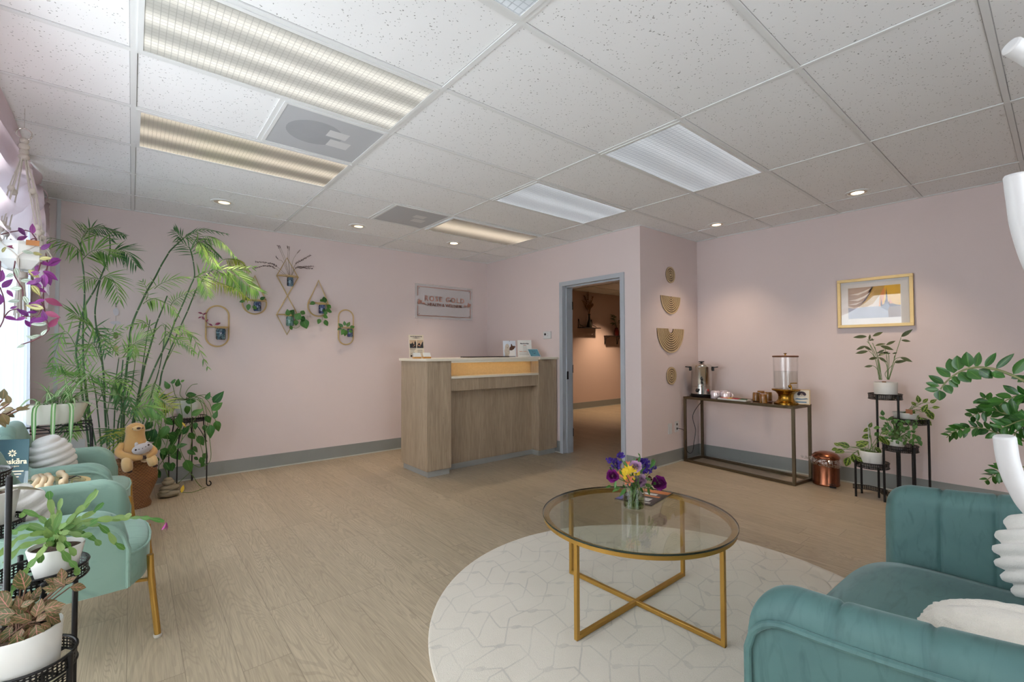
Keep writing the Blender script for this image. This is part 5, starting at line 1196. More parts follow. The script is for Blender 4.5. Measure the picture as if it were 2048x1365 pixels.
def leafy(name, label, c, r0, r1, h, spots, mat, wr=.5, ax='x', stems=None, mod=None, potm=None, n=6, matst=None, seed=4, shape=.4):
    random.seed(seed); t = thing(name, label, 'plant', c); pot_round(t, c+V((0,0,.002)), r0, r1, h, potm or M_POT, mod=mod); st, lf = MB(), MB(); top = c+V((0, 0, h*.9)); val = c.x if ax == 'x' else c.y
    for s in spots:
        v = val+rnd(-.06, .06); pxleaf(lf, s[0], s[1], s[2], s[3], ax, v, wr, .15, shape=shape)
        p = at(s[0], s[1], ax, v); 
        if not stems or random.random() < stems: st.tube(bez([top+V((rnd(-.3, .3)*r1, rnd(-.3, .3)*r1, 0)), (top+p)/2+V((0, 0, rnd(.0, .04))), p], 8), .0018, 5)
    part(st, 'stems', matst or M_STEMG, t); part(lf, 'leaf_cluster', mat, t, angle=80); return t
D2 = D_+V((0, -.0, .004))
tD = leafy('prayer_plant', 'prayer plant spilling left from a white pot on the lowest tray of the right stand', D2, .075, .092, .13, [(1700,895,26,160),(1712,893,28,20),(1715,903,24,-40),(1722,900,20,-60),(1690,905,20,170),(1686,900,18,200),(1705,908,24,-70),(1698,915,22,-110),(1712,915,26,-30),(1740,858,16,200),(1742,872,22,190),(1738,856,12,60),(1758,872,22,-50),(1762,868,16,20),(1770,878,18,-60),(1680,893,16,150),(1675,898,14,190),(1750,895,18,-40),(1730,890,20,160)], G_PRAY, .58, seed=6)
part(MB().tube(bez([at(1739, 897, 'x', D2.x), at(1737, 870, 'x', D2.x), at(1736, 845, 'x', D2.x)], 8), .003, 6), 'white_stake', M_WHITE, tD)
leafy('parsley_aralia', 'small fine leaved green plant in a faceted white pot on the right stand', C_+V((0, .03, .004)), .05, .066, .085, [(random.Random(k).uniform(1764, 1832), random.Random(k+50).uniform(838, 886), random.Random(k+9).uniform(6, 11), random.Random(k+31).uniform(-140, 90)) for k in range(95)]+[(1770,840,14,150),(1766,832,12,100),(1826,868,14,-60),(1836,872,14,-80),(1838,880,14,-70),(1822,862,10,-30),(1760,856,16,180),(1758,866,14,210)], G_FERN, .6, seed=8, stems=.5, mod=lambda a, z: 1+.03*math.cos(a*8))
leafy('prayer_plant', 'small prayer plant with dark blotched leaves on the tray nearest the glossy arching plant', B_+V((0, .02, .004)), .07, .09, .085, [(1838,832,22,190),(1830,822,22,220),(1845,825,20,60),(1850,818,20,-50),(1856,822,24,-60),(1840,835,18,-70),(1838,806,16,100),(1846,806,14,40),(1860,806,16,25),(1864,816,16,5),(1848,838,22,-40),(1832,812,14,140),(1825,835,18,200)], G_PRAY, .55, seed=9)
a = at(1818, 820, 'x', B_.x-.08)
solo(MB().box((a.x, a.y-.022, B_.z+.084), (a.x+.004, a.y+.022, B_.z+.125)), 'wooden_plant_tag', simple('kraft_label', (160, 104, 72), .7), 'small brown wooden tag standing in the upper right tray beside the prayer plant', 'plant tag', loc=a, smooth=False)

# ---------------------------------------------------------------- left stand near the camera
S3 = atd(84, 1160, 1.6); S4 = atd(50, 1345, 1.45); S2 = atd(-42, 1070, 1.72); S1 = atd(-86, 977, 1.5)
RL = .12
def dirleg(c, px, dep): p = atd(px, 1150, dep); return (p.x, p.y, c.z+.042)
stand('black tiered plant stand at the left edge holding the potted cactus and red veined plant', [(S1, RL), (S2, RL), (S3, RL), (S4, RL)],
      [dirleg(S1, 14, 1.47), dirleg(S1, -120, 1.45), dirleg(S3, 151, 1.66), dirleg(S3, 40, 1.69), dirleg(S3, 88, 1.49), dirleg(S4, 143, 1.48), dirleg(S4, 96, 1.345), dirleg(S4, -30, 1.45), dirleg(S2, 10, 1.86), dirleg(S2, -100, 1.6)],
      [((atd(96, 1150, 1.315).x, atd(96, 1150, 1.315).y), (atd(147, 1150, 1.52).x, atd(147, 1150, 1.52).y), S4.z-.07)], (S3.x, S3.y, 0))
def ovalpot(t, c, r0, r1, h, sx, sy, rot, mat=M_POT): pot_round(t, c, r0, r1, h, mat, sx=sx, sy=sy, rot=rot, soil=.86)
def cactus():
    c = S3+V((.034, .0, .004)); t = thing('segmented_cactus', 'segmented holiday cactus with one pink bud in a white pot on the left black stand', 'plant', c); random.seed(12)
    ovalpot(t, c+V((0,0,.002)), .056, .079, .105, 1, .92, -.7); lf = MB(); top = c+V((0, 0, .10))
    def chain(pts, y, W=.0195, n=None):
        P = [at(a, b, 'y', y) for a, b in pts]; P = [top+(P[0]-top)*.15]+P; cc = bez(P, 40); L = sum((cc[i+1]-cc[i]).length for i in range(40)); n = n or max(3, int(L/.04))
        for k in range(n):
            p = cc[int(k/n*40)]; q = cc[min(40, int((k+1)/n*40)+0)]; to = (CAMP-p).normalized()
            lf.leaf(p, q-p, to+V((rnd(-.4, .4), rnd(-.4, .4), rnd(0, .6))), (q-p).length*1.12, W*rnd(.85, 1.15), .05, 6, .6, .08, .7, w0=.42)
        return cc[-1]
    Y = c.y
    for pts, dy in (([(110,1060),(105,1030),(100,1000),(98,985)], 0), ([(118,1050),(118,1020),(122,1000)], .03), ([(128,1055),(150,1028),(168,1012),(190,985)], 0), ([(130,1050),(165,1020),(192,986),(188,983)], .04), ([(135,1050),(180,1030),(205,1008)], .05),
        ([(95,1050),(80,1035),(50,1022),(42,1035)], 0), ([(90,1060),(60,1050),(35,1060),(25,1068)], -.03), ([(95,1065),(60,1070),(35,1078),(0,1110)], -.02), ([(100,1080),(70,1085),(40,1095),(10,1125)], -.05), ([(105,1085),(85,1100),(80,1125)], -.10), ([(100,1085),(70,1120),(45,1150),(20,1190),(5,1215)], -.12),
        ([(118,1085),(130,1115),(150,1130),(155,1150)], -.10), ([(125,1080),(135,1090),(150,1110)], -.09), ([(130,1070),(165,1065),(190,1080),(200,1090)], -.02), ([(130,1065),(170,1055),(195,1040),(222,1040)], 0), ([(135,1060),(180,1045),(212,1060),(228,1085),(248,1098)], .0), ([(130,1055),(190,1040),(240,1035),(262,1030)], .03),
        ([(112,1070),(118,1060),(130,1048)], -.04), ([(108,1065),(90,1058),(100,1040)], 0), ([(120,1070),(128,1085),(122,1100)], -.09), ([(115,1080),(108,1062),(120,1030)], -.02), ([(125,1060),(150,1050),(160,1035)], 0), ([(122,1062),(155,1072),(182,1070)], -.05), ([(96,1070),(70,1062),(50,1052)], 0), ([(105,1075),(96,1090),(88,1095)], -.09)):
        chain(pts, Y+dy)
    e = chain([(140,1055),(190,1040),(230,1042),(262,1036),(290,1036),(326,1043)], Y+.05, .016, 9)
    part(lf, 'stem_segments', G_CACT, t, angle=80)
    bd = MB(); b = at(332, 1048, 'y', Y+.05)
    for k in range(5): bd.leaf(b+V((0, 0, .006)), V((.35*math.cos(k*1.3), .35*math.sin(k*1.3), -1)), V((1, 0, 0)), .034, .018, .2)
    part(bd, 'pink_bud', simple('magenta_petal', (176, 44, 140), .5), t)
cactus()
def fittonia():
    c = S4+V((-.02, -.0, .004)); t = thing('red_veined_plant', 'bushy plant with brown pink veined leaves in a large white pot, lower left corner', 'plant', c); random.seed(14)
    ovalpot(t, c+V((0,0,.002)), .100, .106, .135, 1, .97, 0); lf, st = MB(), MB(); top = c+V((0, 0, .125)); Y = c.y
    SP = [(35,1240,34,100),(20,1235,30,140),(45,1225,34,75),(50,1180,30,100),(20,1200,28,150),(40,1205,30,15),(60,1225,30,15),(75,1215,34,20),(85,1215,34,10),(70,1235,30,70),(80,1225,28,45),(30,1228,36,180),(55,1245,34,200),(15,1240,34,170),(60,1255,28,-100),(72,1250,30,-85),(45,1258,34,-115),(20,1262,30,-95),(78,1258,30,-60),(38,1262,34,-70),(85,1262,26,-40),(10,1225,28,170),(90,1225,26,0),(48,1238,28,160),(64,1238,34,195),(66,1200,24,60),(120,1172,26,150),(118,1175,24,200),(128,1168,24,30),(130,1172,22,150),(140,1175,28,0),(124,1165,22,90),(112,1180,22,170),(12,1215,32,120),(0,1240,30,60),(28,1250,30,230),(58,1232,36,120),(72,1242,30,150),(95,1240,24,-10),(90,1248,22,-20)]
    for s in SP+[(a+rnd(-12, 12), b+rnd(-4, 16), d*rnd(.8, 1.1), e+rnd(-40, 40)) for a, b, d, e in SP if a < 100]:
        v = Y+rnd(-.07, .05); pxleaf(lf, s[0], s[1], s[2]*1.25, s[3], 'y', v, .58, .2, shape=.42); p = at(s[0], s[1], 'y', v)
        st.tube(bez([top+V((rnd(-.04, .04), rnd(-.04, .04), -.01)), (top+p)/2+V((0, 0, .01)), p], 6), .002, 5)
    part(st, 'stems', M_STEMB, t); part(lf, 'leaf_cluster', G_FITT, t, angle=80)
fittonia()
def left_pots():
    c = S1+V((-.02, 0, .004)); t = thing('bronze_leaf_plant', 'bronze leaved plant in a cream pot on the top tray at the left edge', 'plant', c); random.seed(15)
    pot_round(t, c+V((0,0,.002)), .075, .112, .155, M_POTC); lf, st = MB(), MB(); top = c+V((0, 0, .14))
    for s in ((5,800,26,80),(0,812,26,20),(4,828,28,-60),(8,826,26,-20),(28,820,26,170),(30,819,28,5),(40,820,22,10),(18,808,20,100),(0,835,24,-60),(45,818,16,30),(20,822,20,190)):
        v = c.y+rnd(-.04, .02); pxleaf(lf, s[0], s[1], s[2], s[3], 'y', v, .5, .25); p = at(s[0], s[1], 'y', v); st.tube(bez([top, (top+p)/2+V((.01, 0, .01)), p], 8), .003, 5)
    part(st, 'stems', M_STEMB, t); part(lf, 'leaf_cluster', G_GREY, t, angle=80)
    c = S2+V((.0, 0, .004)); t = thing('plant_pot', 'white pot on the second tray of the left black stand, cut by the picture edge', 'pot', c)
    pot_round(t, c+V((0,0,.002)), .085, .105, .15, M_POT)
    part(MB().leaf(c+V((.02, 0, .145)), (.7, -.2, .15), (0, 0, 1), .16, .05), 'leaf', G_GREY, t, angle=80)
left_pots()

# ---------------------------------------------------------------- glossy arching plant behind the loveseat
def zz():
    XZ = 3.12; c = V((3.14, -.12, 0)); t = thing('zz_plant', 'large glossy dark green arching plant rising behind the teal loveseat at the right edge', 'plant', c); random.seed(16)
    pot_round(t, c, .13, .17, .30, M_POT)
    rt = c+V((0, 0, .28)); lf, st = MB(), MB()
    def rach(pts, v=XZ, r=.006): P = [rt+V((rnd(-.05, .05), rnd(-.05, .05), 0)), at(2140, (pts[0][1]+950)/2, 'x', v)]+[at(a, b, 'x', v) for a, b in pts]; cc = bez(P, 40); st.tube(cc, [lerp(r, r*.35, i/40) for i in range(41)], 6); return cc
    rach([(2080,785),(2047,762),(2024,751),(1994,740),(1970,736),(1955,735),(1935,738),(1920,744),(1901,756),(1889,768),(1881,779)], r=.008)
    for s in ((1888,768,36,151,.45),(1879,773,30,165,.45),(1878,780,30,177,.5),(1879,781,21,-88,.85),(1890,770,23,-54,.75),(1901,755,36,144,.5),(1908,747,32,107,.6),(1917,741,30,95,.62),(1938,735,32,100,.58),(1952,735,32,78,.38),(1970,735,38,53,.32),(1992,738,48,41,.28),(2027,749,46,50,.4),(1898,761,24,-38,.6),(1906,752,22,-54,.6),(1918,745,32,-40,.75),(1935,740,34,-35,.75),(1958,739,34,-33,.7),(1983,745,30,-20,.7),(2022,757,28,10,.4),(2035,765,34,30,.4)):
        p = at(s[0], s[1], 'x', XZ); q = at(s[0]+s[2]*math.cos(math.radians(s[3])), s[1]-s[2]*math.sin(math.radians(s[3])), 'x', XZ); to = (CAMP-p).normalized(); L = (q-p).length
        lf.leaf(p, (q-p)+to*L*rnd(-.2, .2), to+V((rnd(-.2, .2), rnd(-.2, .2), rnd(-.1, .3))), L, L*s[4]*1.05, .08, 7, .42, .12, .8)
    def auto(pts, v, n, L0, r=.005, t0=.35):
        cc = rach(pts, v, r); ln = len(cc)-1
        for k in range(n):
            f = lerp(t0, 1, (k+.5)/n); i = min(ln-1, int(f*ln)); T = (cc[i+1]-cc[i]).normalized(); to = (CAMP-cc[i]).normalized(); S = T.cross(to).normalized()
            for sg in (-1, 1):
                d = S*sg*rnd(.6, 1)+T*rnd(.4, .9)+to*rnd(-.7, .9); L = L0*rnd(.65, .95)*(1 if f < .9 else .8); lf.leaf(cc[i], d, to+V((rnd(-.6, .6), rnd(-.6, .6), rnd(0, .8))), L, L*rnd(.38, .5), .15, 6, .42, .15, .8)
    auto([(2090,870),(2047,841),(2029,832),(2001,825),(1987,811),(1978,802),(1964,796)], XZ-.05, 9, .075); auto([(2060,850),(2020,830),(1984,821),(1963,825),(1938,835)], XZ+.1, 9, .062)
    auto([(2090,900),(2040,880),(2003,870),(1970,858),(1947,856),(1926,858),(1906,865),(1893,876)], XZ+.02, 12, .062); auto([(2100,960),(2050,935),(2013,941),(1991,949),(1969,964)], XZ-.05, 6, .07, t0=.5)
    auto([(2110,820),(2075,800),(2045,790),(2015,800),(1998,812)], XZ-.1, 8, .075); auto([(2110,900),(2075,850),(2050,840),(2020,850),(2000,858)], XZ-.15, 9, .07); auto([(2120,900),(2090,860),(2060,850),(2035,862),(2025,880)], XZ-.1, 8, .075)
    part(st, 'stems', simple('olive_stem', (128, 132, 84), .5, 0, .12, 20), t); part(lf, 'leaf_cluster', G_ZZ, t, angle=80)
zz()
def coat_rack():
    D = .74; b = atd(2130, 900, D+.04); t = thing('coat_rack', 'white coat rack with thick curved pegs at the right edge before the loveseat', 'coat rack', (b.x, b.y, 0)); r = .0138
    part(MB().tube([V((b.x, b.y, 0)), V((b.x, b.y, 1.98))], .02, 20), 'pole', M_WHITE, t); part(MB().lathe([(.16, 0), (.16, .012), (.15, .018), (.02, .022)], (b.x, b.y, 0), 40), 'base', M_WHITE, t)
    for pts in ([(2130,160),(2085,135),(2050,107),(2023,92)], [(2130,600),(2075,540),(2046,460),(2036,400),(2030,352)], [(2130,1060),(2072,1025),(2036,975),(2017,925),(2009,876)], ):
        P = [V((b.x, b.y, atd(pts[0][0], pts[0][1], D).z))]+[atd(x, y, D) for x, y in pts[1:]]; cc = bez(P, 24); pg = MB().tube(cc, r, 20)
        e = cc[-1]; d = (cc[-1]-cc[-2]).normalized(); pg.tube([e, e+d*.003, e+d*.004], [r, r*.85, .001], 20); part(pg, 'peg', M_WHITE, t)
coat_rack()

# ---------------------------------------------------------------- console table and drinks
TH = math.radians(6); CM = Matrix.Translation(V((4.79, 1.64, 0))) @ Matrix((( math.cos(TH), math.sin(TH), 0, 0), (-math.sin(TH), math.cos(TH), 0, 0), (0, 0, 1, 0), (0, 0, 0, 1)))
def cl(x, y, z): return CM @ V((x, y, z))     # x: depth to the wall, y: along to the left
CZ = .745
def console():
    t = thing('console_table', 'weathered bronze metal console table in the corner by the round wood art', 'table', (5.0, 2.2, 0)); w = .026; dx, dy = .35, 1.2
    for x in (w/2, dx-w/2):
        for y in (w/2, dy-w/2): part(MB().beam(cl(x, y, 0), cl(x, y, CZ-w), w, up=V((1,0,0))), 'leg', M_BRONZE, t, False, .001)
    for z, nm in ((CZ-w/2, 'top_frame'), (w/2+.001, 'base_frame')):
        m = MB()
        for x in (w/2, dx-w/2): m.beam(cl(x, 0, z), cl(x, dy, z), w)
        for y in (w/2, dy-w/2): m.beam(cl(w, y, z), cl(dx-w, y, z), w-.001)
        part(m, nm, M_BRONZE, t, False, .001)
    part(MB().box((w, w, CZ-.006), (dx-w, dy-w, CZ-.001), CM), 'top_panel', simple('dark_glossy_top', (78, 52, 38), .18, .3, .2, 8), t, False)
console()
def ontop(px, py): p = at(px, py, 'z', CZ); p.z = CZ+.0005; return p
def urn():
    c = cl(.17, 1.075, CZ+.0005); t = thing('coffee_urn', 'tall polished steel hot drinks urn with black side handles on the console', 'urn', c)
    part(MB().lathe([(.0001, 0), (.115, 0), (.12, .01), (.12, .03), (.112, .036)], c, 48), 'base', M_BLACKM, t)
    part(MB().lathe([(.112, .034), (.112, .115), (.115, .117), (.115, .12), (.112, .122), (.112, .335), (.116, .34), (.116, .345)], c, 64), 'body', M_CHROME, t)
    ld = MB().lathe([(.116, .345), (.113, .355), (.09, .372), (.05, .382), (.0001, .385)], c, 48); part(ld, 'lid', M_CHROME, t)
    part(MB().lathe([(.014, .382), (.012, .392), (.03, .397), (.032, .404), (.0001, .407)], c, 24), 'lid_knob', M_BLACKM, t)
    vd = V((-c.x, -c.y, 0)).normalized(); sd = V((-vd.y, vd.x, 0))
    for s in (-1, 1):
        part(MB().beam(c+sd*s*.112+V((0,0,.32)), c+sd*s*.135+V((0,0,.32)), .02, .05).beam(c+sd*s*.125+V((0,0,.335)), c+sd*s*.175+V((0,0,.342)), .045, .01), 'handle', M_BLACKM, t, False, .003)
    f = c+vd*.112; tp = MB().tube([f+V((0,0,.15)), f+vd*.03+V((0,0,.15)), f+vd*.035+V((0,0,.125))], .009, 10); part(tp, 'spigot', M_CHROME, t)
    part(MB().lathe([(.009, .155), (.012, .17), (.006, .185), (.016, .215), (.0001, .22)], f+vd*.03-V((0,0,0)), 12), 'spigot_lever', M_BLACKM, t)
    k = f-V((0,0,0))+sd*-.045; k = c+(vd*.9-sd*.42).normalized()*.113; part(MB().ball(k+V((0,0,.075)), (.02, .02, .022), 16, 10), 'dial', M_BLACKM, t)
    for q, mt in ((.25, M_BLACKM), (-.72, simple('red_switch', (190, 40, 40), .4))): p = c+(vd-sd*q).normalized()*.113; part(MB().ball(p+V((0,0,.085 if q > 0 else .08)), (.008, .008, .014), 10, 8), 'switch', mt, t)
    cord = MB().tube(bez([cl(.22, 1.08, CZ-.02), at(1386, 830, 'y', 2.78), at(1391, 860, 'y', 2.75), at(1388, 885, 'y', 2.75), at(1385, 903, 'y', 2.75), at(1378, 907, 'y', 2.78), at(1371, 895, 'y', 2.8), at(1371, 870, 'y', 2.82), at(1366, 860, 'y', 2.84), at(1356, 857, 'y', 2.86)], 60), .0035, 6)
    part(cord, 'power_cord', M_BLACKM, t)
urn()
def mugs():
    m = NT('pearl_mug'); fz = m.n('LayerWeight'); c_ = m.mix(fz.outputs['Facing'], lin((236, 222, 222)), lin((206, 200, 224))); m.pbr(c_, .12, .35); src = None
    for k, (lx, ly, rz) in enumerate(((.12, .87, -.7), (.12, .75, -.2), (.22, .84, -.6))):
        p = cl(lx, ly, CZ+.0005); lab = ('upturned pearly pink mug nearest the steel urn, handle turned forward', 'upturned pearly pink mug with its handle towards the colourful tray', 'upturned pearly pink mug standing behind the other two')[k]
        if src is None:
            t = thing('mug', lab, 'mug', p, 'pearly mugs'); pts = [(.052, 0), (.053, .004), (.053, .06), (.046, .078), (.036, .084), (.0001, .084)]
            part(MB().lathe(pts, p, 32), 'cup', m.m, t); part(MB().tube(bez([p+V((.0, -.05, .065)), p+V((0, -.08, .06)), p+V((0, -.085, .035)), p+V((0, -.052, .015))], 12), .006, 8), 'handle', m.m, t); t.rotation_euler.z = rz; src = t
        else: dup(src, p, lab, rz)
mugs()
def tea_tray():
    p = ontop(1468, 801); t = thing('serving_tray', 'white rectangular tray of coloured tea sachets on the console', 'tray', p); M2 = Matrix.Translation(p) @ Matrix.Rotation(-.12, 4, 'Z')
    m = MB(); pts = [(-.05, -.15), (.05, -.15), (.05, .15), (-.05, .15)]; m.box((-.045, -.145, 0), (.045, .145, .004), M2)
    for a, b in (((-.055, -.155, 0), (-.045, .155, .016)), ((.045, -.155, 0), (.055, .155, .016)), ((-.045, -.155, 0), (.045, -.145, .016)), ((-.045, .145, 0), (.045, .155, .016))): m.box(a, b, M2)
    part(m, 'dish', M_POT, t, False, .001)
    cols = [(196, 74, 44), (214, 96, 40), (226, 178, 50), (190, 40, 50), (176, 36, 60), (44, 96, 62), (40, 80, 56)]
    for k in range(7):
        y = .125-.042*k; c = M2 @ V((rnd(-.01, .01), y, .006)); mm = simple('sachet_%d' % k, cols[k], .5); Mk = Matrix.Translation(c) @ Matrix.Rotation(rnd(-.3, .3), 4, 'Z')
        q = thing('tea_sachet', ('orange red tea sachet at the urn end of the white tray', 'bright orange tea sachet, second from the urn end of the tray', 'yellow tea sachet in the white tray', 'red tea sachet just after the yellow one', 'crimson tea sachet in the middle of the red and green ones', 'green tea sachet next to the crimson one', 'dark green tea sachet at the far end from the urn')[k], 'tea sachet', c, 'tea sachets on the white tray')
        part(MB().box((-.034, -.018, 0), (.034, .018, .014), Mk), 'packet', mm, q, False, .002)
tea_tray()
def amber():
    g = simple('amber_glass', (140, 92, 34), .06, 0, .12, 20, Coat_Weight=.5); src = None
    for k, (px, py) in enumerate(((1513, 803), (1527, 807), (1537, 802), (1522, 799))):
        p = ontop(px, py); p.z += .004; labs = ('upturned amber glass tumbler on the left of its cluster', 'upturned amber glass tumbler at the front of the cluster with a bright glint', 'upturned amber glass tumbler on the right of its cluster nearest the brass urn foot', 'upturned amber glass tumbler at the back of the cluster')
        if src is None:
            src = solo(MB().lathe([(.037, 0), (.036, .03), (.035, .08), (.031, .088), (.0001, .089)], p, 28, mod=lambda a, z: 1+.012*math.cos(a*14)), 'amber_tumbler', g, labs[k], 'tumbler', loc=p, group='amber tumblers'); 
        else: dup(src, p, labs[k])
    p = ontop(1525, 803); solo(MB().lathe([(.0001, 0), (.085, 0), (.088, .0035), (.0001, .0035)], p, 40), 'round_coaster', simple('dark_wood_coaster', (84, 48, 32), .3), 'round dark tray under the amber tumblers', 'coaster', loc=p)
amber()
def dispenser():
    c = ontop(1574, 806); c = cl(.17, .15, CZ+.0005); t = thing('water_dispenser', 'glass water dispenser with wooden lid on a flared brass foot', 'dispenser', c)
    part(MB().lathe([(.105, 0), (.105, .012), (.085, .022), (.07, .045), (.066, .07), (.07, .095), (.09, .12), (.12, .132), (.125, .14), (.12, .148), (.0001, .148)], c, 48), 'brass_foot', M_BRASS, t)
    b = .15; r = .108
    part(MB().lathe([(r, b), (r, b+.31)], c, 48, caps=False).lathe([(r-.006, b+.006), (r-.006, b+.31)], c, 48, caps=False), 'glass_jar', M_GLASS, t)
    part(MB().lathe([(.0001, b+.008), (r-.008, b+.008), (r-.008, b+.17), (.0001, b+.17)], c, 48, caps=False), 'water', M_WATER, t)
    part(MB().lathe([(.0001, b+.003), (r, b+.0)], c, 40, caps=False), 'jar_floor', M_GLASS, t)
    part(MB().lathe([(r+.004, b+.31), (r+.006, b+.314), (r+.006, b+.322), (r, b+.326), (.0001, b+.328)], c, 48), 'wooden_lid', simple('walnut_lid', (112, 70, 46), .45, 0, .15, 30), t)
    part(MB().lathe([(.008, b+.326), (.006, b+.34), (.018, b+.348), (.0001, b+.352)], c, 20), 'lid_knob', M_BRASS, t)
    vd = V((-.80, -.6, 0)).normalized(); f = c+vd*r+V((0, 0, b+.03)); part(MB().ball(f+vd*.012, .016, 14, 10).tube(bez([f+vd*.02, f+vd*.04+V((0,0,.0)), f+vd*.045-V((0,0,.028))], 8), .007, 10), 'tap', M_BRASS, t)
    part(MB().tube([f+vd*.02+V((0,0,.01)), f+vd*.025+V((0,0,.03)), f+vd*.02+V((.02,-.05,.034))], .005, 8), 'tap_lever', M_BRASS, t)
    p = V((c.x, c.y, CZ)); 
dispenser()
def certificate():
    c = cl(.29, .045, CZ+.001); t = thing('framed_card', 'small framed card with a dark tree emblem leaning beside the water dispenser', 'sign', c)
    R_ = V((.30, -1, 0)).normalized(); U_ = V((.28, .08, 1)).normalized(); P = Panel(c-R_*.07-V((.08,0,0)), R_, U_); b = MB(); P.slab(b, 0, 0, .15, .15, -.01, 0); part(b, 'frame', simple('pale_wood', (206, 176, 130), .5), t, False)
    b = MB(); P.slab(b, .008, .008, .142, .142, 0, .001); part(b, 'card', simple('cream_card', (228, 218, 200), .6), t, False)
    b = MB()
    for k in range(9): a = PI*k/8; P.disc(b, .08+.024*math.cos(a), .1+.018*math.sin(a), .012, .001, .0004+.00005*k, sx=1.1)
    P.slab(b, .07, .092, .09, .1, .001, .0016); part(b, 'emblem', simple('plum_ink', (58, 46, 62), .6), t, False)
    b = MB(); P.poly(b, [(.02, .05), (.04, .062), (.08, .058), (.12, .064), (.135, .056), (.1, .05), (.06, .046)], .001); P.slab(b, .03, .018, .12, .03, .001, .0014); P.slab(b, .05, .078, .11, .081, .001, .0014); part(b, 'blue_brush_mark', simple('blue_grey_ink', (98, 128, 150), .6), t, False)
certificate()
def succulent():
    c = ontop(1379, 797); c = cl(.10, 1.14, CZ+.001); t = thing('small_flower_sprig', 'little dark green sprig with a yellow flower lying at the urn foot', 'flower', c); m = MB(); random.seed(1)
    for k in range(12): a = k*.6; m.leaf(c+V((rnd(-.02, .02), rnd(-.04, .04), .004)), (math.cos(a), math.sin(a), .5), (0,0,1), .045, .022)
    part(m, 'leaf_cluster', simple('dark_green_leaf', (40, 62, 40), .5), t); part(MB().ball(c+V((-.01, -.01, .035)), .011, 10, 8), 'yellow_flower', simple('yellow_petal', (220, 190, 40), .5), t)
succulent()
def bin_():
    c = V((5.095, 1.478, 0)); r = .108; t = thing('pedal_bin', 'copper coloured pedal bin with a clear liner beside the console table', 'bin', c)
    part(MB().lathe([(.0001, .002), (r, .002), (r+.003, .012), (r, .018), (r, .25)], c, 48, caps=False), 'body', M_COPPER, t)
    part(MB().lathe([(r+.003, .25), (r+.006, .255), (r+.005, .268), (r-.02, .295), (.05, .308), (.0001, .311)], c, 48), 'lid', M_COPPER, t)
    vd = V((-.96, -.28, 0)); p = c+vd*r; sd = V((.28, -.96, 0)); part(MB().beam(p+sd*.05+V((0,0,.012)), p+sd*.05+vd*.035+V((0,0,.012)), .05, .012).tube([p+sd*.02+vd*.01+V((0,0,.03)), p+sd*.08+vd*.012+V((0,0,.03))], .003, 6), 'pedal', M_BLACKM, t)
    l = NT('clear_film'); tr = l.n('BsdfTransparent'); g = l.n('BsdfGlossy'); g.inputs['Roughness'].default_value = .2; d = l.n('BsdfDiffuse'); d.inputs[0].default_value = lin((230, 226, 222)); m1 = l.n('MixShader'); m1.inputs[0].default_value = .5; l.l(g.outputs[0], m1.inputs[1]); l.l(d.outputs[0], m1.inputs[2]); wv = l.noise(l.coord(), 45, 3, 2); m2 = l.n('MixShader'); l.l(l.math('MULTIPLY', l.math('GREATER_THAN', wv, .5), .5), m2.inputs[0]); l.l(tr.outputs[0], m2.inputs[1]); l.l(m1.outputs[0], m2.inputs[2]); l.l(m2.outputs[0], l.out.inputs[0])
    def fn(u, v): a = 2*PI*u; q = r+.006+.016*math.sin(v*PI)+.010*noise.noise(V((math.cos(a)*3, math.sin(a)*3, v*5))); z = .25-.075*v-.015*math.cos(a+.5)*v+.008*noise.noise(V((math.cos(a)*5, math.sin(a)*5, 7+v*3))); return c+V((q*math.cos(a), q*math.sin(a), z))
    part(MB().grid(fn, 60, 8), 'clear_liner', l.m, t, angle=180)
    part(MB().tube(bez([c+V((-.08, .08, .245)), c+V((-.13, .13, .25)), c+V((-.15, .16, .262))], 6), [.02, .018, .015, .014, .013, .012, .008], 8), 'liner_tail', l.m, t)
bin_()

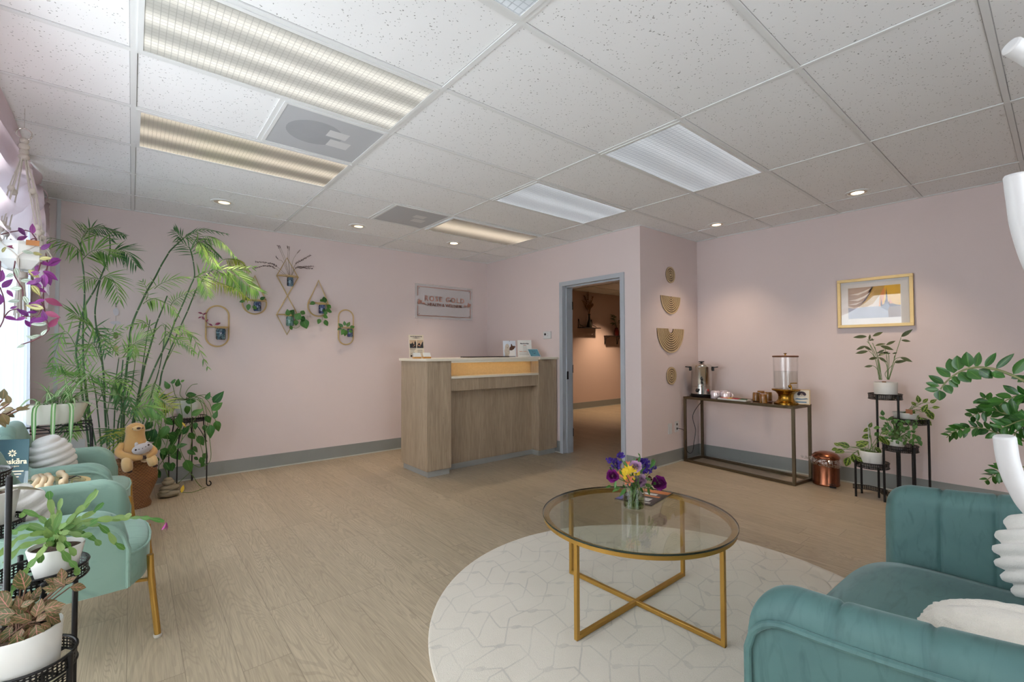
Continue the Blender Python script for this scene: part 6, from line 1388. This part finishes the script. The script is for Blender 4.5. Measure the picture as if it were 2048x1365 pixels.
# ---------------------------------------------------------------- pictures and wood art
def picture():
    y0, y1, z0, z1 = 1.416, .849, 1.488, 1.952; W_, H_ = y0-y1, z1-z0; t = thing('framed_picture', 'gold framed watercolour of a dark spired skyline on yellow, on the right wall', 'picture', (XC, (y0+y1)/2, (z0+z1)/2)); P = Panel((XC-.002, y0, z0), (0,-1,0), (0,0,1)); f = .027
    m = MB(); P.slab(m, 0, 0, W_, f, 0, .028); P.slab(m, 0, H_-f, W_, H_, 0, .028); P.slab(m, 0, f, f, H_-f, 0, .028); P.slab(m, W_-f, f, W_, H_-f, 0, .028); part(m, 'frame', simple('pale_gold_frame', (216, 186, 128), .4, .35, .05, 30), t, False, .002)
    m = MB(); P.slab(m, f, f, W_-f, H_-f, 0, .010); part(m, 'mount', simple('white_mount', (224, 220, 216), .7), t, False)
    x0, x1, v0, v1 = .085, W_-.09, .085, H_-.085; d = .010
    def art(nm, rgb, polys, k, var=.18):
        m = MB()
        for pl in polys: P.poly(m, [(lerp(x0, x1, a), lerp(v0, v1, b)) for a, b in pl], d+.0003*k, .0003)
        part(m, nm, simple(nm+'_wash', rgb, .8, 0, var, 14), t, False)
    art('yellow_sky', (226, 176, 36), [[(0,0),(1,0),(1,1),(0,1)]], 0); art('orange_glow', (222, 140, 60), [[(.6,.36),(.66,.36),(.72,.8),(.7,.95),(.64,.8)], [(.78,.36),(.86,.4),(.8,.62)]], 1)
    art('pale_left_sky', (214, 200, 186), [[(0,.3),(.6,.36),(.62,.75),(.55,1),(0,1)]], 1); art('reflected_ochre_drape', (190, 152, 70), [[(.2,.36),(.34,.35),(.48,.44),(.62,.7),(.72,1),(.46,1),(.36,.7),(.28,.5)]], 2, .3); art('reflected_grey_drape', (176, 152, 132), [[(0,.42),(.12,.36),(.24,.4),(.34,.56),(.44,.8),(.5,1),(0,1)]], 2, .25)  # drapes: curtains mirrored in the glass, painted onto the artwork
    art('reflected_drape_highlight', (222, 212, 200), [[(.02,.78),(.2,.76),(.36,.84),(.48,.97),(.36,.9),(.2,.82)], [(.02,.6),(.2,.57),(.36,.68),(.44,.82),(.3,.7),(.16,.63)], [(0,.46),(.16,.45),(.3,.55),(.16,.5)]], 3)  # bright folds of the mirrored curtains, also painted on
    art('misty_water', (158, 164, 182), [[(0,0),(.78,0),(.78,.3),(.6,.36),(.3,.36),(.1,.33),(0,.36)]], 3, .2); art('brown_foreground', (122, 92, 76), [[(.78,0),(1,0),(1,.36),(.9,.36),(.8,.42),(.76,.32)]], 4, .2)
    art('violet_skyline', (70, 44, 66), [[(.63,.36),(.64,.52),(.655,.52),(.66,.4),(.7,.42),(.715,.52),(.73,.56),(.735,.74),(.745,.92),(.755,.74),(.765,.55),(.775,.46),(.79,.5),(.8,.42),(.86,.42),(.92,.38),(1,.36),(1,.34),(.8,.32)], [(.635,.36),(.64,.68),(.65,.5),(.655,.36)]], 5, .1)
    art('slate_roof_shape', (108, 112, 136), [[(.63,.34),(.76,.44),(.8,.34),(.755,.2)]], 6, .1)
    m = MB(); P.slab(m, f, f, W_-f, H_-f, .0145, .016); part(m, 'glass', glassmat('picture_glass', tint=.05), t, False)
picture()
def rings(name, label, cx, cz, R_, n, half, hole=.0):
    t = thing(name, label, 'wall art', (cx, YD, cz)); bm_, tm = simple('dark_walnut_line', (78, 54, 30), .6, 0, .1, 30), simple('pale_tan_wood', (200, 176, 138), .55, 0, .08, 40); y = YD-.001
    a0, a1 = (PI, 2*PI) if half else (0, 2*PI); N = 48
    def ann(m, r0, r1, d0, d1):
        for i in range(N):
            b0, b1 = lerp(a0, a1, i/N), lerp(a0, a1, (i+1)/N); q = [(r0*math.cos(b0), r0*math.sin(b0)), (r1*math.cos(b0), r1*math.sin(b0)), (r1*math.cos(b1), r1*math.sin(b1)), (r0*math.cos(b1), r0*math.sin(b1))]
            m.prism([V((cx+x, y-d0, cz+z)) for x, z in q], (0, -(d1-d0), 0))
    m = MB(); ann(m, max(hole-.004, 0), R_, 0, .005); part(m, 'backing', bm_, t, False); w = (R_-hole)/n; m = MB()
    for k in range(n):
        r0 = hole+w*k; ann(m, r0+(.16*w if r0 > 0 else 0), r0+w*.74 if k < n-1 else r0+w*.97, .005, .009)
    part(m, 'wood_arcs', tm, t, False)
rings('round_wood_art', 'upper round wood ring art, topmost of the four on the recess wall', 4.726, 2.14, .094, 4, False)
rings('half_round_wood_art', 'smaller half round wood arc art, second from the top on the recess wall', 4.725, 1.893, .203, 8, True, .012)
rings('half_round_wood_art', 'larger half round wood arc art, third from the top on the recess wall', 4.722, 1.524, .276, 9, True, .05)
rings('round_wood_art', 'lower round wood ring art just above the steel urn', 4.724, .99, .1, 4, False)

# ---------------------------------------------------------------- gold wall planters with jars
def jar_mat(name, a, b):
    t = NT(name); co = t.coord(); n = t.noise(co, 38, 3, 1.5); t.pbr(t.ramp(n, [(.35, lin(a)), (.5, lin(b)), (.62, lin((120, 150, 160)))]), .1, 0, None, Coat_Weight=.6); return t.m
J1 = jar_mat('blue_teal_glaze', (16, 28, 62), (26, 70, 88)); J2 = jar_mat('deep_blue_glaze', (14, 22, 70), (24, 40, 110)); J3 = jar_mat('green_glaze', (48, 92, 84), (92, 130, 112)); J4 = jar_mat('slate_blue_glaze', (24, 44, 80), (70, 96, 120))
def outline(t, pts, closed=True, r=.0075): part(MB().tube([V((x, YA-.012, z)) for x, z in pts], r, 8, closed=closed), 'gold_frame', M_GOLDM, t)
def shelf(t, x, z, hw, jm, jx, jw=.036, jh=.115):
    m = MB().tube([V((x+hw*math.cos(a), YA-.012-hw*.9*math.sin(a), z)) for a in [PI*i/16 for i in range(17)]], .005, 8).tube([V((x-hw, YA-.012, z)), V((x+hw, YA-.012, z))], .005, 8)
    part(m, 'holder_ring', M_GOLDM, t)
def jar(label, x, z, jm, r=.036, h=.115):
    c = V((x, YA-.075, z-h)); t = thing('glazed_jar', label, 'vase', c, 'glazed jars in the gold wall planters'); part(MB().lathe([(.0001, 0), (r*.8, 0), (r, .012), (r, h-.03), (r*.86, h-.012), (r*.92, h+.002), (r*.8, h+.004), (r*.74, h-.02)], c, 28, caps=False), 'jar_body', jm, t)
    part(MB().lathe([(r*.99, h-.012), (r*1.22, h-.006), (r*1.22, h), (r*.99, h+.002)], c, 24, caps=False), 'gold_collar', M_GOLDM, t); return t, c+V((0, 0, h))
def capsule(cx, z0, z1, hw): 
    P = []
    for i in range(17): a = PI*i/16; P.append((cx+hw*math.cos(a), z1-hw+hw*math.sin(a)))
    for i in range(17): a = PI+PI*i/16; P.append((cx+hw*math.cos(a), z0+hw+hw*math.sin(a)))
    return P
def tear(cx, cz, r, apex):
    b = math.acos(r/(apex-cz)); P = [(cx, apex)]
    for i in range(29): a = PI/2+b+(2*PI-2*b)*i/28; P.append((cx+r*math.cos(a), cz+r*math.sin(a)))
    return P
def planter(label, loc): return thing('gold_wall_planter', label, 'wall planter', loc, 'gold wall planters')
random.seed(31)
t = planter('gold capsule shaped wall planter nearest the palm, its jar holding a thin purple sprig', (.677, YA, 1.54)); outline(t, capsule(.677, 1.332, 1.752, .1)); shelf(t, .677, 1.532, .1, J1, .69)
jt, tp = jar('square dark blue glazed jar in the capsule planter nearest the palm', .700, 1.525, J1, .044, .125)
st = MB().tube(bez([tp-V((0,0,.02)), at(420, 650, 'y', YA-.08), at(410, 640, 'y', YA-.08), at(405, 627, 'y', YA-.08)], 12), .002, 5); lf = MB()
for s in ((425,652,10,150),(430,650,14,20),(408,640,9,120),(406,630,9,30),(405,628,10,160),(403,634,8,200),(412,645,8,60)): pxleaf(lf, *s, 'y', YA-.08, .4)
part(st, 'sprig_stem', M_STEMP, jt); part(lf, 'sprig_leaves', G_TRAR, jt, angle=80)
t = planter('gold teardrop wall planter half hidden behind the palm fronds', (1.015, YA, 1.8)); outline(t, tear(1.015, 1.80, .115, 2.10)); shelf(t, 1.015, 1.83, .112, J2, 1.0)
jt, tp = jar('dark blue glazed jar in the teardrop planter behind the palm fronds', 1.03, 1.825, J2, .038); lf = MB()
for s in ((500,600,14,160),(498,608,14,-100),(505,612,12,-40),(520,600,12,30),(490,602,12,190)): pxleaf(lf, *s, 'y', YA-.09, .6)
part(lf, 'vine_leaves', G_POTH, jt, angle=80)
t = planter('gold double diamond wall planter with dried stems above and a green jar below', (1.34, YA, 1.9)); outline(t, [(1.335, 2.337), (1.232, 2.125), (1.342, 1.908), (1.232, 1.69), (1.34, 1.467), (1.455, 1.69), (1.342, 1.908), (1.455, 2.125)], True, .006)
shelf(t, 1.342, 2.125, .11, J4, 1.35); shelf(t, 1.342, 1.69, .11, J3, 1.35)
jt, tp = jar('slate blue glazed jar of dried lavender in the upper gold diamond', 1.355, 2.118, J4, .034, .11)
lv = simple('dried_lavender', (92, 74, 80), .9, 0, .2, 60); sk = simple('dried_stem', (128, 112, 76), .8, 0, .2, 40); stm = MB(); n_ = 0
for pts, hd in (([(570,545),(556,535),(540,527),(512,524)], 1), ([(570,545),(552,538),(535,532),(510,536)], 1), ([(575,545),(590,530),(605,520),(621,511)], 1), ([(575,545),(592,536),(608,534),(626,533)], 1), ([(575,545),(590,538),(605,536),(624,538)], 1), ([(572,545),(568,520),(560,500),(555,491)], 0), ([(573,545),(571,520),(563,500),(559,492)], 0), ([(575,545),(576,520),(576,500),(575,493)], 0), ([(576,545),(578,520),(579,505),(578,494)], 0), ([(577,545),(585,525),(592,510),(600,501)], 0), ([(572,545),(566,525),(557,520),(552,513)], 0)):
    P = [tp-V((0,0,.03))]+[at(a, b, 'y', YA-.08+rnd(-.03, .03)) for a, b in pts[1:]]; cc = bez(P, 24); stm.tube(cc, .0014, 5)
    h = MB(); s0 = 9 if hd else 18
    for i in range(s0, 25, 1):
        for q in range(4 if hd else 2): a = rnd(0, 2*PI); h.leaf(cc[i], V((math.cos(a), rnd(-1, 1), math.sin(a)))+(cc[i]-cc[i-1]).normalized()*.6, (0, -1, .2), .014 if hd else .010, .006, .1, 2)
    part(h, 'dried_flower_head', lv, jt, angle=80)
part(stm, 'dried_stems', sk, jt)
jt, tp = jar('grey green glazed jar with a trailing pothos in the lower gold diamond', 1.355, 1.682, J3, .04, .12); lf, st = MB(), MB()
for s in ((578,634,18,60,.9),(577,632,14,100,.7),(592,640,16,60,.9),(600,636,14,-20,.9),(606,638,22,-70,.8),(592,640,12,-90,.8),(580,652,10,-60,.7),(603,630,12,60,.8)): pxleaf(lf, s[0], s[1], s[2], s[3], 'y', YA-.1, s[4])
st.tube(bez([tp, at(590, 628, 'y', YA-.1), at(602, 634, 'y', YA-.1), at(601, 650, 'y', YA-.1), at(592, 657, 'y', YA-.1), at(582, 653, 'y', YA-.1)], 20), .002, 5); part(lf, 'vine_leaves', G_POTH, jt, angle=80); part(st, 'vine', M_STEMG, jt)
t = planter('gold teardrop wall planter between the double diamond and the narrow capsule', (1.679, YA, 1.83)); outline(t, tear(1.679, 1.81, .118, 2.115)); shelf(t, 1.679, 1.84, .112, J2, 1.69)
jt, tp = jar('cobalt blue glazed jar in the uncovered teardrop planter, a small vine trailing right', 1.70, 1.833, J2, .037); lf, st = MB(), MB()
for s in ((650,606,14,100),(654,610,12,-40),(655,616,12,-70),(646,618,10,-60),(652,622,10,-100),(646,632,12,-20),(650,640,14,-70),(640,638,12,-110),(630,605,12,200),(640,603,10,20),(656,622,9,-20)): pxleaf(lf, *s, 'y', YA-.1, .7)
st.tube(bez([tp, at(650, 602, 'y', YA-.1), at(654, 616, 'y', YA-.1), at(648, 630, 'y', YA-.1), at(644, 640, 'y', YA-.1)], 16), .0018, 5); part(lf, 'vine_leaves', G_POTH, jt, angle=80); part(st, 'vine', M_STEMG, jt)
t = planter('narrow gold capsule wall planter nearest the reception desk', (2.003, YA, 1.57)); outline(t, capsule(2.003, 1.362, 1.785, .09)); shelf(t, 2.003, 1.568, .09, J1, 2.02)
jt, tp = jar('nearly black blue jar in the narrow capsule planter nearest the desk', 2.03, 1.562, J2, .034, .11); lf = MB()
for s in ((686,655,12,140),(688,658,14,-110),(692,660,14,-100),(684,658,10,190),(694,654,12,60),(700,656,12,20),(690,652,10,100),(698,660,10,-40)): pxleaf(lf, *s, 'y', YA-.1, .6)
part(lf, 'vine_leaves', G_POTH, jt, angle=80)

# ---------------------------------------------------------------- bouquet and magazine on the coffee table
def bouquet():
    z = .459; c = at(1268, 1017, 'z', z); c.z = z+.0005; t = thing('glass_vase', 'clear cylindrical glass vase half full of water on the coffee table', 'vase', c); r = .056; h = .118
    part(MB().lathe([(.0001, 0), (r-.004, 0), (r, .004), (r, h), (r-.003, h), (r-.003, .008), (.0001, .008)], c, 48, caps=False), 'glass', M_GLASS, t); part(MB().lathe([(.0001, .009), (r-.005, .009), (r-.005, .07), (.0001, .07)], c, 40, caps=False), 'water', glassmat('greenish_water', (206, 214, 180)), t)
    b = thing('flower_bouquet', 'mixed bouquet of purple, yellow, orange and mauve flowers standing in the glass vase', 'flowers', c); random.seed(41); Y = c.y; st = MB(); top = c+V((0, 0, h))
    f = lambda x, y: at(1180+x*.11, 890+y*.11, 'y', Y+rnd(-.03, .03))
    def stem(p): st.tube(bez([c+V((rnd(-.035, .035), rnd(-.035, .035), .012)), top+V((rnd(-.03, .03), rnd(-.03, .03), -.02)), p], 10), .0022, 5)
    pm, ym, om, mm, dm = simple('violet_floret', (84, 54, 170), .7, 0, .25, 90), simple('yellow_petals', (236, 200, 40), .6, 0, .1, 60), simple('coral_petals', (222, 124, 90), .55, 0, .15, 50), simple('mauve_petals', (232, 190, 226), .6, 0, .2, 60), simple('plum_petals', (146, 34, 136), .65, 0, .25, 60)
    for x, y, w in ((530,190,55),(350,290,45),(480,300,55),(460,400,70),(980,300,80),(1010,380,50),(960,460,75),(1040,470,50),(1160,420,35),(720,720,30)):
        p = f(x, y); stem(p); m = MB()
        for k in range(int(w/2.2)):
            q = p+V((rnd(-1, 1), rnd(-1, 1), rnd(-.6, .6)))*w*.00032; 
            for j in range(4): a = j*1.57+k; m.leaf(q, (math.cos(a), rnd(-.8, .2), math.sin(a)), (0, -1, 0), .009, .008, -.2, 2)
        part(m, 'statice_cluster', pm, b, angle=80)
    def ruffle(nm, x, y, R_, mat, n):
        p = f(x, y)+V((0, -.01, 0)); stem(p); m = MB(); vd = (CAMP-p).normalized()
        u_ = vd.orthogonal().normalized(); w_ = vd.cross(u_)
        for k in range(n):
            q = k/n; a = k*2.4; rr = R_*math.sqrt(q); d = u_*math.cos(a)+w_*math.sin(a)
            m.leaf(p+d*rr*.35+vd*R_*(.5-.5*q), d*(q+.15)+vd*(1.1-q), d*-1+vd*.6, R_*.66, R_*.8, -.2, 4, .7, .3, .5, wav=.05)
        part(m, nm, mat, b, angle=80)
    ruffle('carnation', 865, 640, .042, mm, 46); ruffle('carnation', 800, 390, .034, mm, 34); ruffle('plum_carnation', 1230, 690, .042, dm, 44); ruffle('plum_carnation', 380, 560, .034, dm, 32); ruffle('dark_bloom', 840, 290, .014, simple('rust_bud', (150, 70, 50), .6), 10); ruffle('dark_bloom', 1060, 610, .016, simple('maroon_bud', (104, 34, 40), .6), 10)
    def daisy(x, y, R_):
        p = f(x, y)+V((0, -.02, 0)); stem(p); m = MB(); vd = (CAMP-p).normalized(); u_ = vd.orthogonal().normalized(); w_ = vd.cross(u_)
        for k in range(22): a = k*2.4; d = u_*math.cos(a)+w_*math.sin(a); m.leaf(p+vd*.002*(k % 3), d+vd*.25, vd, R_*rnd(.7, 1), R_*.3, .1, 3, .6)
        m.ball(p+vd*.004, R_*.22, 8, 6); part(m, 'yellow_chrysanthemum', ym, b, angle=80)
    for x, y, R_ in ((630,440,.028), (720,430,.026), (790,500,.022), (600,590,.027), (690,590,.024), (570,480,.022)): daisy(x, y, R_)
    def lily(x, y, dirs, L):
        p = f(x, y)+V((0, -.025, 0)); stem(p); m = MB(); vd = (CAMP-p).normalized()
        for a in dirs: a = math.radians(a); d = CR*math.cos(a)+CU*math.sin(a); m.leaf(p, d+vd*.5, vd+d*.2, L, L*.42, .25, 5, .5)
        part(m, 'alstroemeria', om, b, angle=80)
    lily(630, 620, (100, 200, -20, -80, -130, 40), .032); lily(460, 510, (90, 200, 160, 20, -50), .026); lily(610, 350, (110, 60, 150, 200), .024)
    gl = MB()
    for s in ((1300,937,24,55),(1303,927,18,60),(1280,913,10,120),(1276,925,18,70),(1290,958,22,-10),(1310,955,18,-40),(1232,962,20,-100),(1228,968,18,-60),(1222,972,14,200),(1240,975,20,-150),(1252,978,24,-130),(1246,970,16,-60),(1300,972,18,-60),(1296,975,20,-80),(1290,968,20,-30),(1270,930,16,100),(1255,935,16,120),(1218,935,14,-40),(1238,940,16,-60),(1282,945,16,60),(1306,966,14,-20),(1264,976,16,-90),(1280,975,16,-60)): pxleaf(gl, s[0], s[1], s[2]*.8, s[3], 'y', Y-.03+rnd(-.03, .03), .3)
    part(gl, 'foliage', G_FERN, b, angle=80); part(st, 'stems', M_STEMG, b)
bouquet()
def magazine():
    z = .4592; q = [at(a, b, 'z', z) for a, b in ((1229, 999), (1276, 976), (1335, 985), (1303, 1013))]; O = q[0]; ex = q[3]-q[0]; ey = q[1]-q[0]; t = thing('magazine', 'dark and orange magazine lying behind the vase on the coffee table', 'magazine', (q[0]+q[2])/2)
    def quad(a0, b0, a1, b1): return [O+ex*a+ey*b for a, b in ((a0, b0), (a1, b0), (a1, b1), (a0, b1))]
    dz = V((0, 0, .004)); part(MB().prism(quad(0, 0, 1, 1), dz), 'cover', simple('dark_cover', (52, 40, 38), .3), t, False)
    for nm, rgb, qs in (('orange_band', (214, 122, 50), [(.05, .78, .98, .97), (.45, .5, .9, .58)]), ('white_block', (222, 218, 212), [(.3, .2, .8, .38), (.35, .62, .75, .72), (.5, .08, .9, .14)]), ('blue_corner', (92, 96, 160), [(.01, .02, .16, .9)])):
        m = MB()
        for a in qs: m.prism([p+dz for p in quad(*a)], (0, 0, .0004))
        part(m, nm, simple(nm, rgb, .3, 0, .25, 60), t, False)
magazine()

# ---------------------------------------------------------------- hallway shelves
def hall():
    y = HY
    for k, (x0, x1, z, up) in enumerate(((7.56, 8.17, 1.80, 1), (8.46, 9.1, 1.635, -1))):
        t = thing('wall_shelf', ('black wall shelf with brackets above it, on the left in the hallway', 'black wall shelf with brackets under it, on the right in the hallway')[k], 'shelf', ((x0+x1)/2, y, z))
        part(MB().box((x0, y-.16, z-.012), (x1, y, z+.006)), 'board', simple('dark_board', (40, 28, 24), .5), t, False)
        for x in (x0+.02, x1-.16): part(MB().tube([V((x, y-.005, z+up*.19)), V((x, y-.005, z)), V((x, y-.15, z)), V((x, y-.15, z+up*.02)), V((x, y-.05, z+up*.06)), V((x, y-.02, z+up*.18)), V((x, y-.005, z+up*.19))], .007, 6), 'bracket', M_BLACKM, t)
    c = V((7.86, y-.08, 1.807)); t = thing('narrow_vase', 'dark narrow necked vase of dried pampas on the left hallway shelf', 'vase', c); part(MB().lathe([(.0001, 0), (.06, 0), (.065, .03), (.045, .11), (.022, .18), (.02, .27), (.035, .3)], c, 24), 'vase_body', simple('dark_green_vase', (48, 44, 30), .4), t); random.seed(51)
    p_, s_ = simple('dried_pampas', (128, 84, 40), .9), MB()
    for dx, h in ((-.22, .6), (-.1, .72), (-.02, .8), (.07, .7), (.13, .55), (.02, .6)):
        e = c+V((dx, rnd(-.04, .04), h-.05)); cc = bez([c+V((0,0,.27)), c+V((dx*.4, 0, .42)), e], 14); s_.tube(cc, .004, 5); m = MB()
        for i in range(6, 15):
            for q in range(5): a = rnd(0, 2*PI); m.leaf(cc[i], V((math.cos(a)*.5, math.sin(a)*.5, .9)), (0, -1, 0), .07, .014, .3, 2)
        part(m, 'plume', p_, t, angle=80)
    part(s_, 'stems', p_, t)
    c = V((8.83, y-.08, 1.642)); t = thing('red_bottle_vase', 'dark red glass vase with green sprigs on the right hallway shelf', 'vase', c); part(MB().lathe([(.0001, 0), (.05, 0), (.055, .02), (.055, .12), (.04, .16), (.04, .19)], c, 24), 'vase_body', simple('oxblood_glass', (88, 26, 20), .15), t); m = MB()
    for k in range(12):
        a = rnd(-1, 1.2); e = c+V((a*.12, rnd(-.04, .04), rnd(.3, .48))); m.tube([c+V((0,0,.17)), e], .003, 4); m.leaf(e, (a, 0, rnd(-.3, .5)), (0, -1, .3), .12, .03, .3)
    m.uv = {}; part(m, 'sprigs', simple('olive_sprig', (72, 86, 46), .6), t, angle=80)
hall()
